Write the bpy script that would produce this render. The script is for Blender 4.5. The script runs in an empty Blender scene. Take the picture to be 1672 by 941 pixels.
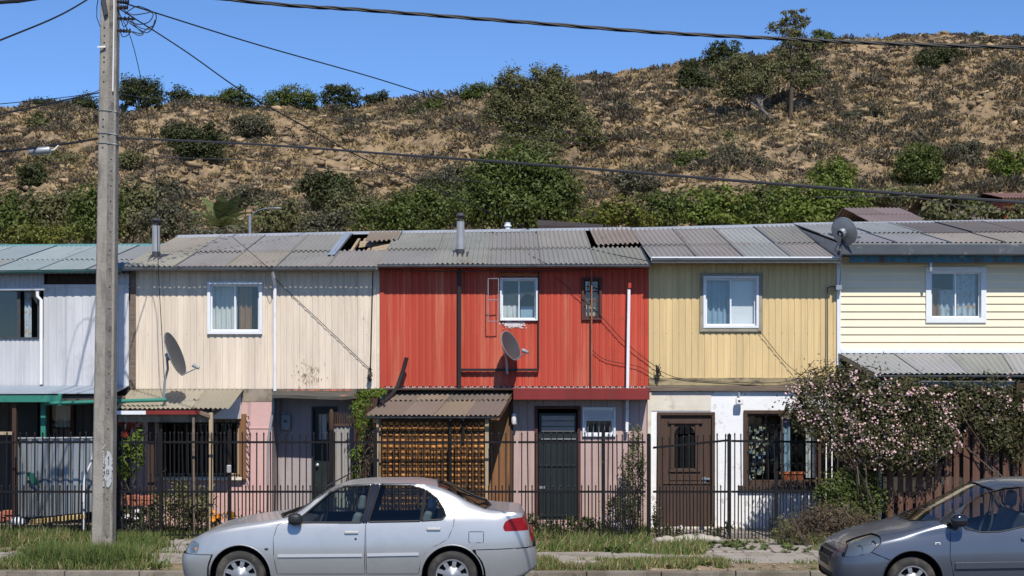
import bpy, bmesh, math, random
import numpy as np
from mathutils import Vector, Matrix

R = math.radians
rng = np.random.default_rng(11)
random.seed(11)
SC = bpy.context.scene
COL = SC.collection

# ------------------------------------------------------------------ camera
CAMZ, FPX, HORZ, MIDX = 2.9, 2600.0, 594.0, 836.0
cam = bpy.data.cameras.new("camera")
cam.sensor_width = 36.0
cam.lens = FPX / 1672 * 36
cam.shift_y = (HORZ - 470.5) / 1672
cam.clip_start, cam.clip_end = 0.1, 3000
camo = bpy.data.objects.new("camera", cam)
camo.location = (0, 0, CAMZ)
camo.rotation_euler = (R(90), 0, 0)
COL.objects.link(camo)
SC.camera = camo

# ------------------------------------------------------------------ light
SUN_EL, SUN_AZ = 50.0, 12.0          # the sun stands behind the camera, a little to the right
world = bpy.data.worlds.new("World")
SC.world = world
world.use_nodes = True
wn = world.node_tree
sky = wn.nodes.new("ShaderNodeTexSky")
sky.sky_type = 'NISHITA'
sky.sun_disc = False
sky.sun_elevation = R(SUN_EL)
sky.sun_rotation = R(180 - SUN_AZ)
sky.altitude = 3000
sky.air_density = 1.0
sky.dust_density = 0.0
sky.ozone_density = 10.0
bg = wn.nodes["Background"]
bg.inputs["Strength"].default_value = 0.138
wn.links.new(sky.outputs[0], bg.inputs[0])
sl = bpy.data.lights.new("sun", 'SUN')
sl.energy = 4.7
sl.angle = R(0.5)
sl.color = (1.0, 0.95, 0.87)
so = bpy.data.objects.new("sun", sl)
sd = Vector((math.sin(R(SUN_AZ)) * math.cos(R(SUN_EL)), -math.cos(R(SUN_AZ)) * math.cos(R(SUN_EL)), math.sin(R(SUN_EL))))
so.rotation_euler = sd.to_track_quat('Z', 'Y').to_euler()
so.location = (20, -40, 60)
COL.objects.link(so)
vs = SC.view_settings
vs.view_transform = 'Standard'
vs.look = 'None'
vs.exposure = 0.13
vs.gamma = 1.0
vs.use_curve_mapping = False
SC.cycles.max_bounces = 8
SC.cycles.transparent_max_bounces = 24
SC.cycles.caustics_reflective = False
SC.cycles.caustics_refractive = False

# ------------------------------------------------------------------ helpers
def X(px, Y): return (px - MIDX) / FPX * Y
def Z(py, Y): return CAMZ - (py - HORZ) / FPX * Y
def P(px, py, Y): return (X(px, Y), Y, Z(py, Y))

WLOC = {}
def props(o, label=None, cat=None, group=None, kind=None):
    for k, v in (('label', label), ('category', cat), ('group', group), ('kind', kind)):
        if v: o[k] = v
    return o

def thing(name, label, cat, loc=(0, 0, 0), group=None):
    o = bpy.data.objects.new(name, None)
    o.empty_display_size = 0.2
    o.location = loc
    COL.objects.link(o)
    WLOC[o.name] = np.array(loc, float)
    return props(o, label, cat, group)

def link(name, me, m, parent=None):
    o = bpy.data.objects.new(name, me)
    for mm in (m if isinstance(m, (list, tuple)) else [m]):
        me.materials.append(mm)
    COL.objects.link(o)
    if parent is not None:
        o.parent = parent
        WLOC[o.name] = WLOC[parent.name]
    else:
        WLOC[o.name] = np.zeros(3)
    return o

def np_mesh(name, V, F, m, parent=None, smooth=False, tint=None):
    """V (n,3) world coordinates, F (m,k) all faces of one size; tint (n,3) = the colour of each vertex"""
    V = np.asarray(V, float)
    F = np.asarray(F, int)
    if parent is not None: V = V - WLOC[parent.name]
    me = bpy.data.meshes.new(name)
    k = F.shape[1]
    me.vertices.add(len(V)); me.vertices.foreach_set('co', V.astype(np.float32).ravel())
    me.loops.add(F.size); me.loops.foreach_set('vertex_index', F.astype(np.int32).ravel())
    me.polygons.add(len(F)); me.polygons.foreach_set('loop_start', np.arange(0, F.size, k, dtype=np.int32))
    if smooth: me.polygons.foreach_set('use_smooth', np.ones(len(F), bool))
    me.update(calc_edges=True)
    me.validate()
    if tint is not None:
        a = me.color_attributes.new('tint', 'FLOAT_COLOR', 'POINT')
        a.data.foreach_set('color', np.hstack([tint, np.ones((len(tint), 1))]).astype(np.float32).ravel())
    return link(name, me, m, parent)

class MB:
    def __init__(s): s.v, s.f = [], []
    def add(s, v, f):
        b = len(s.v)
        s.v += [tuple(p) for p in v]
        s.f += [tuple(i + b for i in q) for q in f]
        return s
    def box(s, x0, x1, y0, y1, z0, z1):
        return s.add([(x0,y0,z0),(x1,y0,z0),(x1,y1,z0),(x0,y1,z0),(x0,y0,z1),(x1,y0,z1),(x1,y1,z1),(x0,y1,z1)],
                     [(0,3,2,1),(4,5,6,7),(0,1,5,4),(1,2,6,5),(2,3,7,6),(3,0,4,7)])
    def plate(s, poly, y0, y1):
        """a polygon of (x, z) points given depth from y0 to y1"""
        n = len(poly)
        v = [(x, y0, z) for x, z in poly] + [(x, y1, z) for x, z in poly]
        f = [tuple(range(n)), tuple(range(2*n-1, n-1, -1))] + [(i, i+n, (i+1) % n + n, (i+1) % n) for i in range(n)]
        return s.add(v, f)
    def hexa(s, a, b, c, d, t):
        """a four-cornered slab a b c d with thickness vector t"""
        t = Vector(t)
        v = [Vector(q) for q in (a, b, c, d)]
        return s.add([tuple(q) for q in v] + [tuple(q + t) for q in v],
                     [(0,3,2,1),(4,5,6,7),(0,1,5,4),(1,2,6,5),(2,3,7,6),(3,0,4,7)])
    def tube(s, pts, r, n=8, cap=True):
        pts = [Vector(p) for p in pts]
        rs = r if isinstance(r, (list, tuple)) else [r] * len(pts)
        rings = []
        up = None
        for i, p in enumerate(pts):
            a = pts[max(i-1, 0)]; b = pts[min(i+1, len(pts)-1)]
            d = (b - a).normalized() if (b - a).length > 1e-9 else Vector((0, 0, 1))
            if up is None:
                up = d.orthogonal().normalized()
            else:
                up = (up - d * up.dot(d))
                up = up.normalized() if up.length > 1e-6 else d.orthogonal().normalized()
            q = d.cross(up)
            rings.append([p + (up * math.cos(2*math.pi*k/n) + q * math.sin(2*math.pi*k/n)) * rs[i] for k in range(n)])
        v = [tuple(x) for ring in rings for x in ring]
        f = []
        for i in range(len(pts)-1):
            for k in range(n):
                f.append((i*n+k, i*n+(k+1) % n, (i+1)*n+(k+1) % n, (i+1)*n+k))
        if cap:
            f.append(tuple(range(n-1, -1, -1))); f.append(tuple(range((len(pts)-1)*n, len(pts)*n)))
        return s.add(v, f)
    def lathe(s, prof, c, axis=(0, 0, 1), n=24):
        """prof: (radius, height along axis)"""
        ax = Vector(axis).normalized(); u = ax.orthogonal().normalized(); w = ax.cross(u); c = Vector(c)
        v, f = [], []
        for r, h in prof:
            for k in range(n):
                a = 2*math.pi*k/n
                v.append(tuple(c + ax*h + (u*math.cos(a) + w*math.sin(a)) * max(r, 1e-4)))
        for i in range(len(prof)-1):
            for k in range(n):
                f.append((i*n+k, i*n+(k+1) % n, (i+1)*n+(k+1) % n, (i+1)*n+k))
        return s.add(v, f)
    def build(s, name, m, parent=None, smooth=False, bevel=0.0, seg=1):
        me = bpy.data.meshes.new(name)
        off = WLOC[parent.name] if parent is not None else (0, 0, 0)
        me.from_pydata([(x-off[0], y-off[1], z-off[2]) for x, y, z in s.v], [], s.f)
        if smooth:
            me.polygons.foreach_set('use_smooth', [True] * len(me.polygons))
        me.update()
        bm = bmesh.new(); bm.from_mesh(me)
        bmesh.ops.recalc_face_normals(bm, faces=bm.faces)
        bm.to_mesh(me); bm.free()
        o = link(name, me, m, parent)
        if bevel:
            b = o.modifiers.new('bevel', 'BEVEL'); b.width = bevel; b.segments = seg; b.limit_method = 'ANGLE'
        if smooth and bevel == 0:
            try: me.set_sharp_from_angle(angle=R(40))
            except Exception: pass
        return o

def solid(name, label, cat, mb, m, group=None, **kw):
    return props(mb.build(name, m, None, **kw), label, cat, group)

# ------------------------------------------------------------------ value noise on arrays
_T = rng.random((8, 256, 256))
def vnoise(x, y, seed=0):
    t = _T[seed % 8]
    xi = np.floor(x).astype(int); yi = np.floor(y).astype(int)
    fx = x - xi; fy = y - yi
    fx = fx*fx*(3-2*fx); fy = fy*fy*(3-2*fy)
    g = lambda a, b: t[a & 255, b & 255]
    return (g(xi, yi)*(1-fx)+g(xi+1, yi)*fx)*(1-fy) + (g(xi, yi+1)*(1-fx)+g(xi+1, yi+1)*fx)*fy
def fbm(x, y, o=4, seed=0):
    s = 0; a = .5; t = 0
    for i in range(o):
        s = s + a*vnoise(x*2**i+17.3*i, y*2**i+5.1*i, seed+i); t += a; a *= .5
    return s/t

def pchip(xs, ys):
    xs = np.array(xs, float); ys = np.array(ys, float)
    h = np.diff(xs); d = np.diff(ys)/h
    m = np.zeros(len(xs))
    for i in range(1, len(xs)-1):
        if d[i-1]*d[i] > 0:
            w1 = 2*h[i]+h[i-1]; w2 = h[i]+2*h[i-1]
            m[i] = (w1+w2)/(w1/d[i-1]+w2/d[i])
    m[0] = d[0]; m[-1] = d[-1]
    def f(x):
        x = np.clip(x, xs[0], xs[-1])
        i = np.clip(np.searchsorted(xs, x)-1, 0, len(h)-1)
        t = (x-xs[i])/h[i]
        return ys[i]*(1+2*t)*(1-t)**2 + h[i]*m[i]*t*(1-t)**2 + ys[i+1]*t*t*(3-2*t) + h[i]*m[i+1]*t*t*(t-1)
    return f

# ------------------------------------------------------------------ materials
MATS = {}
def mat(name, col, rough=.8, metal=0., spec=.35, vary=None, grime=(), bump=None, tint=False, island=0., coat=0., transl=0., hue=None, panel=0.):
    """vary=(amount, scale, stretch); grime=[(colour, lo, hi, scale, stretch)]; bump=(strength, scale, stretch)"""
    m = bpy.data.materials.new(name); m.use_nodes = True
    nt = m.node_tree; N = nt.nodes; L = nt.links
    bs = N['Principled BSDF']
    bs.inputs['Roughness'].default_value = rough
    bs.inputs['Metallic'].default_value = metal
    bs.inputs['Specular IOR Level'].default_value = spec
    bs.inputs['Coat Weight'].default_value = coat
    bs.inputs['Coat Roughness'].default_value = .03
    tc = N.new('ShaderNodeTexCoord')
    def noise(scale, stretch=(1,1,1), detail=5, rg=.6, off=0):
        mp = N.new('ShaderNodeMapping'); mp.inputs['Scale'].default_value = stretch
        mp.inputs['Location'].default_value = (off*3.7, off*1.3, off*2.1)
        L.new(tc.outputs['Object'], mp.inputs[0])
        n = N.new('ShaderNodeTexNoise'); n.inputs['Scale'].default_value = scale
        n.inputs['Detail'].default_value = detail; n.inputs['Roughness'].default_value = rg
        L.new(mp.outputs[0], n.inputs['Vector'])
        return n.outputs['Fac']
    def rng_(fac, lo, hi, a, b):
        r = N.new('ShaderNodeMapRange'); r.inputs[1].default_value = lo; r.inputs[2].default_value = hi
        r.inputs[3].default_value = a; r.inputs[4].default_value = b
        L.new(fac, r.inputs[0]); return r.outputs[0]
    def mix(fac, a, b, mode='MIX'):
        x = N.new('ShaderNodeMix'); x.data_type = 'RGBA'; x.blend_type = mode
        if hasattr(fac, 'links'): L.new(fac, x.inputs[0])
        else: x.inputs[0].default_value = fac
        for s, i in ((a, 6), (b, 7)):
            if hasattr(s, 'links'): L.new(s, x.inputs[i])
            else: x.inputs[i].default_value = (*s, 1)
        return x.outputs[2]
    if tint:
        at = N.new('ShaderNodeAttribute'); at.attribute_name = 'tint'
        c = at.outputs['Color']
        if col is not None: c = mix(1., c, col, 'MULTIPLY')
    else:
        rgb = N.new('ShaderNodeRGB'); rgb.outputs[0].default_value = (*col, 1); c = rgb.outputs[0]
    def scaled(c, f):
        v = N.new('ShaderNodeVectorMath'); v.operation = 'SCALE'
        L.new(c, v.inputs[0]); L.new(f, v.inputs['Scale']); return v.outputs[0]
    if island:
        g = N.new('ShaderNodeNewGeometry')
        c = scaled(c, rng_(g.outputs['Random Per Island'], 0, 1, 1-island, 1+island))
        if hue:
            wn_ = N.new('ShaderNodeTexWhiteNoise'); wn_.noise_dimensions = '1D'
            L.new(g.outputs['Random Per Island'], wn_.inputs['W'])
            c = mix(rng_(wn_.outputs['Value'], hue[1], 1, 0, hue[2]), c, hue[0])
    if vary:
        c = scaled(c, rng_(noise(vary[1], vary[2] if len(vary) > 2 else (1,1,1)), .25, .75, 1-vary[0], 1+vary[0]))
    if panel:                                   # each sheet of cladding has weathered a little differently
        sx = N.new('ShaderNodeSeparateXYZ'); L.new(tc.outputs['Object'], sx.inputs[0])
        dv = N.new('ShaderNodeMath'); dv.operation = 'DIVIDE'; dv.inputs[1].default_value = panel; L.new(sx.outputs[0], dv.inputs[0])
        fl = N.new('ShaderNodeMath'); fl.operation = 'FLOOR'; L.new(dv.outputs[0], fl.inputs[0])
        wz = N.new('ShaderNodeTexWhiteNoise'); wz.noise_dimensions = '1D'; L.new(fl.outputs[0], wz.inputs['W'])
        c = scaled(c, rng_(wz.outputs['Value'], 0, 1, .90, 1.07))
        fc = N.new('ShaderNodeMath'); fc.operation = 'FRACT'; L.new(dv.outputs[0], fc.inputs[0])
        c = scaled(c, rng_(fc.outputs[0], .0, .012, .55, 1.))
    for i, (gc, lo, hi, sc, st) in enumerate(grime):
        c = mix(rng_(noise(sc, st, 6, .65, i+1), lo, hi, 0, 1), c, gc)
    L.new(c, bs.inputs['Base Color'])
    if bump:
        b = N.new('ShaderNodeBump'); b.inputs['Strength'].default_value = bump[0]; b.inputs['Distance'].default_value = .02
        L.new(noise(bump[1], bump[2] if len(bump) > 2 else (1,1,1), 8, .65, 5), b.inputs['Height'])
        L.new(b.outputs[0], bs.inputs['Normal'])
    if transl:
        tr = N.new('ShaderNodeBsdfTranslucent'); L.new(c, tr.inputs[0])
        ms = N.new('ShaderNodeMixShader'); ms.inputs[0].default_value = transl
        L.new(bs.outputs[0], ms.inputs[1]); L.new(tr.outputs[0], ms.inputs[2])
        L.new(ms.outputs[0], N['Material Output'].inputs[0])
    MATS[name] = m
    return m

def glass(name, tintc=(.8, .86, .85), refl=.12, rough=.02):
    m = bpy.data.materials.new(name); m.use_nodes = True
    N = m.node_tree.nodes; L = m.node_tree.links
    N.remove(N['Principled BSDF'])
    t = N.new('ShaderNodeBsdfTransparent'); t.inputs[0].default_value = (*tintc, 1)
    g = N.new('ShaderNodeBsdfGlossy'); g.inputs['Roughness'].default_value = rough
    fr = N.new('ShaderNodeLayerWeight'); fr.inputs[0].default_value = .5
    pw = N.new('ShaderNodeMath'); pw.operation = 'POWER'; pw.inputs[1].default_value = 5
    L.new(fr.outputs['Facing'], pw.inputs[0])
    mr = N.new('ShaderNodeMapRange'); mr.inputs[3].default_value = refl; mr.inputs[4].default_value = 1
    L.new(pw.outputs[0], mr.inputs[0])
    x = N.new('ShaderNodeMixShader')
    L.new(mr.outputs[0], x.inputs[0]); L.new(t.outputs[0], x.inputs[1]); L.new(g.outputs[0], x.inputs[2])
    L.new(x.outputs[0], N['Material Output'].inputs[0])
    MATS[name] = m
    return m
V3 = (7, 7, .5)      # stretch for streaks that run down a wall
DIRT = (.16, .12, .08); RUST = (.20, .075, .03)
def paint(name, col, dirt=DIRT, d0=.52, d1=.80, fade=None, **kw):
    return mat(name, col, .65, spec=.3, vary=(.13, 1.4, (2.2, 2.2, .35)),
               grime=[(tuple(c*.62+d*.25 for c, d in zip(col, dirt)), d0, d1, 1.6, V3), (RUST, .70, .76, 9, (1, 1, .6)),
                      (tuple(c*.74 for c in col), .55, .75, .9, (1,1,1)), (fade or tuple(min(.85, c*1.16) for c in col), .50, .72, 1.1, (4, 4, .22)), (tuple(c*.8 for c in col), .56, .74, 5.5, (5, 5, .16))], bump=(.12, 14), panel=.84, **kw)
paint('paint_grey', (.515, .515, .53), d0=.58)
paint('paint_beige', (.70, .595, .475))
paint('paint_red', (.49, .070, .040), dirt=(.3, .16, .1), d0=.54, fade=(.56, .175, .105))
paint('paint_red_dark', (.20, .025, .022), dirt=(.12, .06, .05))
paint('paint_yellow', (.675, .505, .255))
mat('paint_cream', (.82, .71, .51), .55, vary=(.04, 1.2, (1,1,1)), grime=[((.5, .42, .28), .62, .85, 1.5, (.6, .6, 5))], bump=(.05, 20))
mat('paint_pink', (.60, .38, .35), .75, vary=(.08, 2), grime=[((.36, .26, .24), .55, .8, 1.2, V3), ((.3, .24, .2), .62, .7, 5, (1,1,1))], bump=(.2, 12))
mat('paint_lilac', (.36, .31, .315), .75, vary=(.08, 2), grime=[((.22, .18, .17), .55, .8, 1.4, V3)], bump=(.2, 12))
mat('paint_rose', (.46, .33, .30), .75, vary=(.08, 2), grime=[((.28, .2, .18), .52, .8, 2, V3)], bump=(.15, 12))
mat('plaster_white', (.80, .80, .80), .8, vary=(.04, 1.5), grime=[((.45, .40, .33), .60, .80, 1.3, (1, 1, .8)), ((.55, .52, .48), .60, .66, 8, (1,1,1))], bump=(.35, 9))
mat('plaster_cream', (.66, .60, .50), .8, vary=(.10, 3), grime=[((.40, .33, .25), .52, .72, 3, (1,1,1))], bump=(.35, 9))
mat('concrete_band', (.30, .25, .19), .9, vary=(.2, 5), grime=[((.15, .12, .09), .5, .7, 4, (1,1,1))], bump=(.4, 10))
mat('white_metal', (.72, .74, .77), .4, vary=(.06, 4), grime=[((.35, .33, .3), .62, .75, 6, (1,1,.5))])
mat('white_pipe', (.74, .74, .75), .45, vary=(.06, 3), grime=[((.30, .28, .25), .58, .75, 5, (1,1,.4))])
mat('pipe_red_paint', (.40, .05, .03), .6)
mat('brown_pipe', (.30, .10, .055), .7, vary=(.25, 8), grime=[((.33, .2, .12), .5, .7, 9, (1,1,.4))])
mat('black_pipe', (.018, .015, .015), .5, vary=(.3, 6))
mat('iron_black', (.009, .009, .010), .6, spec=.2, vary=(.3, 5), grime=[((.09, .045, .025), .62, .72, 14, (1,1,1))])
mat('gutter_green', (.045, .13, .12), .5, vary=(.2, 2), grime=[((.14, .16, .15), .5, .7, 4, (1,1,1))])
mat('gutter_grey', (.20, .22, .24), .45, metal=.3, vary=(.2, 2), grime=[((.10, .09, .08), .55, .75, 4, (1,1,1))])
mat('gutter_dark', (.07, .08, .09), .5, vary=(.2, 3), grime=[((.2, .2, .19), .58, .7, 4, (1,1,1))])
mat('teal_paint', (.055, .15, .185), .7, vary=(.3, 3), grime=[((.10, .07, .05), .48, .62, 5, (2,2,.6)), ((.2, .3, .32), .6, .7, 9, (1,1,1))])
mat('green_paint', (.03, .19, .14), .55, vary=(.15, 3), grime=[((.02, .06, .05), .6, .75, 5, (1,1,1))])
mat('roof', None, .62, metal=.0, spec=.3, tint=True, vary=(.14, .9, (1.2, .5, 1)), grime=[((.17, .11, .07), .60, .80, 1.1, (3.0, .5, 1)), ((.10, .09, .08), .62, .76, 3.2, (2,.6,1))], bump=(.15, 25))
mat('ridge_metal', (.45, .47, .50), .45, metal=.4, vary=(.15, 3))
mat('ridge_green', (.10, .25, .25), .5, vary=(.15, 3))
mat('wood_dark', (.055, .030, .020), .75, vary=(.3, 3, (8, 8, .6)), bump=(.35, 8, (8, 8, .5)))
mat('wood_brown', (.068, .039, .027), .7, vary=(.28, 3, (8, 8, .6)), bump=(.35, 8, (8, 8, .5)), grime=[((.05, .028, .02), .55, .75, 2, (4,4,.5))])
mat('wood_plank', (.22, .105, .045), .75, vary=(.25, 3, (8, 8, .5)), bump=(.3, 8, (8, 8, .5)), grime=[((.09, .05, .03), .5, .75, 2, (4,4,.5))])
mat('wood_pale', (.38, .29, .19), .75, vary=(.2, 3, (8, 8, .5)), bump=(.3, 8, (8, 8, .5)), grime=[((.16, .11, .07), .55, .75, 2, (4,4,.5))])
mat('wood_rot', (.075, .068, .058), .9, vary=(.4, 4, (.6, 6, 6)), bump=(.6, 6, (.6, 6, 6)), grime=[((.30, .15, .08), .60, .70, 5, (1,1,1))])
mat('wood_ledge', (.16, .12, .09), .85, vary=(.35, 4, (.6, 6, 6)), bump=(.5, 6, (.6, 6, 6)))
mat('wood_fence', (.085, .042, .028), .8, vary=(.3, 3, (8, 8, .5)), bump=(.4, 8, (8, 8, .5)), island=.35, grime=[((.20, .15, .12), .60, .75, 3, (5,5,.5))])
mat('amber_weave', (.34, .145, .036), .65, vary=(.40, 5), island=.4, grime=[((.12, .05, .015), .55, .75, 8, (1,1,1))])
mat('amber_slat', (.075, .036, .014), .8, vary=(.3, 6))
mat('zinc', (.30, .32, .33), .42, metal=.6, vary=(.25, 2, (3, 3, .5)), grime=[((.16, .13, .10), .56, .75, 2.2, (4,4,.4))])
mat('zinc_bright', (.42, .41, .40), .38, metal=.45, vary=(.2, 4))
mat('flue_dark', (.05, .05, .055), .6, vary=(.3, 8))
mat('door_dark', (.014, .020, .021), .5, vary=(.25, 4), grime=[((.05, .05, .05), .62, .72, 5, (1,1,.4))])
mat('door_panel', (.30, .28, .25), .8, vary=(.2, 5, (1,1,6)))
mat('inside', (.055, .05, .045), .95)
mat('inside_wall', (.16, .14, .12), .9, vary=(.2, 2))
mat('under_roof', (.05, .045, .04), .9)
mat('curtain_white', (.70, .72, .70), .9, vary=(.08, 3), transl=.25)
mat('curtain_blue', (.32, .46, .58), .9, vary=(.10, 4), transl=.25)
mat('curtain_brown', (.26, .15, .075), .9, vary=(.2, 6, (4,4,.5)), transl=.15)
mat('curtain_floral', (.50, .58, .64), .9, grime=[((.50, .32, .18), .55, .62, 9, (1,1,1)), ((.20, .30, .42), .58, .66, 14, (1,1,1))], transl=.2)
mat('cloth_dark', (.06, .075, .07), .9)
mat('blind_white', (.66, .67, .69), .7, vary=(.04, 4))
mat('dish_grey', (.055, .057, .062), .45, vary=(.12, 5))
mat('steel_grey', (.33, .35, .37), .4, metal=.5, vary=(.2, 6))
mat('cable_black', (.012, .012, .013), .6)
mat('cable_grey', (.045, .045, .05), .6)
mat('plastic_white', (.72, .72, .70), .4)
mat('plastic_grey', (.26, .28, .30), .45, vary=(.1, 5))
mat('lens_black', (.01, .01, .012), .1, spec=.6)
mat('pole_concrete', (.275, .25, .215), .9, vary=(.20, 5), grime=[((.13, .12, .10), .50, .70, 3, (2.5,2.5,.5)), ((.42, .40, .37), .66, .72, 16, (1,1,1))], bump=(.5, 22))
mat('pole_hole', (.04, .038, .035), .9)
mat('pole_white', (.40, .405, .41), .85, vary=(.12, 9), grime=[((.30, .29, .27), .56, .62, 14, (1,1,1))])
mat('pole_mark', (.10, .10, .11), .9)
mat('terracotta', (.40, .12, .05), .8, vary=(.2, 8))
mat('brick_red', (.32, .11, .07), .9, vary=(.3, 7), island=.3, bump=(.4, 20))
mat('brick_yellow', (.42, .29, .12), .9, vary=(.3, 7), island=.3, bump=(.4, 20))
mat('stone_pale', (.42, .38, .32), .9, vary=(.2, 6), bump=(.5, 14))
mat('flower_white', (.75, .70, .72), .7, transl=.2)
mat('flower_pink', (.64, .37, .37), .7, island=.35, transl=.25, hue=((.76, .64, .60), .30, 1.))
mat('flower_orange', (.75, .28, .02), .7, island=.2, transl=.2)
mat('leaf_red', (.32, .05, .02), .6, island=.3, transl=.25)
def leafmat(name, col, alt, k=.5):
    return mat(name, col, .55, spec=.3, island=.45, hue=(alt, .45, k), transl=.36)
leafmat('leaf_dark', (.060, .074, .026), (.095, .098, .036))
leafmat('leaf_olive', (.145, .148, .062), (.22, .195, .095))
leafmat('leaf_mid', (.090, .120, .028), (.160, .170, .040))
leafmat('leaf_bright', (.120, .165, .028), (.21, .22, .045))
leafmat('leaf_yellow', (.125, .145, .028), (.24, .20, .03))
leafmat('leaf_grey', (.115, .112, .068), (.155, .135, .085))
leafmat('leaf_rose', (.078, .082, .032), (.16, .105, .052))
leafmat('leaf_vine', (.11, .17, .02), (.20, .20, .03))
leafmat('leaf_palm', (.135, .165, .060), (.19, .19, .08))
leafmat('leaf_dry', (.135, .100, .068), (.20, .145, .085))
mat('bark', (.085, .065, .05), .9, vary=(.3, 6), bump=(.5, 10))
mat('bark_grey', (.15, .13, .115), .9, vary=(.3, 6))
glass('window_glass', (.95, .97, .97), .045)
glass('window_glass_dark', (.50, .54, .55), .07)
# ------------------------------------------------------------------ terrain
RIDGE = [(-900, 150), (-400, 175), (-150, 180), (0, 190), (100, 180), (200, 185), (330, 165), (400, 183), (450, 178), (560, 183), (650, 168), (720, 165), (780, 152), (860, 146), (930, 131),
         (1060, 116), (1110, 113), (1160, 102), (1250, 95), (1370, 70), (1450, 68), (1550, 62), (1672, 68), (1900, 60), (2300, 90), (2800, 130)]
_rp = pchip([a for a, b in RIDGE], [b for a, b in RIDGE])
HY0, HZ0 = 78.0, 8.0
def hill_smooth(x, y):
    px = x / y * FPX + MIDX
    Rd = 105 + 8*np.clip((px-600)/900, 0, 1)
    zr = CAMZ + (HORZ - _rp(px)) / FPX * Rd
    t = (y-HY0)/(Rd-HY0)
    f = np.where(t < 0, .7*t, np.where(t < 1, 1-(1-np.clip(t, 0, 1))**1.2, 1-(t-1)*.25))
    return HZ0 + (zr-HZ0)*f, t
def hill_z(x, y):
    x = np.asarray(x, float); y = np.asarray(y, float)
    z, t = hill_smooth(x, y)
    k = np.clip((t+.1)/.25, 0, 1)
    fade = np.interp(t, [.78, 1.0], [1.0, .22])
    g = (fbm(x*.085, y*.085, 3, 1)-.5)*2.6
    d = x*.55 + y                                   # ledges of rock run slantwise across the slope
    m = (fbm(x*.42, y*.42, 4, 2)-.5)*1.1
    led = np.abs(((d*.55 + 3.0*fbm(x*.25, y*.25, 3, 4)) % 1.0) - .5)
    r = (led-.25)*.45*np.clip(fbm(x*.13, y*.13, 2, 5)*3-1.0, 0, 1)
    s = (fbm(x*1.9, y*1.9, 3, 3)-.5)*.55 + np.abs(fbm(x*1.1+9, y*1.5, 3, 6)-.5)*.9
    la, lb = x*.42+y*.18, y*2.1-x*.75        # slabs of rock cropping out in slanting ribs
    rib = (.5-np.abs(fbm(la, lb, 4, 7)-.5)*2.6)*.75*np.clip(fbm(x*.21, y*.21, 2, 1)*3.2-.75, 0, 1)
    return z + k*fade*(g+m+r+s+rib)
def hill_hit(px, py):
    ys = np.linspace(66, 112, 461)
    h = hill_smooth(X(px, ys), ys)[0]
    ray = Z(py, ys)
    i = np.where(h >= ray)[0]
    return float(ys[i[0]]) if len(i) else float(104 + 8*min(max((px-600)/900, 0), 1))
def ground_z(y):
    return np.interp(y, [-500, 21.50, 21.51, 24.7, 26, 34, 78, 300], [-.012, -.012, .095, .165, .20, .25, HZ0-.6, HZ0-4])

xs = np.concatenate([np.linspace(-600, -42, 12), np.linspace(-40, 40, 60), np.linspace(42, 600, 12)])
ys = np.array([-300, -100, -30, 0, 10, 18, 21.50, 21.505, 22, 23, 24, 24.7, 26, 30, 34, 45, 60, 70, 78, 90, 160, 400, 1200])
gx, gy = np.meshgrid(xs, ys)
gz = ground_z(gy)
V = np.stack([gx, gy, gz], -1).reshape(-1, 3)
nx, ny = len(xs), len(ys)
F = np.array([(j*nx+i, j*nx+i+1, (j+1)*nx+i+1, (j+1)*nx+i) for j in range(ny-1) for i in range(nx-1)])
mat('soil', (.235, .175, .115), .95, vary=(.22, 1.4), grime=[((.13, .11, .055), .48, .62, 1.3, (1,1,1)), ((.33, .27, .20), .60, .70, 4, (1,1,1))], bump=(.6, 9))
props(np_mesh('ground', V, F, MATS['soil']), kind='structure')

# street, kerb and pavement
mat('asphalt', (.055, .055, .055), .9, vary=(.2, 1.2), grime=[((.10, .09, .075), .55, .7, 1.8, (.3,1,1))], bump=(.4, 60))
mat('pavement_concrete', (.30, .27, .235), .92, vary=(.14, 1.5), grime=[((.19, .16, .12), .50, .68, 2.2, (1,1,1)), ((.12, .10, .07), .60, .64, 5, (1,1,1))], bump=(.35, 20))
mat('kerb_concrete', (.205, .18, .145), .92, vary=(.25, 2.5), grime=[((.13, .11, .08), .46, .66, 2.5, (1,1,1)), ((.10, .085, .06), .60, .68, 7, (1,1,1))], bump=(.4, 16))
b = MB()
for i in range(-30, 30):
    b.add([(i*3, -26, 0), (i*3+3, -26, 0), (i*3+3, 21.34, 0), (i*3, 21.34, 0)], [(0, 1, 2, 3)])
props(b.build('road', MATS['asphalt']), kind='structure')
b = MB()
for i in range(-24, 24):
    b.box(i*1.0+.006, i*1.0+.994, 21.345, 21.497, -.05, .115 + random.uniform(-.006, .006))
props(b.build('kerb', MATS['kerb_concrete'], bevel=.012, seg=2), kind='structure')
b = MB()
for i in range(-16, 16):
    if i in (-1, 4, 9): continue
    dz = random.uniform(-.006, .008)
    b.hexa((i*1.45+.01, 22.28, .05), (i*1.45+1.44, 22.28, .05), (i*1.45+1.44, 23.22, .07), (i*1.45+.01, 23.22, .07), (0, 0, .078+dz))
b.build('pavement', MATS['pavement_concrete'], bevel=.008)['kind'] = 'structure'
b = MB()
for x0, x1 in ((X(1060, 24), X(1345, 24)), (X(270, 24), X(372, 24))):
    n = max(2, int((x1-x0)/.75))
    for i in range(n):
        w = (x1-x0)/n
        b.hexa((x0+i*w+.008, 23.30, .075), (x0+(i+1)*w-.008, 23.30, .075), (x0+(i+1)*w-.008, 25.9, .12), (x0+i*w+.008, 25.9, .12), (0, 0, .085+random.uniform(-.006, .006)))
b.build('entrance_path', MATS['pavement_concrete'], bevel=.008)['kind'] = 'structure'

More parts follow.
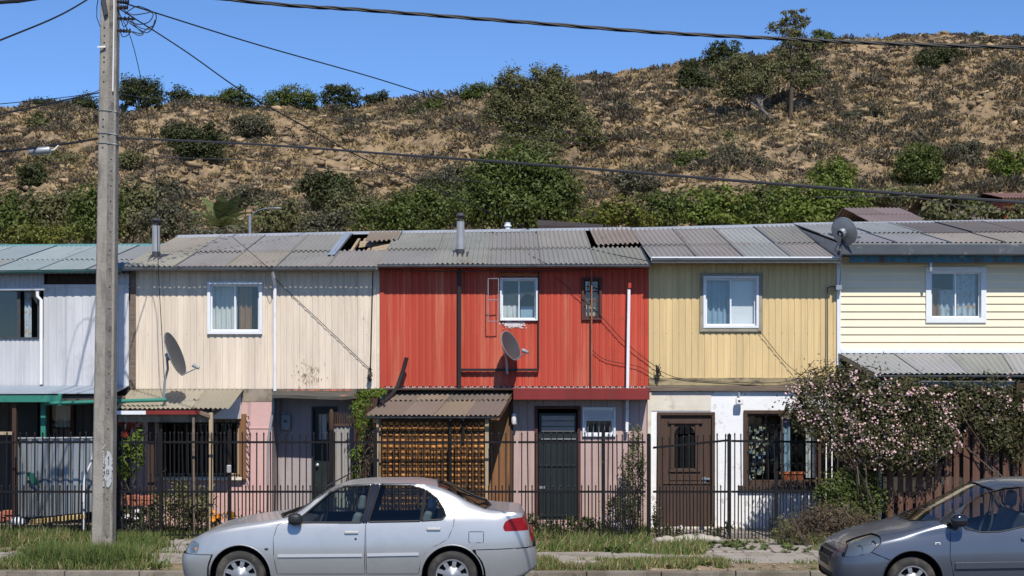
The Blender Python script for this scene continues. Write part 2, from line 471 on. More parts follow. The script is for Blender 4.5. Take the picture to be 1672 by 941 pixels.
# the hillside
hx = np.concatenate([np.arange(-62, -30, .4), np.arange(-30, 30, .15), np.arange(30, 62.1, .4)]); hy = np.concatenate([np.arange(66, 116, .15), np.arange(116, 160, 2.)])
gx, gy = np.meshgrid(hx, hy)
gz = hill_z(gx, gy)
gx2 = gx + (fbm(gx*1.3, gy*1.3, 2, 6)-.5)*.30
V = np.stack([gx2, gy, gz], -1).reshape(-1, 3)
nx, ny = len(hx), len(hy)
a = (np.arange(ny-1)[:, None]*nx + np.arange(nx-1)[None, :]).ravel()
F = np.stack([a, a+1, a+nx+1, a+nx], 1)
mat('hill_soil', (.335, .240, .138), .95, spec=.15, vary=(.25, .3), grime=[((.20, .150, .098), .44, .62, .55, (1,1,1.4)), ((.44, .33, .19), .60, .70, 1.3, (1,1,1.6)),
     ((.16, .115, .078), .54, .64, 2.1, (1,1,1)), ((.42, .31, .185), .62, .68, 4.2, (1,1,2))], bump=(.9, 2.2))
MATS['hill_soil'].node_tree.nodes['Bump'].inputs['Distance'].default_value = .35
props(np_mesh('hill', V, F, MATS['hill_soil'], smooth=False), kind='structure')

def in_view_points(n, y0=72, y1=116, pad=1.35):
    y = rng.uniform(y0, y1, n); u = rng.uniform(-1, 1, n)*.335*pad
    return u*y, y
# loose rock: angular stones, far too many to count
def icoish(n):
    out = []
    for i in range(n):
        v = np.array([(a, b_, c_) for a in (-1, 1) for b_ in (-1, 1) for c_ in (-1, 1)], float)+rng.uniform(-.5, .5, (8, 3))
        f = np.array([(0, 1, 3, 2), (4, 6, 7, 5), (0, 4, 5, 1), (2, 3, 7, 6), (0, 2, 6, 4), (1, 5, 7, 3)])
        v = v*np.array([1.25, .7, .42])*.75; v[:, 2] += v[:, 0]*rng.uniform(-.35, .1)
        out.append((v, f))
    return out
def scatter(protos, pos, scl, rotz):
    Vs, Fs, b = [], [], 0
    for i in range(len(pos)):
        v, f = protos[i % len(protos)]
        c, s = math.cos(rotz[i]), math.sin(rotz[i])
        w = np.stack([v[:, 0]*c-v[:, 1]*s, v[:, 0]*s+v[:, 1]*c, v[:, 2]], 1)*scl[i] + pos[i]
        Vs.append(w); Fs.append(f+b); b += len(v)
    return np.concatenate(Vs), np.concatenate(Fs)
x, y = in_view_points(24000)
keep = fbm(x*.16, y*.16, 3, 5)+.3*(fbm(x*.8, y*.8, 2, 2)-.5) > .47
x, y = x[keep], y[keep]
s = .07 + .32*rng.random(len(x))**4.0
z = hill_z(x, y) + s*.1
V, F = scatter(icoish(7), np.stack([x, y, z], 1), s, rng.uniform(0, 6.28, len(x)))
mat('rock', (.325, .235, .140), .95, spec=.15, island=.3, vary=(.25, 2), hue=((.25, .185, .125), .4, .9))
props(np_mesh('loose_rock', V, F, MATS['rock']), kind='stuff')

# dry scrub: twiggy tufts
def tuft(n, w, h, leaf):
    V, F = [], []
    for k in range(n):
        a = rng.uniform(0, 6.28); rr = w*math.sqrt(rng.random()); hh = h*rng.uniform(.25, 1)*(1-.5*(rr/w)**2)
        c = np.array([rr*math.cos(a), rr*math.sin(a), hh*.75])
        d = np.array([rr*math.cos(a)*.8/w, rr*math.sin(a)*.8/w, .55+rng.normal()*.3]); d /= np.linalg.norm(d)
        q = np.cross(d, rng.normal(size=3)); q /= np.linalg.norm(q)+1e-9
        L = leaf*rng.uniform(.6, 1.4)
        V += [c-d*L*.5-q*L*.10, c-q*L*.24+d*L*.1, c+d*L*.6, c+q*L*.24]
        F.append([4*k, 4*k+1, 4*k+2, 4*k+3])
    return np.array(V), np.array(F)
x, y = in_view_points(22000)
keep = (fbm(x*.12, y*.12, 3, 7) + .25*fbm(x*.5, y*.5, 2, 0)) > .45
x, y = x[keep], y[keep]
s = .14 + .46*rng.random(len(x))**2.4
z = hill_z(x, y) - .05
protos = [tuft(100, 1.0, .95, .30) for i in range(6)]
V, F = scatter(protos, np.stack([x, y, z], 1), s, rng.uniform(0, 6.28, len(x)))
mat('scrub', (.165, .132, .098), .95, spec=.1, island=.35, hue=((.205, .165, .095), .45, 1.), transl=.2)
props(np_mesh('dry_scrub', V, F, MATS['scrub']), kind='stuff')
x, y = in_view_points(1500)
keep = (fbm(x*.09, y*.09, 3, 0) + .2*fbm(x*.4, y*.4, 2, 3)) > .60
x, y = x[keep], y[keep]
s = .45 + .75*rng.random(len(x))**2
z = hill_z(x, y) - .08
V, F = scatter([tuft(240, 1.0, 1.0, .22) for i in range(6)], np.stack([x, y, z], 1), s, rng.uniform(0, 6.28, len(x)))
mat('low_scrub', (.165, .136, .100), .95, spec=.1, island=.4, hue=((.150, .142, .080), .45, 1.), transl=.2)
props(np_mesh('low_scrub', V, F, MATS['low_scrub']), kind='stuff')
x, y = in_view_points(16000)
keep = (fbm(x*.2, y*.2, 3, 4)) > .42
x, y = x[keep], y[keep]
z = hill_z(x, y)
V, F = scatter([tuft(20, .34, .42, .24) for i in range(5)], np.stack([x, y, z], 1), .5+.6*rng.random(len(x)), rng.uniform(0, 6.28, len(x)))
mat('straw', (.34, .255, .135), .9, spec=.1, island=.35, transl=.2)
props(np_mesh('hillside_grass', V, F, MATS['straw']), kind='stuff')
# ------------------------------------------------------------------ the row of houses
WY = 26.0
def lerp(a, b, t): return a + (b-a)*t
class Corr:
    """corrugated sheets gathered into one mesh"""
    def __init__(s): s.V, s.F, s.T, s.n = [], [], [], 0
    def sheet(s, p00, p10, p01, p11, col, pitch=.085, amp=.019, lift=0., nv=2):
        p00, p10, p01, p11 = [np.array(p, float) for p in (p00, p10, p01, p11)]
        nw = max(2, round(np.linalg.norm(p10-p00)/pitch)); nu = nw*6+1
        u = np.linspace(0, 1, nu); v = np.linspace(0, 1, nv+1)
        U, W = np.meshgrid(u, v)
        U3, W3 = U[..., None], W[..., None]
        P_ = p00*(1-U3)*(1-W3) + p10*U3*(1-W3) + p01*(1-U3)*W3 + p11*U3*W3
        nrm = np.cross(p10-p00, p01-p00); nrm /= np.linalg.norm(nrm)
        if nrm[2] < 0: nrm = -nrm
        P_ = P_ + nrm*(amp*np.cos(2*np.pi*U3*nw) + lift)
        a = (np.arange(nv)[:, None]*nu + np.arange(nu-1)[None, :]).ravel()
        s.V.append(P_.reshape(-1, 3)); s.F.append(np.stack([a, a+1, a+nu+1, a+nu], 1)+s.n)
        s.T.append(np.tile(np.array(col), (nu*(nv+1), 1))); s.n += nu*(nv+1)
    def build(s, name, m, parent=None):
        return np_mesh(name, np.concatenate(s.V), np.concatenate(s.F), m, parent, smooth=True, tint=np.concatenate(s.T))

def jit(c, a=.10):
    k = 1+random.uniform(-a, a)
    return tuple(max(0, q*k*(1+random.uniform(-.03, .03))) for q in c)

def roof(h, x0, x1, Ye, ze, Yr, zr0, zr1, palette, capm, holes=(), rows=(0, .46, 1), wide=.82):
    """palette(i, n, row) gives the sheet's colour; holes = (column, row) left out"""
    c = Corr()
    n = max(1, round((x1-x0)/wide))
    for r in range(len(rows)-1):
        v0 = rows[r] - (.035 if r else 0); v1 = rows[r+1]
        for i in range(n):
            if (i, r) in holes: continue
            xa, xb = lerp(x0, x1, i/n), lerp(x0, x1, (i+1)/n) + .02
            def p(x, v):
                zr = lerp(zr0, zr1, (x-x0)/(x1-x0))
                return (x, lerp(Ye, Yr, v), lerp(ze, zr, v))
            j = random.uniform(-.004, .008)
            c.sheet(p(xa, v0), p(xb, v0), p(xa, v1), p(xb, v1), palette(i, n, r), lift=.014*r+.003*(i % 2)+j)
    c.sheet((x0, Yr, zr0), (x1, Yr, zr1), (x0, Yr+4.3, ze), (x1, Yr+4.3, ze), palette(0, n, 0))
    o = c.build('roof', MATS['roof'], h)
    m = MB()
    m.hexa((x0, Yr-.16, zr0-.02), (x1, Yr-.16, zr1-.02), (x1, Yr, zr1+.035), (x0, Yr, zr0+.035), (0, 0, .012))
    m.hexa((x0, Yr+.002, zr0+.035), (x1, Yr+.002, zr1+.035), (x1, Yr+.16, zr1-.02), (x0, Yr+.16, zr0-.02), (0, 0, .012))
    m.build('ridge_cap', MATS[capm], o)
    return o

def siding(x0, x1, z0, z1, Y, holes=(), pitch=.105, depth=.011, prof=((0, 0), (.62, 0), (.72, 1), (.90, 1))):
    """upright ribbed sheeting with rectangular openings (x0, x1, z0, z1)"""
    xsd = {round(x0, 4): None, round(x1, 4): None}
    pts = []
    if pitch:
        k = math.floor(x0/pitch)-1
        while k*pitch < x1+pitch:
            for f, d in prof: pts.append(((k+f)*pitch, d*depth))
            k += 1
    else:
        pts = [(x0-1, 0), (x1+1, 0)]
    px_ = np.array([p[0] for p in pts]); pd = np.array([p[1] for p in pts])
    xx = sorted(set([x0, x1] + [p for p in px_ if x0 < p < x1] + [q for hh in holes for q in hh[:2] if x0 < q < x1]))
    zz = sorted(set([z0, z1] + [q for hh in holes for q in hh[2:4] if z0 < q < z1]))
    m = MB(); nx = len(xx)
    v = [(x, Y+float(np.interp(x, px_, pd)), z) for z in zz for x in xx]
    f = []
    for j in range(len(zz)-1):
        for i in range(nx-1):
            cx, cz = (xx[i]+xx[i+1])/2, (zz[j]+zz[j+1])/2
            if any(a < cx < b and c_ < cz < d for a, b, c_, d in holes): continue
            f.append((j*nx+i, j*nx+i+1, (j+1)*nx+i+1, (j+1)*nx+i))
    m.add(v, f)
    return m
def clapboard(x0, x1, z0, z1, Y, holes=(), pitch=.125, lap=.022):
    m = MB()
    zz = []
    z = z0
    while z < z1-1e-6:
        zz.append((z, min(z+pitch, z1))); z += pitch
    for a, b_ in zz:
        cuts = sorted(set([a, b_] + [q for hh in holes for q in hh[2:4] if a < q < b_]))
        for c0, c1 in zip(cuts, cuts[1:]):
            cz = (c0+c1)/2
            segs = [(x0, x1)]
            for hh in holes:
                if hh[2] < cz < hh[3]:
                    segs = [t for s0, s1 in segs for t in ((s0, min(s1, hh[0])), (max(s0, hh[1]), s1)) if t[1]-t[0] > 1e-4]
            ya = Y - lap*(1-(c0-a)/pitch); yb = Y - lap*(1-(c1-a)/pitch)
            for s0, s1 in segs:
                m.add([(s0, ya, c0), (s1, ya, c0), (s1, yb, c1), (s0, yb, c1)], [(0, 1, 2, 3)])
                if abs(c0-a) < 1e-6:
                    m.add([(s0, Y+.004, c0-.001), (s1, Y+.004, c0-.001), (s1, ya, c0), (s0, ya, c0)], [(0, 1, 2, 3)])
    return m
def ringbox(m, x0, x1, z0, z1, y0, y1, w, wb=None):
    wb = wb or w
    m.box(x0, x1, y0, y1, z0, z0+wb); m.box(x0, x1, y0, y1, z1-w, z1)
    m.box(x0, x0+w, y0, y1, z0+wb, z1-w); m.box(x1-w, x1, y0, y1, z0+wb, z1-w)
    return m
def curtain(h, x0, x1, z0, z1, y, m, wave=.09, amp=.022):
    n = max(8, int((x1-x0)/wave*8)); nz = 5
    v, f = [], []
    ph = random.uniform(0, 6)
    for j in range(nz+1):
        t = j/nz
        for i in range(n+1):
            x = lerp(x0, x1, i/n)
            v.append((x, y+amp*(1.25-.6*t)*math.sin(2*math.pi*(x-x0)/wave+ph+.5*math.sin(3*t))+.01*math.sin(9*x), lerp(z0, z1, t)))
    for j in range(nz):
        for i in range(n):
            f.append((j*(n+1)+i, j*(n+1)+i+1, (j+1)*(n+1)+i+1, (j+1)*(n+1)+i))
    return MB().add(v, f).build('curtain', m, h, smooth=True)
def window(h, px0, px1, py0, py1, fm, Y=WY, fw=.045, panes=2, curtains=(), outer=None, gl='window_glass', sashw=.028, name='window', bars=None):
    x0, x1, z0, z1 = X(px0, Y), X(px1, Y), Z(py1, Y), Z(py0, Y)
    m = MB()
    ringbox(m, x0, x1, z0, z1, Y-.045, Y+.07, fw)
    ix0, ix1, iz0, iz1 = x0+fw, x1-fw, z0+fw, z1-fw
    w = (ix1-ix0)/panes
    for i in range(panes):
        yo = .005+.028*(i % 2)
        ringbox(m, ix0+w*i-(.012 if i else 0), ix0+w*(i+1)+(.012 if i < panes-1 else 0), iz0+.001, iz1-.001, Y+yo, Y+yo+.024, sashw)
    o = m.build(name, MATS[fm], h, bevel=.004)
    for i in range(panes):
        yo = .018+.028*(i % 2)
        MB().box(ix0+w*i+.01, ix0+w*(i+1)-.01, Y+yo-.002, Y+yo+.002, iz0+.01, iz1-.01).build('pane', MATS[gl], o)
    if outer:
        ringbox(MB(), x0-.055, x1+.055, z0-.06, z1+.05, Y-.035, Y-.003, .056).build('casing', MATS[outer], o, bevel=.004)
    for a, b_, c_, d, cm in curtains:
        curtain(o, lerp(ix0, ix1, a), lerp(ix0, ix1, b_), lerp(iz0, iz1, c_), lerp(iz0, iz1, d), Y+.15, MATS[cm])
    return o
def hole(px0, px1, py0, py1, Y=WY): return (X(px0, Y)+.01, X(px1, Y)-.01, Z(py1, Y)+.01, Z(py0, Y)-.01)
def shell(h, x0, x1, zt, zroof, y0=26.06):
    """back and party walls, the upper floor and a dark interior"""
    m = MB()
    m.box(x0+.003, x1-.003, 34.0, 34.12, -.2, zt-.15)
    m.box(x0+.003, x0+.06, y0, 33.99, 2.62, zt-.02); m.box(x1-.06, x1-.003, y0, 33.99, 2.62, zt-.02)
    m.box(x0+.003, x0+.06, 27.55, 33.99, -.2, 2.50); m.box(x1-.06, x1-.003, 27.55, 33.99, -.2, 2.50)
    m.box(x0+.003, x1-.003, y0+.02, 33.99, 2.50, 2.62)
    m.build('party_wall', MATS['inside_wall'], h)
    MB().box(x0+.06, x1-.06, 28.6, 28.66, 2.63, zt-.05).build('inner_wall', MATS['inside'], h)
def gutter(h, x0, x1, Y, z, m, r=.052, z1=None, name='gutter'):
    z1 = z if z1 is None else z1
    b = MB(); n = 9
    prof = [(-r*math.cos(a), -r*math.sin(a)) for a in np.linspace(0, math.pi, n)]
    prof += [(p[0]*.86, p[1]*.86) for p in reversed(prof)]
    prof = [(-r-.008, .006)] + prof
    v = [(x0, Y+a, z+c_) for a, c_ in prof] + [(x1, Y+a, z1+c_) for a, c_ in prof]
    k = len(prof)
    b.add(v, [(i, (i+1) % k, (i+1) % k + k, i+k) for i in range(k)] + [tuple(range(k)), tuple(range(2*k-1, k-1, -1))])
    x = x0+.4
    while x < x1-.1:
        zz = lerp(z, z1, (x-x0)/(x1-x0)); b.box(x-.008, x+.008, Y-r-.006, Y+r+.03, zz+.002, zz+.010); x += 1.15
    return b.build(name, MATS[m], h, smooth=True)
def downpipe(h, px0, py0, py1, m, w=.042, Y=25.93, top=None, name='downpipe', round_=False, px1=None):
    b = MB(); x = X(px0, Y); xb = X(px1 if px1 else px0, Y)
    if round_:
        b.tube([(x, Y, Z(py0, Y)), (xb, Y, Z(py1, Y))], w/2, 10)
    else:
        b.hexa((xb-w/2, Y-w/2, Z(py1, Y)), (xb+w/2, Y-w/2, Z(py1, Y)), (xb+w/2, Y+w/2, Z(py1, Y)), (xb-w/2, Y+w/2, Z(py1, Y)), (x-xb, 0, Z(py0, Y)-Z(py1, Y)))
    return b.build(name, MATS[m], h, bevel=0 if round_ else .006)

XE = [X(p, WY) for p in (-330, 213, 620, 1059, 1366.5, 1980)]
HL = ['pale grey-blue terraced house with a dark open porch and green porch pipes',
      'beige terraced house with a pink ground floor and a lean-to roof over its front',
      'red terraced house with a small dish and an amber screened porch',
      'yellow terraced house with a white ground floor and a carved brown door',
      'cream clapboard terraced house with pink roses below its lower roof']
H = [thing('terraced_house', HL[i], 'house', ((XE[i]+XE[i+1])/2, WY, .2), 'terraced houses in one row') for i in range(5)]
hA, hB, hC, hD, hE = H
zt = [Z(446, WY), Z(438, WY), Z(436, WY), Z(427, WY), Z(406, WY)]
for i, h in enumerate(H): shell(h, XE[i], XE[i+1], zt[i], 0)
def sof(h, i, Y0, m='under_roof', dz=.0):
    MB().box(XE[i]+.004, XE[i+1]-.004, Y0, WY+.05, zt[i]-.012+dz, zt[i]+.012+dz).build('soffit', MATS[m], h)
RY = 30.0
# ---- roofs and gutters
ROOF_PX = [(446, 404, 402, 'ridge_green'), (436, 388, 381, 'ridge_metal'), (432, 381, 375, 'ridge_metal'), (424, 376, 369, 'ridge_metal'), (397, 368, 360, 'ridge_metal')]
GR = (.235, .225, .205); LG = (.285, .29, .285); TE = (.27, .315, .315); BR = (.240, .222, .198); DB = (.150, .130, .120); TN = (.30, .27, .225)
def palA(i, n, r): return jit(random.choice([TE, TE, (.25, .28, .275), LG]) if i < n*.72 else (.27, .285, .285), .08)
def palB(i, n, r): return jit(BR if i > n*.72 else random.choice([GR, GR, TN]), .07)
def palC(i, n, r): return jit(GR if i < n*.8 else BR, .07)
def palD(i, n, r): return jit([BR, BR, LG, LG, GR, GR][min(5, int(6*i/n))], .06)
def palE(i, n, r): return jit(DB if (r == 1 and i >= 2) else (LG if i < 2 else TN), .07)
Ye = [25.72, 25.74, 25.72, 25.66, 25.60]
ro = []
for i, (pal, hs) in enumerate(((palA, ()), (palB, {(4, 1)}), (palC, {(4, 1)}), (palD, ()), (palE, ()))):
    e, r0, r1, cap = ROOF_PX[i]
    ze = Z(e, Ye[i])
    x1 = XE[i+1] - .01
    ro.append(roof(H[i], XE[i]+(.0 if i else 0)-(.06 if i == 1 else 0), x1, Ye[i], ze, RY, Z(r0, RY), Z(r1, RY), pal, cap, hs))
gutter(hA, XE[0], XE[1]-.07, 25.70, Z(447, 25.7), 'gutter_green', z1=Z(440, 25.7))
gutter(hB, XE[1]-.08, XE[2]-.02, 25.70, Z(437, 25.7), 'gutter_grey', .05)
gutter(hC, XE[2]-.01, XE[3]-.01, 25.68, Z(432.5, 25.68), 'gutter_grey', .045)
MB().box(XE[3]+.01, XE[4]-.02, 25.59, 25.62, Z(429.5, 25.6), Z(419.5, 25.6)).build('fascia', MATS['white_metal'], hD, bevel=.004)
gutter(hD, XE[3]+.005, XE[4]-.02, 25.55, Z(422.5, 25.55), 'gutter_grey', .048)
MB().box(XE[4]-.09, XE[5], 25.50, 25.60, Z(417, 25.55), Z(397.5, 25.55)).build('gutter', MATS['gutter_dark'], hE, bevel=.02, seg=2)
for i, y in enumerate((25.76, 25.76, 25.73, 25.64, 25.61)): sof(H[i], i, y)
# the step between the last two roofs is closed with a strip of sheet
x = XE[4]-.012
zD, zE = Z(424, 25.66), Z(397, 25.6)
MB().add([(x, 25.68, zD-.02), (x, 25.63, zE-.02), (x, RY, Z(368, RY)-.02), (x, RY, Z(369, RY)-.05), (x+.02, 25.68, zD-.02), (x+.02, 25.63, zE-.02), (x+.02, RY, Z(368, RY)-.02), (x+.02, RY, Z(369, RY)-.05)],
         [(0, 1, 2, 3), (4, 7, 6, 5), (0, 4, 5, 1), (1, 5, 6, 2)]).build('flashing', MATS['zinc'], hE)
# teal painted board under the last gutter, in lengths
b = MB()
x = XE[4]+.13
while x < XE[5]-.1:
    w = random.uniform(.9, 1.3); b.box(x, min(x+w-.01, XE[5]), 25.63, 25.655, Z(428.5, 25.63)+random.uniform(-.008, .008), Z(417, 25.63)); x += w
b.build('fascia', MATS['teal_paint'], hE)

# flues
def flue(parent, px, pyb, pyt, pyc, Y, r, label=None):
    x = X(px, Y); b = MB()
    zb, zt_, zc = Z(pyb, Y), Z(pyt, Y), Z(pyc, Y)
    b.lathe([(r, zb-.25), (r, zt_), (r*.96, zt_)], (x, Y, 0), n=20)
    o = b.build('chimney', MATS['zinc_bright'], parent, smooth=True)
    MB().lathe([(r*.55, zt_-.03), (r*.62, zt_+(zc-zt_)*.35), (r*1.25, zt_+(zc-zt_)*.62), (r*1.2, zt_+(zc-zt_)*.7), (r*.62, zc-.012), (.001, zc)], (x, Y, 0), n=20).build('cowl', MATS['flue_dark'], o, smooth=True)
    m = MB().lathe([(r*1.04, zb-.1), (r*1.04, zb+.07)], (x, Y, 0), n=20)
    m.hexa((x-r*2.0, Y-.22, zb-.10), (x+r*2.2, Y-.24, zb-.095), (x+r*2.4, Y+.26, zb+.02), (x-r*1.8, Y+.24, zb+.02), (0, 0, .03))
    m.build('flashing', MATS['flue_dark'], o)
flue(ro[1], 255, 418, 369, 355, 26.9, .066)
flue(ro[2], 752, 414, 362, 347, 26.9, .066)
b = MB(); x = X(829, 31.0)
b.lathe([(.05, Z(395, 31.)), (.05, Z(371, 31.)), (.075, Z(370, 31.)), (.075, Z(368, 31.)), (.05, Z(367, 31.)), (.06, Z(364, 31.)), (.001, Z(363, 31.))], (x, 31., 0), n=14).build('vent_pipe', MATS['white_metal'], ro[2], smooth=True)
# blue strip of sheet, holes, loose sheets
def on_roof(i, x, v, lift=.03):
    e, r0, r1, c_ = ROOF_PX[i]
    zr = lerp(Z(r0, RY), Z(r1, RY), (x-XE[i])/(XE[i+1]-XE[i]))
    return (x, lerp(Ye[i], RY, v), lerp(Z(e, Ye[i]), zr, v)+lift)
mat('sheet_blue', (.24, .285, .35), .5, vary=(.15, 3))
x = X(540, 27)
MB().hexa(on_roof(1, x-.065, .30, .022), on_roof(1, x+.065, .30, .022), on_roof(1, x+.065, .99, .036), on_roof(1, x-.065, .99, .036), (0, 0, .006)).build('roof_patch', MATS['sheet_blue'], ro[1])
b = MB()
x0, x1 = lerp(XE[1]-.06, XE[2]-.01, 4/5), XE[2]-.01
for k in range(5):
    v = .52+k*.10; xa = x0+.14+random.uniform(-.02, .1)
    b.hexa(on_roof(1, xa+.3*(k < 2), v, -.10), on_roof(1, x1-.02, v+.02, -.05), on_roof(1, x1-.02, v+.075, -.04), on_roof(1, xa+.3*(k < 2), v+.055, -.09), (0, 0, .02))
for k in range(3): b.hexa(on_roof(1, x0+.1+.3*k, .46, -.16), on_roof(1, x0+.15+.3*k, .46, -.16), on_roof(1, x0+.15+.3*k, 1, -.12), on_roof(1, x0+.1+.3*k, 1, -.12), (0, 0, .05))
b.build('roof_batten', MATS['wood_pale'], ro[1])
c = Corr()
c.sheet(on_roof(1, x0+.36, .66, .04), on_roof(1, x1+.12, .70, .05), on_roof(1, x0+.34, .99, .05), on_roof(1, x1+.12, .99, .05), (.24, .19, .14))
c.build('loose_sheet', MATS['roof'], ro[1])
n = 5; x0, x1 = lerp(XE[2], XE[3]-.01, 4/5), XE[3]-.01
c = Corr()
c.sheet(on_roof(2, x0+.13, .50, .02), on_roof(2, x1+.02, .50, .05), on_roof(2, x0+.10, 1.0, .03), on_roof(2, x1+.02, .99, .03), (.25, .205, .165))
c.build('loose_sheet', MATS['roof'], ro[2])
mat('dark_timber', (.045, .035, .03), .9, vary=(.3, 4))
MB().hexa((X(878, 31.5), 31.5, Z(376, 31.5)), (X(985, 31.5), 31.5, Z(379, 31.5)), (X(985, 32.5), 32.5, Z(375, 32.5)), (X(878, 32.5), 32.5, Z(367, 32.5)), (0, 0, .10)).build('skylight_hatch', MATS['dark_timber'], ro[2])
b = MB()   # rusted opening behind the roof dish
b.hexa(on_roof(4, XE[4]+.10, .34, .026), on_roof(4, XE[4]+.46, .27, .026), on_roof(4, XE[4]+.58, .32, .026), on_roof(4, XE[4]+.14, .42, .026), (0, 0, .006))
b.build('roof_patch', MATS['flue_dark'], ro[4])

# ================================================================ house A, grey-blue
zlo = Z(632, WY)
xs_ = X(72, WY)
siding(XE[0]+.003, xs_, zlo, Z(553, WY), WY, pitch=.075, depth=.008).build('wall', MATS['paint_grey'], hA)
siding(XE[0]+.003, xs_, Z(470, WY), zt[0], WY, pitch=.075, depth=.008).build('wall', MATS['paint_grey'], hA)
siding(xs_, XE[1]-.02, zlo, Z(469, WY), WY-.03, pitch=.14, depth=.010).build('wall', MATS['paint_grey'], hA)
siding(xs_, X(71, WY), Z(469, WY), zt[0], WY)
siding(X(180, WY), XE[1]-.02, Z(469, WY), zt[0], WY, pitch=.14).build('wall', MATS['paint_grey'], hA)
siding(xs_, X(180, WY), Z(469, WY), zt[0], WY+.10, pitch=None).build('wall', MATS['wood_dark'], hA)
m = MB(); m.box(xs_-.03, XE[1]-.03, WY-.05, WY-.02, Z(470, WY), Z(465, WY)); m.build('trim', MATS['paint_grey'], hA)
# window standing open
o = ringbox(MB(), X(-60, WY), X(64, WY), Z(553, WY), Z(474, WY), WY-.03, WY+.06, .02).build('window', MATS['flue_dark'], hA)
MB().box(X(-58, WY), X(33, WY), WY+.01, WY+.014, Z(552, WY), Z(475, WY)).build('pane', MATS['window_glass_dark'], o)
MB().box(X(28, WY), X(33, WY), WY-.005, WY+.03, Z(552, WY), Z(475, WY)).build('sash', MATS['flue_dark'], o)
curtain(o, X(36, WY), X(48, WY), Z(551, WY), Z(474, WY), WY+.10, MATS['curtain_floral'], .06)
curtain(o, X(-50, WY), X(20, WY), Z(551, WY), Z(474, WY), WY+.2, MATS['cloth_dark'], .1)
MB().plate([(X(44, WY), Z(475, WY)), (X(63, WY), Z(475, WY)), (X(60, WY), Z(500, WY)), (X(55, WY), Z(494, WY))], WY+.12, WY+.13).build('curtain', MATS['wood_pale'], o)
MB().tube([(X(-330, 25.9), 25.9, Z(475, 25.9)), (X(73, 25.9), 25.9, Z(472, 25.9))], .028, 10).build('drain_pipe', MATS['white_pipe'], hA, smooth=True)
MB().tube([(X(61, 25.9), 25.9, Z(476, 25.9)), (X(61, 25.9), 25.9, Z(484, 25.9)), (X(67, 25.9), 25.9, Z(490, 25.9)), (X(67, 25.9), 25.9, Z(628, 25.9))], .028, 10).build('downpipe', MATS['white_pipe'], hA, smooth=True)
# porch awning and frame
c = MB(); c.hexa((XE[0], 25.0, Z(645, 25.0)), (XE[1]-.02, 25.0, Z(643, 25.0)), (XE[1]-.02, 25.97, Z(631, 25.97)), (XE[0], 25.97, Z(631, 25.97)), (0, 0, .012))
mat('awning_blue', (.27, .32, .37), .5, vary=(.15, 1.5), grime=[((.14, .12, .10), .6, .72, 4, (1,1,1))])
c.build('porch_roof', MATS['awning_blue'], hA)
MB().box(XE[0], X(98, 25.0), 24.97, 25.0, Z(657, 25), Z(646, 25)).build('fascia', MATS['green_paint'], hA, bevel=.004)
MB().box(X(98, 25.1), X(205, 25.1), 25.06, 25.10, Z(655, 25.1), Z(646.5, 25.1)).build('fascia', MATS['wood_rot'], hA, bevel=.004)
MB().tube([(X(70, 25.32), 25.32, Z(659, 25.32)), (X(84, 24.94), 24.94, Z(658.6, 24.94)), (X(272, 24.94), 24.94, Z(653, 24.94))], .030, 10).build('porch_pipe', MATS['green_paint'], hA, smooth=True)
MB().box(X(67, 25.32), X(75, 25.32), 25.29, 25.36, .15, Z(658, 25.32)).build('post', MATS['green_paint'], hA, bevel=.006)
MB().box(X(95, 24.94), X(101, 24.94), 24.92, 24.96, Z(663, 24.94), Z(643, 24.94)).build('bracket', MATS['green_paint'], hA, bevel=.006)
MB().box(X(21, 25.1), X(28, 25.1), 25.05, 25.14, .15, Z(647, 25.1)).build('post', MATS['wood_dark'], hA, bevel=.006)
MB().box(X(-180, 25.1), X(24, 25.1), 25.06, 25.1, Z(710, 25.1), Z(705, 25.1)).build('rail', MATS['wood_pale'], hA)
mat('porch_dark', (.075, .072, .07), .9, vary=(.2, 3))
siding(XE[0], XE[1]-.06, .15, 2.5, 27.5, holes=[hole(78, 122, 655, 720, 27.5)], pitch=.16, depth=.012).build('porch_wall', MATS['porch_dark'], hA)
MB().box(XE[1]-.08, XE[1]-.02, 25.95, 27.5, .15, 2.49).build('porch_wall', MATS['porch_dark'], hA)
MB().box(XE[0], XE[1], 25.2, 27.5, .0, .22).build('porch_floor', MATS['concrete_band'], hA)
window(hA, 78, 122, 655, 720, 'wood_dark', Y=27.5, curtains=((.15, .8, .3, 1, 'curtain_white'),), panes=1)
MB().box(X(20, 27.45), X(62, 27.45), 27.42, 27.49, .2, Z(655, 27.5)).build('door', MATS['door_dark'], hA)
MB().box(X(148, 27.45), X(175, 27.45), 27.42, 27.49, .2, Z(655, 27.5)).build('door', MATS['door_dark'], hA)
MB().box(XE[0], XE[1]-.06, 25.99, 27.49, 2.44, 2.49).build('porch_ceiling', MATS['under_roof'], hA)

# ================================================================ house B, beige
zl = Z(635, WY)
wB = hole(340, 428, 460, 545)
siding(XE[1]+.003, XE[2]-.003, zl, zt[1], WY, [wB]).build('wall', MATS['paint_beige'], hB)
MB().box(XE[1]+.003, XE[1]+.09, WY-.02, WY-.004, zl, zt[1]-.02).build('corner_trim', MATS['wood_ledge'], hB)
window(hB, 339, 428.5, 460, 546, 'white_metal', curtains=((0, .28, 0, 1, 'curtain_white'), (.26, .52, .0, .97, 'curtain_white'), (.55, .82, 0, 1, 'curtain_brown')), fw=.05)
downpipe(hB, 449, 462, 640, 'white_pipe', .05)
MB().tube([(X(446, 25.78), 25.72, Z(443, 25.75)), (X(447, 25.8), 25.75, Z(452, 25.8)), (X(449, 25.93), 25.93, Z(465, 25.93))], .027, 8).build('downpipe', MATS['white_pipe'], hB, smooth=True)
mat('stain', (.27, .22, .165), .9, vary=(.3, 9), grime=[((.63, .51, .39), .42, .58, 7, (1,1,1))])
b = MB()  # flecks of stained, peeling paint
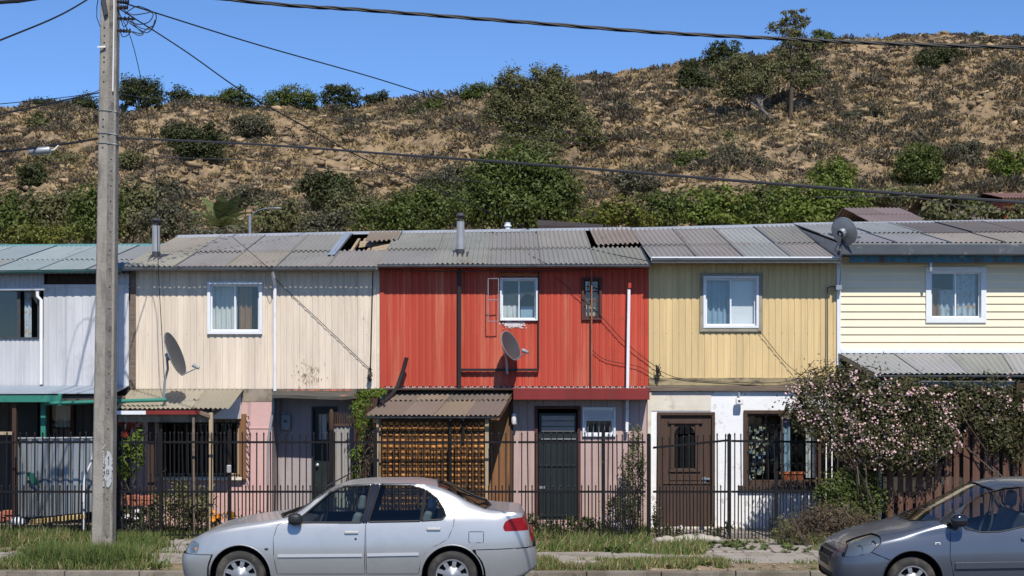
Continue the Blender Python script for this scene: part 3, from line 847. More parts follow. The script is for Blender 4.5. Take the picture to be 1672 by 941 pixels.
for k in range(130):
    x = X(505, WY)+random.gauss(0, .11); z = Z(612, WY)+random.gauss(0, .10); s = random.uniform(.003, .014)
    b.plate([(x+s*math.cos(a)*random.uniform(.5, 1.2), max(zl+.01, z+1.6*s*math.sin(a)*random.uniform(.6, 1.3))) for a in np.linspace(0, 6.0, 8)], WY-.0015-.00005*k, WY-.0005)
b.build('peeling_paint', MATS['stain'], hB)['kind'] = 'stuff'
# ground floor
z0 = .12
pw = hole(258, 392, 684, 779)
siding(XE[1]+.003, X(444, WY), z0, Z(656, WY), WY, [pw], pitch=None).build('lower_wall', MATS['paint_pink'], hB)
siding(XE[1]+.003, X(444, WY), Z(656, WY), zl, WY-.006, pitch=None).build('lower_wall', MATS['concrete_band'], hB)
MB().box(X(398, WY), X(445, WY), WY-.012, WY-.002, Z(700, WY), Z(699, WY)).build('trim', MATS['paint_pink'], hB)
window(hB, 257, 393, 684, 780, 'wood_pale', panes=3, fw=.04, gl='window_glass_dark')
MB().box(X(252, WY), X(397, WY), WY-.10, WY-.002, Z(784, WY), Z(779, WY)).build('sill', MATS['plaster_cream'], hB, bevel=.006)
MB().box(X(391, 25.95), X(402, 25.95), 25.92, 25.975, Z(783, 25.95), Z(676, 25.95)).build('shutter', MATS['wood_plank'], hB, bevel=.005)
b = MB()
for k in range(11):
    z = Z(680+k*10, 25.9); b.tube([(X(402, 25.95), 25.95, z), (X(406+2*(k % 2), 25.88), 25.88, z), (X(406+2*(k % 2), 25.88), 25.88, z-.05)], .006, 5)
b.build('window_grille', MATS['iron_black'], hB)
b = MB()
for k in range(13): b.box(X(262+k*10.4, 25.9)-.007, X(262+k*10.4, 25.9)+.007, 25.88, 25.894, Z(778, 25.9), Z(686, 25.9))
for z in (690, 775): b.box(X(258, 25.9), X(392, 25.9), 25.894, 25.906, Z(z+2, 25.9), Z(z, 25.9))
b.build('window_grille', MATS['iron_black'], hB)
# lean-to
FY = 24.85
c = Corr()
pal = [(.30, .27, .20), (.33, .30, .23), (.27, .24, .18)]
e0, e1 = P(189, 667, FY), P(374, 668, FY); r0, r1 = P(214, 637, WY-.01), P(397, 637, WY-.01)
for k in range(3):
    L = lambda a, b_, t: tuple(lerp(p, q, t) for p, q in zip(a, b_))
    c.sheet(L(e0, e1, k/3), L(e0, e1, (k+1)/3+.008), L(r0, r1, k/3), L(r0, r1, (k+1)/3+.008), pal[k], lift=.004*k, pitch=.075, amp=.012)
c.build('porch_roof', MATS['roof'], hB)
MB().box(X(189, FY), X(238, FY), FY+.0, FY+.035, Z(677, FY), Z(671, FY)).build('fascia', MATS['white_metal'], hB)
MB().box(X(238, FY), X(326, FY), FY+.0, FY+.035, Z(677, FY), Z(670.5, FY)).build('fascia', MATS['paint_red_dark'], hB)
MB().hexa(P(326, 677, FY), P(342, 683, FY), P(397, 645, WY-.02), P(385, 642, WY-.02), (0, 0, .045)).build('verge_board', MATS['wood_ledge'], hB)
c = Corr()
a0, a1, t0, t1 = P(345, 684, FY+.12), P(393, 684, WY-.1), P(345, 668, FY+.12), P(393, 645, WY-.1)
c.sheet(a0, a1, t0, t1, (.55, .54, .52), pitch=.07, amp=.008)
c.build('side_panel', MATS['roof'], hB)
MB().box(X(340.5, FY), X(347, FY), FY+.02, FY+.08, .16, Z(674, FY)).build('post', MATS['wood_pale'], hB, bevel=.004)
MB().box(X(241, FY+.4), X(251, FY+.4), FY+.4, FY+.48, .16, Z(662, FY+.4)).build('post', MATS['wood_dark'], hB, bevel=.004)
MB().box(X(313, FY), X(317, FY), FY+.04, FY+.07, .16, Z(676, FY)).build('post', MATS['wood_ledge'], hB)
# ragged curtain of sacking under the lean-to
o = curtain(hB, X(192, FY+.1), X(340, FY+.1), Z(690, FY), Z(677, FY), FY+.16, MATS['concrete_band'], .12, .015)
# recessed entrance
RYY = 26.55
siding(X(444, RYY)-.1, X(620, RYY)+.1, z0, 2.46, RYY, [hole(511, 549, 664, 868, RYY)], pitch=.55, depth=.006, prof=((0, 0), (.96, 0), (.97, 1), (.99, 1))).build('lower_wall', MATS['paint_lilac'], hB)
MB().box(X(444, WY)-.03, X(444, WY), WY+.003, RYY, z0, Z(638, WY)).build('lower_wall', MATS['paint_lilac'], hB)
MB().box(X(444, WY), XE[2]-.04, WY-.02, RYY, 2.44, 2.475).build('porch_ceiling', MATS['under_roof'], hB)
siding(X(578, WY), XE[2]-.004, z0, zl, WY, pitch=.12).build('lower_wall', MATS['wood_dark'], hB)
b = MB()
pts = [445, 470, 500, 528, 560, 582]
for p, q in zip(pts, pts[1:]):
    d0 = 646+3*math.sin(p*.05); b.hexa(P(p, 652+2*math.sin(p), 25.72), P(q, 652+2*math.sin(q), 25.72), P(q, 640, WY-.01), P(p, 640, WY-.01), (0, 0, .05))
b.build('canopy_board', MATS['wood_rot'], hB)
for k in range(9):
    x = X(468+k*12, WY); MB().box(x, x+random.uniform(.07, .115), WY-.09, WY-.03, Z(641, WY), Z(635.5+random.random()*2, WY)).build('broken_brick', MATS['brick_red'], hB, bevel=.006)
d = MB().box(X(513, RYY), X(547, RYY), RYY+.03, RYY+.07, .2, Z(667, RYY)).build('door', MATS['door_dark'], hB, bevel=.005)
MB().box(X(520, RYY), X(537, RYY), RYY+.015, RYY+.028, Z(719, RYY), Z(676, RYY)).build('pane', MATS['window_glass_dark'], d)
curtain(d, X(520, RYY), X(533, RYY), Z(718, RYY), Z(677, RYY), RYY+.012, MATS['curtain_white'], .05, .004)
MB().lathe([(.03, 0), (.03, .02), (.012, .03), (.022, .06), (.001, .075)], (X(518, RYY), RYY+.03, Z(760, RYY)), (0, -1, 0), 12).build('handle', MATS['steel_grey'], d, smooth=True)
ringbox(MB(), X(509, RYY), X(551, RYY), .16, Z(664, RYY), RYY-.03, RYY+.02, .035).build('door_frame', MATS['door_dark'], hB)
mb_ = MB(); x, y = X(468, RYY), RYY-.09
b = MB().box(X(460, RYY), X(476, RYY), RYY-.13, RYY-.004, Z(702, RYY), Z(676, RYY)).build('meter_box', MATS['plastic_grey'], hB, bevel=.02, seg=2)
MB().lathe([(.028, 0), (.024, .012), (.001, .014)], (X(468, RYY), RYY-.13, Z(687, RYY)), (0, -1, 0), 14).build('dial', MATS['lens_black'], b, smooth=True)
MB().tube([P(460, 680, RYY-.03), P(460, 655, RYY-.03), P(452, 650, RYY-.03)], .012, 6).build('conduit', MATS['plastic_grey'], b)
MB().tube([P(446, 640, WY-.03), P(446, 668, WY-.03), P(438, 720, WY-.03), P(437, 860, WY-.03)], .022, 8).build('conduit', MATS['plastic_grey'], hB, smooth=True)

def nails(h, pa, pb, py, skip=()):
    b = MB()
    x = X(pa, WY)+.05
    while x < X(pb, WY):
        if not any(X(a, WY) < x < X(c_, WY) for a, c_ in skip):
            b.lathe([(.007, 0), (.005, .004), (.001, .005)], (x, WY, Z(py, WY)+random.uniform(-.006, .006)), (0, -1, 0), 6)
        x += .21
    b.build('nail', MATS['rust_lintel'], h)
mat('rust_lintel', (.36, .12, .05), .9, vary=(.3, 9), bump=(.5, 20))
nails(hB, 216, 618, 546, [(336, 432)]); nails(hC, 624, 1056, 547); nails(hD, 1062, 1364, 545, [(1140, 1246)])
# ================================================================ house C, red
zl = Z(633, WY)
w1, w2 = hole(817, 877.5, 454, 524), hole(950, 982, 453, 523)
siding(XE[2]+.003, XE[3]-.003, zl, zt[2], WY, [w1, w2], pitch=.105, depth=.010, prof=((0, 0), (.45, 0), (.52, 1), (.60, 1), (.67, 0), (.78, 0), (.84, .7), (.92, .7))).build('wall', MATS['paint_red'], hC)
MB().box(XE[2]+.003, XE[2]+.07, WY-.02, WY-.004, zl, zt[2]-.02).build('corner_trim', MATS['paint_red'], hC)
o = window(hC, 816.5, 878, 454, 524, 'white_metal', fw=.028, sashw=.02, curtains=((.02, .5, .0, .35, 'curtain_white'),))
MB().plate([(X(819, WY), Z(522, WY)), (X(838, WY), Z(522, WY)), (X(845, WY), Z(495, WY)), (X(858, WY), Z(478, WY)), (X(876, WY), Z(484, WY)), (X(876, WY), Z(476, WY)), (X(819, WY), Z(480, WY))], WY+.22, WY+.23).build('curtain', MATS['wood_pale'], o)  # pale peaked outline behind the glass, painted as a reflected gable
MB().box(X(850, WY), X(876, WY), WY+.2, WY+.21, Z(521, WY), Z(500, WY)).build('blind', MATS['curtain_blue'], o)
b = MB()   # open grille hinged off the left jamb
def gr(b, x0, x1, z0, z1, y):
    for (p, q) in (((x0, z0), (x1, z0)), ((x1, z0), (x1, z1)), ((x1, z1), (x0, z1)), ((x0, z1), (x0, z0)), ((x0, (z0+z1)/2), (x1, (z0+z1)/2))):
        b.tube([(p[0], y, p[1]), (q[0], y, q[1])], .008, 6)
gr(b, X(797, 25.78), X(814, 25.78), Z(525, 25.78), Z(455, 25.78), 25.80)
b.build('window_grille', MATS['steel_grey'], o)
b = MB()
for k in range(16):
    x = X(815+k*3.9, WY); b.box(x, x+.038, WY-.03, WY-.004, Z(452, WY)+random.uniform(-.01, .01), Z(446, WY)+random.uniform(-.01, .012))
b.build('lintel', MATS['rust_lintel'], o)
mat('paint_flake', (.62, .55, .54), .85, vary=(.2, 9))
b = MB()  # pale flecks of peeling paint below the window
for k in range(150):
    x = X(838+random.uniform(-1, 1)*14, WY)+random.gauss(0, .04); z = Z(530, WY)+random.gauss(0, .035); s = random.uniform(.003, .020)*math.exp(-((z-Z(529, WY))/.07)**2)+.002
    b.plate([(x+1.5*s*math.cos(a)*random.uniform(.5, 1.2), z+s*math.sin(a)*random.uniform(.6, 1.3)) for a in np.linspace(0, 5.7, 7)], WY-.002-.00005*k, WY-.0005)
b.build('peeling_paint', MATS['paint_flake'], hC)['kind'] = 'stuff'
mat('frame_maroon', (.085, .03, .026), .7, vary=(.25, 6))
o = window(hC, 949.5, 982.5, 453, 523, 'frame_maroon', panes=1, fw=.04)
b = MB()
for p in (476, 492): b.box(X(953, WY), X(979, WY), WY+.003, WY+.03, Z(p+1, WY), Z(p-1, WY))
b.build('glazing_bar', MATS['frame_maroon'], o)
b = MB()
for k in range(5): b.box(X(952+k*5.5, WY), X(956+k*5.5, WY), WY+.14, WY+.2, Z(521, WY), Z(random.choice([478, 484, 496, 502]), WY))
b.build('shelf_items', MATS['wood_pale'], o)
downpipe(hC, 966, 440, 630, 'brown_pipe', .026, 25.90, round_=True, name='conduit')
b = MB(); b.box(X(747, 25.93), X(753, 25.93), 25.90, 25.96, Z(638, 25.93), Z(440, 25.93)); b.build('downpipe', MATS['black_pipe'], hC, bevel=.006)
MB().box(X(742, 25.9), X(759, 25.9), 25.86, 25.98, Z(640, 25.9), Z(634, 25.9)).build('pipe_foot', MATS['black_pipe'], hC)
MB().box(X(753, 25.94), X(880, 25.94), 25.92, 25.96, Z(606, 25.94), Z(602, 25.94)).build('conduit', MATS['black_pipe'], hC)
MB().box(X(878, 25.96), X(880.5, 25.96), 25.95, 25.975, Z(602, 25.96), Z(443, 25.96)).build('conduit', MATS['black_pipe'], hC)
downpipe(hC, 1027, 472, 706, 'white_pipe', .048, 25.90, px1=1023.5)
downpipe(hC, 1028, 442, 471, 'pipe_red_paint', .052, 25.88)
MB().tube([P(625, 440, 25.8), P(700, 443, 25.82), P(900, 442, 25.82), P(960, 441, 25.8)], .008, 6).build('conduit', MATS['cable_grey'], hC)
MB().tube([P(664, 584, 25.78), P(658, 606, 25.78), P(649, 632, 25.7), P(640, 645, 25.55), P(622, 661, 25.3)], .034, 8).build('drain_pipe', MATS['black_pipe'], hC, smooth=True)
# beam and ground floor
MB().box(X(838, 25.6), XE[3]-.02, 25.57, 25.62, Z(653, 25.6), Z(634, 25.6)).build('fascia', MATS['paint_red_dark'], hC, bevel=.005)
MB().box(X(838, 25.6), XE[3]-.02, 25.62, WY+.05, Z(651, 25.6), Z(649, 25.6)).build('soffit', MATS['under_roof'], hC)
MB().box(XE[2]+.003, XE[3]-.003, 25.625, WY+.03, Z(637, 25.62), Z(634.5, 25.62)).build('sill_board', MATS['wood_dark'], hC)
dr, lw = hole(874, 946, 664, 850), hole(950, 1006, 664, 714)
siding(XE[2]+.003, XE[3]-.02, z0, zl+.02, WY, [dr, lw], pitch=.26, depth=.012, prof=((0, 0), (.93, 0), (.95, 1), (.985, 1))).build('lower_wall', MATS['paint_rose'], hC)
MB().box(X(797, 25.9), X(833, 25.9), 25.93, 25.985, z0, Z(640, 25.9)).build('lower_wall', MATS['wood_plank'], hC)
MB().box(X(833, 25.9), X(838, 25.9), 25.90, 25.985, z0, Z(652, 25.9)).build('post', MATS['wood_brown'], hC)
ringbox(MB(), X(873, WY), X(948, WY), .14, Z(663, WY), WY-.03, WY+.05, .05).build('door_frame', MATS['frame_maroon'], hC, bevel=.004)
d = MB().box(X(879, WY), X(942, WY), WY+.02, WY+.06, .2, Z(709, WY)).build('door', MATS['door_dark'], hC, bevel=.004)
b = MB()
for k in range(7):
    x = X(883+k*9, WY); b.box(x-.012, x+.012, WY-.0, WY+.02, .24, Z(714, WY))
for z in (716, 760, 800, 842): b.box(X(880, WY), X(941, WY), WY-.004, WY+.0, Z(z+2, WY), Z(z-2, WY))
b.build('door_grille', MATS['door_dark'], d, bevel=.003)
mat('peeled_metal', (.22, .23, .23), .6, vary=(.4, 12))
MB().box(X(884, WY), X(940, WY), WY-.009, WY-.005, Z(718, WY), Z(716, WY)).build('rail', MATS['peeled_metal'], d)
MB().box(X(881, WY), X(890, WY), WY-.012, WY-.004, Z(798, WY), Z(794, WY)).build('handle', MATS['steel_grey'], d)
MB().box(X(880, WY), X(941, WY), WY+.02, WY+.05, Z(708, WY), Z(675, WY)).build('transom', MATS['door_dark'], hC)
b = MB()
for k in range(3): b.box(X(884, WY), X(938, WY), WY+.0, WY+.018, Z(705-k*9, WY), Z(697-k*9, WY))
b.build('transom_board', MATS['door_panel'], hC, bevel=.004)
o = window(hC, 951, 1005, 665, 713, 'white_metal', fw=.035, panes=1, gl='window_glass_dark', curtains=((.05, .95, 0, .6, 'curtain_white'),))
b = MB()
for k in range(6): b.box(X(955, WY), X(1001, WY), WY-.02, WY+.0, Z(671+k*3.2, WY), Z(668.6+k*3.2, WY))
b.build('roller_blind', MATS['blind_white'], o, bevel=.002)
b = MB()
for k in range(5): b.tube([P(960+k*9, 712, WY-.06), P(960+k*9, 686, WY-.06)], .006, 5)
b.build('window_grille', MATS['steel_grey'], o)
# porch: roof, posts, woven screen
PY = 24.95
pal = [(.16, .125, .10), (.175, .14, .11), (.20, .155, .115), (.15, .12, .10)]
e0, e1 = P(598, 678, PY-.14), P(815, 679, PY-.14); r0, r1 = P(653, 637, WY-.02), P(841, 635, WY-.02)
c = Corr()
for r, (va, vb) in enumerate(((0, .58), (.54, 1))):
    for k in range(4):
        def q(t, v): return tuple(lerp(lerp(a, b_, t), lerp(c_, d_, t), v) for a, b_, c_, d_ in zip(e0, e1, r0, r1))
        c.sheet(q(k/4, va), q((k+1)/4+.008, va), q(k/4, vb), q((k+1)/4+.008, vb), jit(pal[(k+r) % 4], .08), lift=.004*(k % 2)+.014*r, pitch=.08, amp=.014)
c.build('porch_roof', MATS['roof'], hC)
gutter(hC, X(597, PY-.16), X(812, PY-.16), PY-.19, Z(680.5, PY-.16), 'gutter_dark', .032)
MB().hexa(P(802, 688, PY-.12), P(815, 686, PY-.12), P(842, 640, WY-.03), P(839, 646, WY-.03), (.0, 0, .03)).build('verge_board', MATS['wood_plank'], hC)
sx0, sx1, sz1 = X(623, PY), X(792, PY), Z(684, PY)
m = MB()
for k, p in enumerate((616.5, 621)): m.box(X(p, PY)-.018, X(p, PY)+.018, PY-.02+.05*k, PY+.04+.05*k, .16, Z(684, PY))
m.build('post', MATS['wood_pale'], hC, bevel=.003)
MB().box(X(792, PY), X(798, PY), PY-.03, PY+.04, .16, Z(684, PY)).build('post', MATS['wood_pale'], hC, bevel=.003)
m = MB(); nc = 17; cw = (sx1-sx0)/nc; rh = .0905; nr = int((sz1-.2)/rh)
for r in range(nr):
    zc = sz1-.03-(r+.5)*rh; hh = rh*random.uniform(.24, .30)
    for k in range(nc):
        xa = sx0+k*cw+.010; xb = xa+cw-.018+random.uniform(-.006, .004); dz = random.uniform(-.005, .005); n_ = 6
        v = []; f = []
        for j in range(n_+1):
            t = j/n_; bulge = .030*math.sin(math.pi*t)**.6
            for s in range(5):
                u = s/4; bb = bulge*(.35+.65*math.sin(math.pi*u))
                v.append((lerp(xa, xb, t), PY+.015-bb, zc+dz+hh*(2*u-1)*(1-.12*abs(2*t-1)**3)))
        for j in range(n_):
            for s in range(4): f.append((j*5+s, (j+1)*5+s, (j+1)*5+s+1, j*5+s+1))
        m.add(v, f)
scr = m.build('porch_screen', MATS['amber_weave'], hC, smooth=True)
m = MB()
for k in range(nc+1): m.box(sx0+k*cw-.009, sx0+k*cw+.009, PY-.012, PY+.012, .2, sz1)
for r in range(nr+1):
    z = sz1-.03-r*rh; m.box(sx0, sx1, PY+.013, PY+.03, z-.014, z+.014)
m.build('lattice', MATS['amber_slat'], scr)
MB().box(sx0, sx1, PY+.05, PY+.06, .2, sz1).build('backing', MATS['amber_slat'], scr)
for p in (735.5, 757): MB().box(X(p, PY-.08)-.02, X(p, PY-.08)+.02, PY-.10, PY-.05, (.16 if p < 740 else Z(717, PY)), Z(684, PY)).build('post', MATS['iron_black'], hC)
for xa in (sx0-.03, sx1+.02): MB().box(xa, xa+.03, PY+.06, WY-.02, .16, Z(676, PY)).build('side_panel', MATS['wood_plank'], hC)

mat('window_casing', (.30, .275, .21), .8, vary=(.2, 5), grime=[((.16, .14, .11), .5, .7, 4, (1,1,1))])
# ================================================================ house D, yellow
zl = Z(627, WY)
wD = hole(1148, 1239, 450, 538)
siding(XE[3]+.003, XE[4]-.003, zl, zt[3], WY, [wD]).build('wall', MATS['paint_yellow'], hD)
o = window(hD, 1148, 1238.5, 451, 536, 'white_metal', outer='window_casing', fw=.04, curtains=((.0, .5, 0, 1, 'curtain_blue'),))
xa, xb = X(1193, WY), X(1234, WY)
MB().box(xa, xb, WY+.10, WY+.105, Z(532, WY), Z(456, WY)).build('blind', MATS['blind_white'], o)
downpipe(hD, 1351, 470, 602, 'flue_dark', .018, 25.94, round_=True, name='conduit')
MB().tube([P(1351, 470, 25.94), P(1358, 468, 25.93), P(1368, 468, 25.93)], .009, 6).build('conduit', MATS['flue_dark'], hD)
m = MB()
m.box(XE[3]+.003, XE[4]-.003, WY-.03, WY-.004, Z(630, WY), Z(617, WY))
mat('sill_weathered', (.34, .27, .15), .85, vary=(.25, 4, (1,1,3)), grime=[((.10, .085, .06), .47, .62, 5, (.7,1,2))])
m.build('sill_board', MATS['sill_weathered'], hD, bevel=.004)
MB().box(X(1055, WY), X(1345, WY), WY-.075, WY-.002, Z(639, WY-.05), Z(630.5, WY-.05)).build('ledge', MATS['wood_ledge'], hD, bevel=.008)
dD, wl = hole(1074, 1166, 674, 870), hole(1214, 1340, 670, 792)
siding(XE[3]+.003, XE[4]-.003, z0, Z(636, WY), WY, [dD, wl], pitch=None).build('lower_wall', MATS['plaster_white'], hD)
siding(X(1063, WY), X(1161, WY), Z(671, WY), Z(640, WY), WY-.012, pitch=None).build('plaster_panel', MATS['plaster_cream'], hD)
MB().box(X(1057, WY), X(1063, WY), WY-.05, WY-.003, z0, Z(640, WY)).build('corner_trim', MATS['plaster_cream'], hD)
m = MB(); m.box(X(1060, WY), X(1345, WY), WY-.06, WY-.003, .0, .24); m.build('plinth', MATS['plaster_cream'], hD, bevel=.01)
ringbox(MB(), X(1073, WY), X(1167, WY), .16, Z(673, WY), WY-.05, WY+.06, .055).build('door_frame', MATS['wood_brown'], hD, bevel=.006)
# the carved door with its arched opening
ax0, ax1, az0, az1 = X(1101, WY), X(1135, WY), Z(765, WY), Z(694, WY)
m = MB()
dx0, dx1, dz0, dz1 = X(1079, WY), X(1161, WY), .22, Z(678, WY)
acx, ar = (ax0+ax1)/2, (ax1-ax0)/2
m.box(dx0, ax0, WY+.0, WY+.045, dz0, dz1); m.box(ax1, dx1, WY+.0, WY+.045, dz0, dz1); m.box(ax0, ax1, WY+.0, WY+.045, dz0, az0)
arch = [(acx+ar*math.cos(a), az1-ar+ar*math.sin(a)) for a in np.linspace(math.pi, 0, 17)]
for (p, q) in zip(arch, arch[1:]):
    m.plate([p, q, (q[0], dz1), (p[0], dz1)], WY+.0, WY+.045)
d = m.build('door', MATS['wood_brown'], hD)
m = MB()
m.box(X(1091, WY), X(1147, WY), WY-.045, WY-.002, Z(692, WY), Z(686, WY)); m.box(X(1095, WY), X(1101, WY), WY-.025, WY-.002, Z(766, WY), Z(692.5, WY)); m.box(X(1135, WY), X(1141, WY), WY-.025, WY-.002, Z(766, WY), Z(692.5, WY))
m.box(X(1092, WY), X(1144, WY), WY-.035, WY-.002, Z(771, WY), Z(766.5, WY)); m.box(X(1082, WY), X(1160, WY), WY-.02, WY-.002, Z(791, WY), Z(788, WY))
m.box(X(1093, WY), X(1143, WY), WY-.012, WY-.002, Z(785, WY), Z(774, WY))
m.build('moulding', MATS['wood_brown'], d, bevel=.005)
MB().box(ax0, ax1, WY+.05, WY+.056, az0, az1).build('pane', MATS['window_glass_dark'], d)
curtain(d, X(1124, WY), X(1134, WY), Z(762, WY), Z(697, WY), WY+.075, MATS['cloth_dark'], .05, .01)
m = MB(); m.box(X(1147, WY), X(1153, WY), WY-.008, WY-.001, Z(790, WY), Z(779, WY)); m.box(X(1146, WY), X(1159, WY), WY-.04, WY-.025, Z(783, WY), Z(781, WY)); m.lathe([(.02, 0), (.02, .03), (.001, .032)], (X(1157, WY), WY-.001, Z(782, WY)), (0, -1, 0), 12)
m.build('handle', MATS['steel_grey'], d)
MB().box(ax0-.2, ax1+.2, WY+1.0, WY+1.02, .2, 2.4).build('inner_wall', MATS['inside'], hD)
# ground floor window with a scrolled grille
o = window(hD, 1214, 1341, 670, 793, 'wood_brown', panes=2, fw=.06, sashw=.03, curtains=((.50, .63, .05, .98, 'curtain_blue'), (.86, 1., .05, 1, 'curtain_white')))
m = MB()
for k in range(5):
    x = X(1226+k*25, 25.9); m.tube([(x, 25.9, Z(790, 25.9)), (x, 25.9, Z(673, 25.9))], .005, 5)
for k in range(10):
    for zz in (702, 735, 765):
        cx, cz = X(1226+k*11.5, 25.9), Z(zz, 25.9)
        m.tube([(cx+.05*math.cos(a)*(1-.07*a), 25.9, cz+.10*math.sin(a)*(1-.07*a)) for a in np.linspace(0, 8, 14)], .005, 4, cap=False)
m.build('window_grille', MATS['iron_black'], o)
m = MB(); rr = MB()
for k in range(60):
    x = X(1222+random.random()*30, WY); z = Z(700+random.random()*86, WY); s = random.uniform(.02, .06)
    m.box(x, x+s, WY+.11+.0005*k, WY+.115+.0005*k, z, z+s*random.uniform(.5, 1.3))
mat('ornaments', (.34, .34, .22), .6, island=.8, hue=((.10, .22, .32), .4, 1.))
m.build('window_ornaments', MATS['ornaments'], o)
MB().box(X(1206, WY), X(1348, WY), WY-.09, WY-.002, Z(799, WY), Z(793, WY)).build('sill', MATS['wood_brown'], hD, bevel=.006)

# ================================================================ house E, cream
zl = Z(571, WY)
wE = hole(1511, 1609, 436, 527)
clapboard(XE[4]+.06, XE[5], zl, zt[4], WY, [wE]).build('wall', MATS['paint_cream'], hE)
MB().box(XE[4]-.006, XE[4]+.06, WY-.035, WY+.03, Z(600, WY), zt[4]-.02).build('corner_trim', MATS['white_metal'], hE, bevel=.004)
MB().box(XE[4]+.062, XE[5], WY-.045, WY-.0, Z(577, WY), Z(570.5, WY)).build('trim', MATS['white_metal'], hE, bevel=.004)
o = window(hE, 1511, 1609.5, 436, 527.5, 'white_metal', fw=.085, sashw=.026, curtains=((.5, .98, 0, 1, 'curtain_floral'), (.2, .5, 0, .62, 'curtain_floral'), (.08, .24, 0, .66, 'curtain_brown')))
MB().box(X(1517, 25.7), X(1521, 25.7), 25.66, 25.72, Z(443, 25.7), Z(427, 25.7)).build('bracket', MATS['steel_grey'], hE)
MB().tube([P(1376, 418, 25.75), P(1430, 421, 25.8), P(1540, 424, 25.8), P(1700, 427, 25.8)], .009, 5).build('conduit', MATS['cable_black'], hE)
siding(XE[4]+.003, XE[5], .12, zl, WY+.02, pitch=.2).build('lower_wall', MATS['inside'], hE)  # near-black interior colour stands in for the shade under the lower roof
EY = 24.75
c = Corr(); pal = [(.26, .27, .27), (.28, .28, .275), (.25, .25, .24), (.29, .29, .28)]
e0, e1 = P(1428, 610, EY), P(1960, 611, EY); r0, r1 = P(1369, 577.5, WY-.05), P(1990, 577.5, WY-.05)
for k in range(7):
    c.sheet(tuple(lerp(a, b_, k/7) for a, b_ in zip(e0, e1)), tuple(lerp(a, b_, (k+1)/7+.004) for a, b_ in zip(e0, e1)),
            tuple(lerp(a, b_, k/7) for a, b_ in zip(r0, r1)), tuple(lerp(a, b_, (k+1)/7+.004) for a, b_ in zip(r0, r1)), jit(pal[k % 4], .05), lift=.004*(k % 2), pitch=.08, amp=.012)
c.build('porch_roof', MATS['roof'], hE)
gutter(hE, X(1430, EY), X(1960, EY), EY-.05, Z(612.5, EY), 'gutter_grey', .042)
MB().box(X(1440, EY+.1), X(1960, EY+.1), EY+.08, EY+.13, Z(634, EY), Z(622, EY)).build('porch_beam', MATS['gutter_grey'], hE)
MB().hexa(P(1369, 583, WY-.04), P(1369, 577, WY-.04), P(1428, 611, EY), P(1428, 619, EY), (.01, 0, 0)).build('verge_board', MATS['gutter_grey'], hE)
MB().tube([P(1437, 872, EY-.15), P(1437, 625, EY-.15)], .022, 8).build('post', MATS['steel_grey'], hE)
MB().box(X(1660, EY), X(1672, EY), EY, EY+.1, .1, Z(622, EY)).build('post', MATS['wood_dark'], hE)
# ------------------------------------------------------------------ utility pole
QY = 23.2
zb, ztp = .05, Z(-140, QY)
def pole_x(z):          # the pole leans a little to the right as it rises
    return lerp(X(169, QY), X(180, QY), (z-Z(905, QY))/(Z(0, QY)-Z(905, QY)))
def pole_w(z): return lerp(.152, .118, (z-.1)/(Z(0, QY)-.1))
pole = thing('utility_pole', 'tall grey concrete utility pole with a tangle of black cable at its top', 'utility pole', (X(169, QY), QY, .1))
m = MB()
zs = [zb, .4] + list(np.linspace(.8, ztp, 14))
ring = lambda z: [(pole_x(z)+a*pole_w(z), QY+b_*pole_w(z), z) for a, b_ in ((-1, -.72), (-.86, -.9), (.02, -.9), (.10, -.80), (.80, -.74), (.98, -.60), (1, .8), (.85, .9), (-.85, .9), (-1, .75))]
v = [p for z in zs for p in ring(z)]; n = 10
f = [(i*n+k, i*n+(k+1) % n, (i+1)*n+(k+1) % n, (i+1)*n+k) for i in range(len(zs)-1) for k in range(n)] + [tuple(range((len(zs)-1)*n, len(zs)*n))]
m.add(v, f)
m.build('shaft', MATS['pole_concrete'], pole, bevel=.008)
hole_proto = None
for k, py in enumerate((48, 61, 72, 81, 96, 104, 120, 136, 197, 209, 225, 243, 262, 281, 305, 330, 350, 380, 410, 440, 470, 505, 540, 575, 610, 640, 668, 700, 815, 876)):
    z = Z(py, QY); xx = pole_x(z) + (.52 if py > 250 else -.42)*pole_w(z)
    yy = QY-(.77 if py > 250 else .9)*pole_w(z)
    if hole_proto is None:
        hole_proto = MB().lathe([(.013, .0), (.013, .004), (.001, .005)], (WLOC[pole.name][0], WLOC[pole.name][1], WLOC[pole.name][2]), (0, -1, 0), 8).build('bolt_hole', MATS['pole_hole'], pole); o = hole_proto
    else:
        o = hole_proto.copy(); COL.objects.link(o)
    o.location = (xx-WLOC[pole.name][0], yy-WLOC[pole.name][1], z-WLOC[pole.name][2])
m = MB()
random.seed(5)
z = Z(430, QY)
while z > Z(650, QY):       # worn lettering pressed into the right face
    if False: pass
    z -= .2
for py in (182, 219, 235):
    z = Z(py, QY); w = pole_w(z)+.004; xc = pole_x(z)
    m.tube([(xc-w, QY-w*.75, z), (xc-w*.86, QY-w*.93, z), (xc+.1*w, QY-w*.93, z-.005), (xc+w, QY-w*.68, z-.02), (xc+w, QY+w*.9, z), (xc-w, QY+w*.9, z), (xc-w, QY-w*.75, z)], .006, 5)
m.build('strap', MATS['steel_grey'], pole)
xa = lambda py, k: pole_x(Z(py, QY))+k*pole_w(Z(py, QY))
MB().tube([(xa(-120, .75), QY-.13, Z(-120, QY)), (xa(25, .75), QY-.13, Z(25, QY)), (xa(90, .72), QY-.125, Z(90, QY)), (xa(152, .7), QY-.13, Z(152, QY))], .011, 6).build('conduit', MATS['plastic_white'], pole, smooth=True)
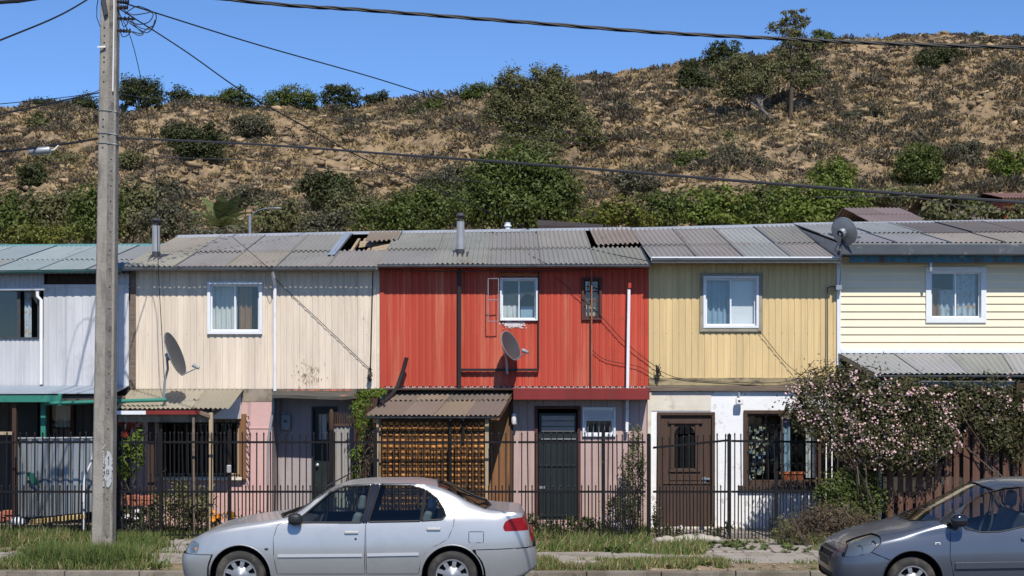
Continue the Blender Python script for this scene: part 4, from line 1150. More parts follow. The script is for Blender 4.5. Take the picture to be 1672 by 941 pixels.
MB().hexa((xa(-60, -1.7), QY-.14, Z(-60, QY)), (xa(30, -.35), QY-.125, Z(30, QY)), (xa(30, .05), QY-.125, Z(26, QY)), (xa(-60, -1.2), QY-.14, Z(-60, QY)), (0, -.04, 0)).build('brace', MATS['flue_dark'], pole)
MB().tube([(xa(-30, -1.05), QY-.05, Z(-30, QY)), (xa(10, -1.5), QY-.06, Z(12, QY)), (xa(30, -1.5), QY-.06, Z(30, QY)), (xa(46, -1.0), QY-.05, Z(47, QY))], .007, 6).build('cable_loop', MATS['cable_grey'], pole)
MB().hexa((xa(80, -1.1), QY-.16, Z(82, QY)), (xa(80, -.2), QY-.13, Z(81, QY)), (xa(80, -.2), QY-.13, Z(78, QY)), (xa(80, -1.1), QY-.16, Z(80, QY)), (0, -.02, 0)).build('bracket', MATS['plastic_white'], pole)
# insulators and loops
for py, L_ in ((4, .16), (13, .14), (31, .26), (51, .20)):
    z = Z(py, QY); m = MB(); x0 = xa(py, 1.)
    m.tube([(x0-.02, QY-.05, z), (x0+L_, QY-.07, z-.02)], .016, 6)
    for k in range(4):
        xx = x0+.04+k*L_/4.6; m.lathe([(.012, 0), (.034, .008), (.034, .018), (.012, .026)], (xx, QY-.055, z-.006), (1, -.1, -.1), 10)
    m.build('insulator', MATS['cable_black'], pole)
loops = [[(198, 12), (215, 24), (237, 22), (246, 20), (250, 25), (243, 36), (228, 40), (213, 36), (204, 28)],
         [(205, 33), (218, 42), (236, 53), (246, 50), (253, 38), (255, 26), (250, 20), (232, 12), (222, 11), (210, 18), (204, 24)],
         [(213, 34), (226, 48), (234, 55), (226, 58), (214, 52), (204, 53)],
         [(198, 33), (202, 44), (208, 38), (205, 30)], [(196, 50), (200, 60), (208, 58), (215, 52), (230, 55), (240, 47), (251, 42)],
         [(216, 35), (230, 46), (247, 47), (253, 33)]]
def spline(pts, n=6):
    out = []
    for i in range(len(pts)-1):
        p0, p1, p2, p3 = [Vector(pts[max(0, min(len(pts)-1, i+k))]) for k in (-1, 0, 1, 2)]
        for j in range(n):
            t = j/n
            out.append(.5*((2*p1)+(p2-p0)*t+(2*p0-5*p1+4*p2-p3)*t*t+(3*p1-p0-3*p2+p3)*t**3))
    return out+[Vector(pts[-1])]
for k, lp in enumerate(loops):
    y = QY-.08-.03*(k % 3)
    MB().tube(spline([P(a, b_, y+.02*math.sin(a)) for a, b_ in lp], 5), .0075, 5).build('cable_loop', MATS['cable_black'], pole, smooth=True)
m = MB()      # the rougher recessed half of the shaft, painted darker as if in shade
for a, b_ in zip(zs, zs[1:]):
    if a < .35: continue
    q0 = [(pole_x(a)+k*pole_w(a), QY-(.822-.077*(k-.10))*pole_w(a), a) for k in (.13, .77)]
    q1 = [(pole_x(b_)+k*pole_w(b_), QY-(.822-.077*(k-.10))*pole_w(b_), b_) for k in (.13, .77)]
    m.add([q0[0], q0[1], q1[1], q1[0]], [(0, 1, 2, 3)])
mat('pole_recess_shade', (.185, .17, .15), .95, vary=(.3, 6, (1, 1, .5)), grime=[((.09, .085, .08), .52, .64, 7, (1, 1, .6))], bump=(1., 16))
m.build('recessed_face', MATS['pole_recess_shade'], pole)
# white painted patch with the pole's number
def on_right(px, py, d=.0):
    z = Z(py, QY); return (X(px, QY), QY-.775*pole_w(z)-d, z)
m = MB()
for k in range(150):
    px = random.uniform(176, 185.5); py = random.uniform(738, 793); s = random.uniform(2.2, 4.2)
    if ((px-180.8)/5)**2+((py-765)/29)**2 > random.uniform(.75, 1.05): continue
    m.add([on_right(px+s*math.cos(a)*random.uniform(.6, 1.2)*.7, py+s*1.4*math.sin(a)*random.uniform(.6, 1.2), (.006+.00008*k)) for a in np.linspace(0, 5.5, 7)], [tuple(range(7))])
for k in range(30):
    px = random.uniform(172.3, 174.3); py = random.uniform(722, 792); s = random.uniform(.8, 1.8)
    z = Z(py, QY)
    m.add([(X(px+s*.6*math.cos(a)*random.uniform(.6, 1.2), QY), QY-.915*pole_w(z)-.003-.0003*k, Z(py+s*1.6*math.sin(a), QY)) for a in np.linspace(0, 5.5, 7)], [tuple(range(7))])
m.build('painted_patch', MATS['pole_white'], pole)
m = MB()
def stroke(pts, w=.9):
    for (a, b_), (c_, d_) in zip(pts, pts[1:]):
        L_ = math.hypot(c_-a, d_-b_) or 1; nx_, ny_ = -(d_-b_)/L_*w/2, (c_-a)/L_*w/2
        m.add([on_right(a+nx_, b_+ny_, .034), on_right(c_+nx_, d_+ny_, .034), on_right(c_-nx_, d_-ny_, .034), on_right(a-nx_, b_-ny_, .034)], [(0, 1, 2, 3)])
stroke([(180.2, 747), (181.6, 744.5), (181.6, 757)], 1.2)
stroke([(180+1.9*math.cos(a), 769+3.6*math.sin(a)) for a in np.linspace(0, 6.283, 13)], 1.1)
m.build('painted_number', MATS['pole_mark'], pole)

# ------------------------------------------------------------------ cables
def cable(label, pts, r, m='cable_black', sag=0, twist=False, name='overhead_cable', n=22, group='overhead cables'):
    pts = [Vector(p) for p in pts]
    if len(pts) == 2:
        a, b_ = pts
        pts = [a.lerp(b_, i/n)-Vector((0, 0, sag*4*(i/n)*(1-i/n))) for i in range(n+1)]
    else:
        pts = spline([tuple(p) for p in pts], 8)
    mb = MB()
    if twist:
        out = []
        tot = 0
        dense = []
        for a, b_ in zip(pts, pts[1:]):
            k = max(2, int((b_-a).length/.07)); dense += [a.lerp(b_, i/k) for i in range(k)]
        for ph in (0, 2.09, 4.19):
            mb.tube([p+Vector((0, math.cos(ph+i*.55)*r*.55, math.sin(ph+i*.55)*r*.55)) for i, p in enumerate(dense)], r*.55, 5)
    else:
        mb.tube(pts, r, 6)
    return solid(name, label, 'cable', mb, MATS[m], group, smooth=True)
TY = 12.0
cable('thick twisted black cable crossing the sky above everything else', [P(-300, -80, TY), P(370, -1, TY), P(600, 17, TY), P(836, 35, TY), P(1080, 53.5, TY), P(1290, 64, TY), P(1440, 71, TY), P(1672, 78, TY), P(2000, 86, TY)], .0145, twist=True)
px0 = lambda py, k=1.: (xa(py, k), QY-.08, Z(py, QY))
cable('cable from the pole top slanting across the sky towards the tall central tree', [px0(4), P(250, 20, 23.6), P(420, 73, 26), P(600, 124, 29.5), P(700, 155, 32.5), P(840, 196, 38), P(1000, 232, 46), P(1160, 268, 56), P(1240, 300, 62)], .011)
cable('cable dropping from the pole top to the ridge of the red roof', [px0(14), P(300, 82, 23.4), P(400, 152, 23.8), P(500, 208, 25.2), P(600, 262, 26.5), P(720, 312, 28.0), P(868, 377, 30.0)], .010)
cable('thin black wire falling almost straight from the pole top to the beige lean-to dish', [px0(16), P(216, 70, 23.5), P(238, 170, 23.9), P(253, 270, 24.2), P(256, 350, 24.4), P(259, 450, 24.7), P(264, 540, 24.9), P(268, 618, 24.95)], .006)
cable('thick grey cable running from the pole across the hill towards the right edge', [(xa(226, 1), QY, Z(225, QY)), P(420, 236, 20.8), P(640, 252, 18.6), P(836, 266, 17.0), P(1100, 287, 15.4), P(1400, 311, 14.2), P(1672, 331, 13.5), P(2000, 352, 13)], .0135, 'cable_grey')
cable('black cable with a grey splice box leaving the pole to the left', [(xa(226, -1), QY, Z(226, QY)), P(100, 236, 22), P(0, 248, 20.6), P(-300, 275, 17)], .016)
cable('black cable rising from the pole top to the upper left corner', [(xa(-20, -1), QY, Z(-16, QY)), P(100, 24, 21.9), P(0, 66, 20), P(-300, 185, 15)], .012)
cable('lower black cable sloping left from the strap on the pole', [(xa(150, -1), QY, Z(151, QY)), P(85, 168, 21.8), P(0, 187, 20.3), P(-300, 240, 16)], .010)
cable('thin upper wire running left from the strap on the pole', [(xa(149, -1), QY, Z(147, QY)), P(130, 156, QY), P(0, 170, 20.5), P(-300, 195, 17)], .0055)
cable('thin middle wire running left from the strap on the pole', [(xa(153, -1), QY, Z(157, QY)), P(100, 167, QY), P(0, 184, 20.6), P(-300, 215, 17)], .005)
cable('short thick cable cutting the upper left corner of the sky', [P(-300, 26, 12), P(0, 4, 12), P(50, -1, 12), P(300, -40, 12)], .0145)
cable('thin wire from the pole strap across the middle of the hill', [(xa(151, 1), QY, Z(150, QY)), P(240, 160, 24.5), P(420, 178, 29), P(640, 202, 35), P(800, 216, 40), P(960, 236, 46)], .007, 'cable_grey')
cable('thin slack wire from the pole across the lower hill', [(xa(227, 1), QY, Z(228, QY)), P(265, 255, 25), P(420, 263, 30), P(560, 278, 36), P(700, 288, 42), P(830, 302, 50)], .008, 'cable_grey')
cable('slack grey wire below the thick cable near the far red shed', [P(1330, 322, 40), P(1480, 322, 40), P(1560, 335, 40), P(1640, 343, 40)], .010, 'cable_grey')
cable('thin wire stapled slantwise across the beige upper wall', [P(378, 386, 28), P(436, 436, 25.7), P(456, 462, 25.955), P(530, 532, 25.97), P(603, 602, 25.975)], .005, name='house_wire')
cable('thin wire slanting across the red wall to the yellow corner', [P(906, 452, 25.95), P(970, 505, 25.94), P(1022, 560, 25.94), P(1076, 603, 25.95)], .0055, name='house_wire')
cable('slack thin wire drooping low on the red wall to the yellow corner', [P(967, 572, 25.96), P(990, 588, 25.96), P(1040, 598, 25.95), P(1066, 612, 25.95)], .005, name='house_wire')
cable('thin dark wire lying down the red roof to its right corner', [P(868, 378, 29.9), P(930, 398, 28.2), P(1000, 415, 26.8), P(1056, 426, 25.6)], .007, name='house_wire')
cable('thin dark wire sagging over the left part of the red roof', [P(800, 376, 30.0), P(836, 400, 28.4), P(890, 430, 25.7)], .006, name='house_wire')
cable('thin dark wire along the beige corner with a knot at its end', [P(609, 440, 25.9), P(607, 520, 25.96), P(605, 600, 25.95), P(603, 622, 25.9)], .010, name='house_wire')
cable('thin wire slanting down the yellow wall into the roses', [P(1240, 540, 25.95), P(1280, 590, 25.96), P(1310, 615, 25.9)], .005, name='house_wire')
cable('dark creeper-thin wire along the foot of the yellow wall', [P(1076, 605, 25.95), P(1110, 618, 25.95), P(1180, 624, 25.95), P(1290, 622, 25.9), P(1330, 588, 25.8)], .005, name='house_wire')
for lab, c_ in (('black knot of wires on the beige corner above the vine', (604, 612)), ('black knot of wires on the yellow corner above the ledge', (1075, 608))):
    m = MB()
    for k in range(7):
        p = [P(c_[0]+random.uniform(-4, 4), c_[1]+random.uniform(-14, 14), 25.9+random.uniform(-.05, .04)) for q in range(4)]
        m.tube(spline(p, 4), .007, 5)
    solid('wire_knot', lab, 'wires', m, MATS['cable_black'], smooth=True)
sb = thing('splice_box', 'grey cylindrical splice box hanging on the cable left of the pole', 'splice box', P(65, 246, 21.45))
MB().lathe([(.001, -.145), (.045, -.14), (.052, -.12), (.052, .12), (.045, .14), (.001, .145)], P(65, 246.5, 21.45), (1, 0, .08), 14).build('casing', MATS['steel_grey'], sb, smooth=True)
m = MB()
for k in (49, 80): m.box(X(k, 21.5)-.008, X(k, 21.5)+.008, 21.45, 21.48, Z(246, 21.5), Z(239.5, 21.5))
m.build('clamp', MATS['cable_black'], sb)
MB().tube([P(79, 246, 21.5), P(88, 245, 21.6), P(95, 238, 21.8)], .009, 6).build('tail', MATS['plastic_white'], sb)

# ------------------------------------------------------------------ satellite dishes
def dish(label, c, rad, axis, foot, lnb, back_col='dish_grey'):
    t = thing('satellite_dish', label, 'satellite dish', foot[-1], 'satellite dishes')
    ax = Vector(axis).normalized(); c = Vector(c)
    n = 28; prof = [(rad*k/7, .16*rad*(k/7)**2) for k in range(8)]
    m = MB()
    m.lathe([(p[0], p[1]) for p in prof], c, ax, n)
    m.lathe([(p[0], p[1]-.012) for p in prof], c, ax, n)
    m.build('reflector', MATS[back_col], t, smooth=True)
    MB().lathe([(rad-.002, .16*rad-.014), (rad+.010, .16*rad-.012), (rad+.010, .16*rad+.003), (rad-.002, .16*rad+.003)], c, ax, n).build('rim', MATS['steel_grey'], t, smooth=True)
    m = MB()
    b0 = c-ax*.03
    m.lathe([(.06, -.09), (.075, -.02), (.05, 0)], c-ax*.004, ax, 10)
    pts = [tuple(c-ax*.09)] + list(foot)
    m.tube(pts, .020, 8)
    m.build('mast', MATS['steel_grey'], t)
    dn = Vector((0, 0, -1)); dn = (dn-ax*dn.dot(ax)).normalized()
    e = c+dn*rad*.98+ax*.14*rad
    l = Vector(lnb)
    MB().tube([tuple(e-ax*.03), tuple(e), tuple(l)], .010, 6).build('feed_arm', MATS['steel_grey'], t)
    d = (c-l).normalized()
    m = MB().lathe([(.001, -.06), (.024, -.055), (.024, .01), (.034, .03), (.034, .055), (.001, .06)], l+Vector((0, 0, .03)), d, 12)
    m.tube([tuple(l), tuple(l+Vector((0, 0, .05)))], .014, 6)
    m.build('receiver', MATS['plastic_grey'], t, smooth=True)
    return t
DY = 24.97
dish('dark grey satellite dish on a bent mast over the beige lean-to roof', P(281, 580, DY), .355, (.93, -.09, .36), [P(274, 603, DY), P(269, 622, DY), P(267, 654, DY)], P(320, 602, DY-.06))
dish('small dark satellite dish fixed to the red wall under its window', P(831, 566, 25.62), .245, (.80, -.47, .37), [P(827, 588, 25.72), P(828, 610, 25.75), P(829, 612, 25.95)], P(858, 577, 25.45))
t = dish('pale grey satellite dish seen from behind on the roof edge between yellow and cream houses', P(1377, 379, 25.4), .225, (.62, .62, .34), [P(1371, 396, 25.45), P(1367, 409, 25.5)], P(1402, 389, 25.75), 'steel_grey')
MB().tube([P(1372, 408, 25.45), P(1373, 450, 25.75), P(1371, 468, 25.9)], .010, 6).build('cable', MATS['plastic_grey'], t)
MB().hexa(P(1362, 411, 25.5), P(1374, 411, 25.45), P(1377, 392, 25.45), P(1372, 391, 25.45), (0, .05, 0)).build('bracket', MATS['flue_dark'], t)
m = MB(); m.box(X(1364, 25.9), X(1374, 25.9), 25.84, 25.93, Z(474, 25.9), Z(466, 25.9)); solid('junction_box', 'small metal junction box on the yellow and cream corner', 'junction box', m, MATS['steel_grey'], bevel=.006)

# wall lamps
t = thing('security_lamp', 'white security lamp on the white wall beside the carved door', 'lamp', P(1207, 655, 25.98))
MB().box(X(1201, 25.9), X(1213, 25.9), 25.84, 25.92, Z(661, 25.9), Z(650, 25.9)).build('body', MATS['plastic_white'], t, bevel=.02, seg=3)
MB().tube([P(1207, 652, 25.9), P(1206.5, 641, 25.95), P(1206.5, 641, 25.99)], .012, 8).build('bracket', MATS['plastic_grey'], t)
MB().lathe([(.018, 0), (.018, .006), (.001, .008)], P(1207, 655, 25.84), (0, -1, 0), 12).build('lens', MATS['lens_black'], t)
t = thing('bulkhead_lamp', 'white bulkhead lamp on the post beside the dark green door', 'lamp', P(840, 688, 25.9))
MB().lathe([(.001, .09), (.035, .085), (.042, .05), (.042, -.06), (.03, -.09), (.001, -.095)], P(839, 684, 25.84), (0, 0, 1), 14).build('body', MATS['plastic_white'], t, smooth=True)
MB().box(X(838, 25.9), X(844, 25.9), 25.85, 25.99, Z(693, 25.9), Z(690, 25.9)).build('bracket', MATS['plastic_grey'], t)

# ------------------------------------------------------------------ iron fence
FNY = 24.7
bar_t = .0085
def bar_mesh(name, h, parent, w=bar_t, tip=True):
    m = MB(); z0 = 0
    v = [(-w, -w, 0), (w, -w, 0), (w, w, 0), (-w, w, 0), (-w, -w, h-.05), (w, -w, h-.05), (w, w, h-.05), (-w, w, h-.05)]
    f = [(0, 1, 5, 4), (1, 2, 6, 5), (2, 3, 7, 6), (3, 0, 4, 7)]
    e = w*1.5
    v += [(-e, -e, h-.035), (e, -e, h-.035), (e, e, h-.035), (-e, e, h-.035), (0, 0, h)]
    f += [(4, 5, 9, 8), (5, 6, 10, 9), (6, 7, 11, 10), (7, 4, 8, 11), (8, 9, 12), (9, 10, 12), (10, 11, 12), (11, 8, 12)]
    m.add(v, f)
    return m
_bars = {}
def fence(name, label, cat, pa, pb, ytop=(705, 705), rail=(722, 722), mid=803, foot=878, Y=FNY, posts=(), shorts=True, spacing=.1165, gapn=0, group=None, latch=None, rot=0):
    xa_, xb_ = X(pa, Y), X(pb, Y)
    gz = .165
    t = thing(name, label, cat, ((xa_+xb_)/2, Y, gz), group)
    cx = (xa_+xb_)/2
    m = MB(); m.hexa((xa_, Y-.020, Z(rail[0]+2, Y)), (xb_, Y-.020, Z(rail[1]+2, Y)), (xb_, Y+.010-.018, Z(rail[1]+2, Y)), (xa_, Y+.010-.018, Z(rail[0]+2, Y)), (0, 0, .034)); m.build('top_rail', MATS['iron_black'], t)
    m = MB(); m.box(xa_, xb_, Y-.020, Y-.008, Z(mid+1.8, Y), Z(mid-1.8, Y)); m.build('middle_rail', MATS['iron_black'], t)
    m = MB(); m.box(xa_, xb_, Y-.020, Y-.008, Z(foot+1.6, Y), Z(foot-1.6, Y)); m.build('bottom_rail', MATS['iron_black'], t)
    n = max(2, round((xb_-xa_)/spacing))
    first = {}
    def put(kind, x, h, lean):
        key = (kind, round(h, 2))
        if key not in first:
            o = bar_mesh('bar', h, t).build(kind, MATS['iron_black'], None); o.parent = t; first[key] = o
        else:
            o = first[key].copy(); COL.objects.link(o)
        o.location = (x-cx, .001, Z(foot+3, Y)-gz)
        o.rotation_euler = (random.gauss(0, .004), random.gauss(0, .006)+lean, random.uniform(-.1, .1))
    zf = Z(foot+3, Y)
    for i in range(n+1):
        x = lerp(xa_, xb_, (i+.5)/(n+1))
        yt = lerp(ytop[0], ytop[1], i/n)
        if not any(abs(x-X(p, Y)) < .035 for p in posts):
            put('bar', x, Z(yt, Y)-zf + random.choice([0, 0, .01]), 0)
        if shorts and i < n: put('short_bar', x+(xb_-xa_)/(n+1)/2, Z(791, Y)-zf, 0)
    for p in posts:
        m = MB(); x = X(p, Y)
        m.box(x-.027, x+.027, Y-.04, Y+.014, .05, Z(ytop[0]-1, Y)); m.lathe([(.03, 0), (.03, .012), (.001, .035)], (x, Y-.013, Z(ytop[0]-1, Y)), (0, 0, 1), 8)
        m.build('post', MATS['iron_black'], t)
    return t
FG = 'iron fence panels along the front yards'
fence('iron_fence', 'black iron fence panel in front of the leaning corrugated sheet', 'fence', -210, 157, posts=(-30,), group=FG, foot=874)
fence('iron_fence', 'black iron fence panel between the utility pole and the first gate', 'fence', 184, 262, posts=(263,), group=FG, foot=866)
t = fence('iron_gate', 'black iron gate in front of the dark window of the beige house', 'gate', 267, 371, posts=(375,), group='iron gates', foot=874, spacing=.075, shorts=False)
MB().box(X(375, FNY)-.035, X(375, FNY)+.035, FNY-.075, FNY-.041, Z(772, FNY), Z(759, FNY)).build('lock', MATS['zinc_bright'], t, bevel=.012, seg=2)
fence('iron_fence', 'black iron fence panel in front of the pink wall and the grey meter box', 'fence', 378, 611, posts=(541, 613), group=FG)
fence('iron_fence', 'black iron fence panel in front of the amber woven screen', 'fence', 616, 843, posts=(), group=FG)
fence('iron_fence', 'black iron fence panel in front of the dark green door', 'fence', 846, 984, posts=(985,), group=FG)
fence('iron_fence', 'black iron fence panel in front of the white downpipe and dark creeper', 'fence', 988, 1054, ytop=(708, 708), posts=(), group=FG, spacing=.09)
t = fence('iron_gate', 'black iron gate with a sloping top rail before the carved brown door', 'gate', 1066, 1188, ytop=(712, 707), rail=(731, 719), posts=(1059.5, 1190.5), group='iron gates', foot=884)
fence('iron_gate', 'black iron gate before the scrolled window of the white ground floor', 'gate', 1194, 1352, ytop=(707, 707), rail=(720, 722), posts=(1267,), group='iron gates', foot=885)

# rough wooden post and rusty screen at the recessed entrance
m = MB(); m.tube([P(541, 872, 25.4), P(541.5, 700, 25.4), P(541, 672, 25.4), P(541, 668, 25.4)], [.042, .040, .036, .012], 8)
solid('wooden_post', 'rough dark wooden post before the dark door of the beige house', 'post', m, MATS['wood_dark'], smooth=True)
c = Corr(); c.sheet(P(544, 872, 25.6), P(571, 872, 25.6), P(544, 697, 25.6), P(571, 697, 25.6), (.33, .31, .29), pitch=.06, amp=.012)
t = thing('sheet_screen', 'weathered grey corrugated screen topped with thin sticks beside the dark door', 'screen', P(557, 872, 25.6))
c.build('sheet', MATS['roof'], t)
m = MB()
for k in range(14):
    x = X(545+k*2.9, 25.6); m.tube([(x, 25.6, Z(696, 25.6)), (x+random.uniform(-.01, .01), 25.6, Z(674+random.uniform(-2, 4), 25.6))], .009, 5)
m.box(X(543, 25.6), X(586, 25.6), 25.57, 25.59, Z(696, 25.6), Z(692, 25.6))
m.build('sticks', MATS['wood_brown'], t)

# leaning corrugated sheet in the left yard
t = thing('corrugated_sheet', 'grey corrugated metal sheet standing in the left yard with a torn flap', 'metal sheet', P(90, 845, 25.15))
m = siding(X(29, 25.15), X(152, 25.15), Z(842, 25.15), Z(716, 25.15), 25.15, [], pitch=.165, depth=.026, prof=((0, 0), (.38, 0), (.5, 1), (.8, 1), (.92, 0)))
m.v = [(x, y+.12*(z-.3)*.5, z+.10*(x-X(90, 25.15))*(1 if z < 1 else .0)) for x, y, z in m.v]
m.build('sheet', MATS['zinc'], t)
m = MB(); m.tube([P(28, 716, 25.2), P(152, 715, 25.2)], .016, 8); m.build('top_pipe', MATS['steel_grey'], t)
m = MB(); m.add([P(41, 771, 25.13), P(56, 773, 25.02), P(62, 786, 25.05), P(66, 797, 25.12), P(53, 790, 25.10)], [(0, 1, 2, 3, 4)]); m.build('torn_flap', MATS['green_paint'], t)
m = MB(); m.add([P(28, 722, 25.13), P(29, 722, 25.11), P(45, 790, 25.09), P(76, 842, 25.13), P(30, 845, 25.11)], [(0, 1, 2, 3, 4)]); m.build('folded_corner', MATS['zinc'], t)
m = MB(); m.tube(spline([P(153, 728, 24.95), P(150, 752, 24.95), P(139, 778, 24.95), P(137, 800, 24.95), P(136, 866, 24.95)], 5), .016, 8)
solid('bent_pipe', 'bent white pipe standing beside the corrugated sheet', 'pipe', m, MATS['white_pipe'], smooth=True)
random.seed(21)
def bricks(mn, label, grp, spots, Y, w=.19, h=.075):
    for i, (px, py) in enumerate(spots):
        m = MB(); x = X(px, Y); z = Z(py, Y); a = random.uniform(-.25, .25)
        pts = [(-w/2, -h/2), (w/2, -h/2), (w/2*.96, h/2), (-w/2*.97, h/2)]
        m.plate([(x+p*math.cos(a)-q_*math.sin(a), z+h/2+p*math.sin(a)*.4+q_) for p, q_ in pts], Y-.05+random.uniform(-.03, .03), Y+.06)
        solid('brick', label, 'brick', m, MATS[mn], grp, bevel=.008)
bricks('brick_yellow', 'loose yellow brick lying under the corrugated sheet', 'yellow bricks under the metal sheet', [(58+k*10.5, 856-k*1.2) for k in range(8)], 25.0, .17)
bricks('brick_red', 'loose red brick in the left yard corner', 'red bricks in the left yard', [(-4, 852), (6, 852), (17, 850), (3, 844), (14, 841), (24, 851)], 25.2, .15)
bricks('brick_red', 'red brick of the low heap behind the fence', 'red bricks of the heap beside the pole', [(204+(k % 7)*9, 818+9*(k//7)-(k % 3)) for k in range(14)], 25.2, .15)

# stones along the gate
random.seed(4)
def stone(label, grp, px, py, Y, s, mn='stone_pale'):
    bm = bmesh.new(); bmesh.ops.create_icosphere(bm, subdivisions=2, radius=1)
    rr = [random.uniform(.85, 1.12) for v in bm.verts]
    for v, k in zip(bm.verts, rr): v.co *= k
    me = bpy.data.meshes.new('stone'); bm.to_mesh(me); bm.free()
    me.polygons.foreach_set('use_smooth', [True]*len(me.polygons))
    o = link('stone', me, MATS[mn]); o.location = (X(px, Y), Y, Z(py, Y)); o.scale = (s*1.3, s, s*.72); o.rotation_euler = (0, 0, random.uniform(0, 3))
    props(o, label, 'stone', grp)
for px, s in ((1077, .05), (1090, .07), (1101, .055), (1112, .075), (1124, .09), (1135, .06), (1147, .085), (1158, .06), (1170, .055)):
    stone('pale rounded stone in the row at the foot of the sloping gate', 'stones below the gate', px, 883-random.random()*2, 24.2, s*1.45)
for px, py, s in ((1046, 893, .03), (1062, 900, .03), (1085, 902, .025), (1064, 915, .04), (1030, 888, .03)):
    stone('small pale stone lying in the verge grass', 'small stones in the grass', px, py, 24.0 if py < 905 else 23.4, s)
stone('broken white block at the foot of the corrugated sheet', None, 30, 852, 24.95, .11, 'plaster_white')
t = thing('flower_pot', 'terracotta flower trough on the sill of the scrolled window', 'flower pot', P(1292, 790, 26.1))
m = MB()
y = 26.13
x0, x1, zb_, zt_ = X(1272, y), X(1312, y), Z(788, y), Z(771, y)
m.hexa((x0+.03, y-.06, zb_), (x1-.03, y-.06, zb_), (x1-.03, y+.06, zb_), (x0+.03, y+.06, zb_), (0, 0, .02))
m.add([(x0+.03, y-.06, zb_), (x1-.03, y-.06, zb_), (x1, y-.09, zt_), (x0, y-.09, zt_), (x0+.03, y+.06, zb_), (x1-.03, y+.06, zb_), (x1, y+.09, zt_), (x0, y+.09, zt_)], [(0, 1, 2, 3), (5, 4, 7, 6), (1, 5, 6, 2), (4, 0, 3, 7)])
m.box(x0-.01, x1+.01, y-.10, y-.085, zt_-.025, zt_+.012)
m.build('trough', MATS['terracotta'], t)

# wooden picket fence at the right
WF = 24.55
t = thing('picket_fence', 'dark brown wooden picket fence behind the dark grey car', 'fence', P(1560, 860, WF))
random.seed(9)
px = 1449.0; i = 0
fr = None
while px < 1800:
    w = random.uniform(.085, .115); top = (708 if px > 1555 else 748) + random.uniform(-8, 8)
    x = X(px, WF); h_ = Z(top, WF); l = random.uniform(-.012, .012)
    m = MB(); m.plate([(x, .10), (x+w, .10), (x+w+l, h_-.04*random.random()), (x+w*.5+l, h_), (x+l, h_-.05*random.random())], WF-.012+random.uniform(-.012, .012), WF+.012)
    m.build('picket', MATS['wood_fence'], t, bevel=.004)
    px += w*FPX/WF + random.uniform(2.5, 6.5)
for py in (735, 817): MB().box(X(1446, WF), X(1810, WF), WF+.03, WF+.075, Z(py+5, WF), Z(py-5, WF)).build('rail', MATS['wood_fence'], t)
for p in (1452, 1580, 1705): MB().box(X(p, WF), X(p+9, WF), WF+.08, WF+.16, .05, Z(690, WF)).build('post', MATS['wood_fence'], t)
m = MB()
for k in range(11):
    x = X(1341+k*9.4, 25.3); m.box(x, x+.07, 25.3, 25.32, .1, Z(712+random.uniform(-6, 6), 25.3))
solid('board_screen', 'dark weathered boards in the shade behind the last iron gate', 'screen', m, MATS['wood_dark'])
# ------------------------------------------------------------------ cars
def carpaint(name, col, rough=.28, metal=.55):
    m = mat(name, col, rough, metal, .5, coat=.35, vary=(.04, 3), grime=[(tuple(c*.8+.03 for c in col), .55, .8, 2.5, (1, 1, 1))])
    return m
carpaint('car_silver', (.48, .48, .475), .36, .58)
carpaint('car_slate', (.105, .120, .152), .30, .5)
mat('rubber', (.018, .018, .018), .6)
mat('tyre', (.035, .033, .031), .85, vary=(.2, 8), grime=[((.11, .095, .08), .5, .75, 5, (1,1,1))])
mat('rim_silver', (.34, .345, .35), .42, metal=.6, vary=(.08, 6))
mat('car_dark', (.012, .012, .013), .8)
mat('seat_cloth', (.13, .14, .16), .9)
mat('seat_pale', (.32, .35, .40), .9)
mat('dash', (.03, .03, .032), .7)
mat('tail_red', (.20, .005, .006), .3, spec=.25, coat=.0, vary=(.3, 12))
mat('lamp_white', (.27, .30, .30), .2, metal=.6, spec=.7, coat=.6, vary=(.55, 11))
mat('lamp_amber', (.70, .26, .04), .2, coat=1.)
mat('strip_pale', (.62, .63, .64), .3, metal=.4)
mat('handle_pale', (.50, .49, .45), .35, metal=.2)
mat('black_plastic', (.022, .022, .025), .5)
mat('black_gloss', (.012, .013, .018), .15, coat=1.)
mat('slate_plastic', (.045, .052, .066), .4, coat=.3)
glass('car_glass', (.74, .82, .80), .055, .01)
glass('car_screen', (.80, .86, .84), .07, .02)
glass('screen_glass', (.78, .84, .80), .20, .03)
glass('lens_glass', (.92, .95, .94), .10, .03)
mat('lamp_chrome', (.72, .74, .74), .12, metal=.9)
mat('lamp_house', (.20, .21, .22), .35, metal=.5)
mat('plate_dark', (.03, .03, .032), .5)

def in_poly(x, z, poly):
    c = False; n = len(poly)
    for i in range(n):
        (x0, z0), (x1, z1) = poly[i], poly[i-1]
        if (z0 > z) != (z1 > z) and x < (x1-x0)*(z-z0)/(z1-z0)+x0: c = not c
    return c
def rounded(poly, r=.04, n=4):
    out = []; k = len(poly)
    for i in range(k):
        p0, p1, p2 = [Vector((*poly[(i+d) % k],)) for d in (-1, 0, 1)]
        rr = min(r, (p0-p1).length*.45, (p2-p1).length*.45)
        a = p1+(p0-p1).normalized()*rr; b_ = p1+(p2-p1).normalized()*rr
        for j in range(n+1):
            t = j/n; q_ = a*(1-t)**2+p1*2*t*(1-t)+b_*t*t
            out.append((q_.x, q_.y))
    return out

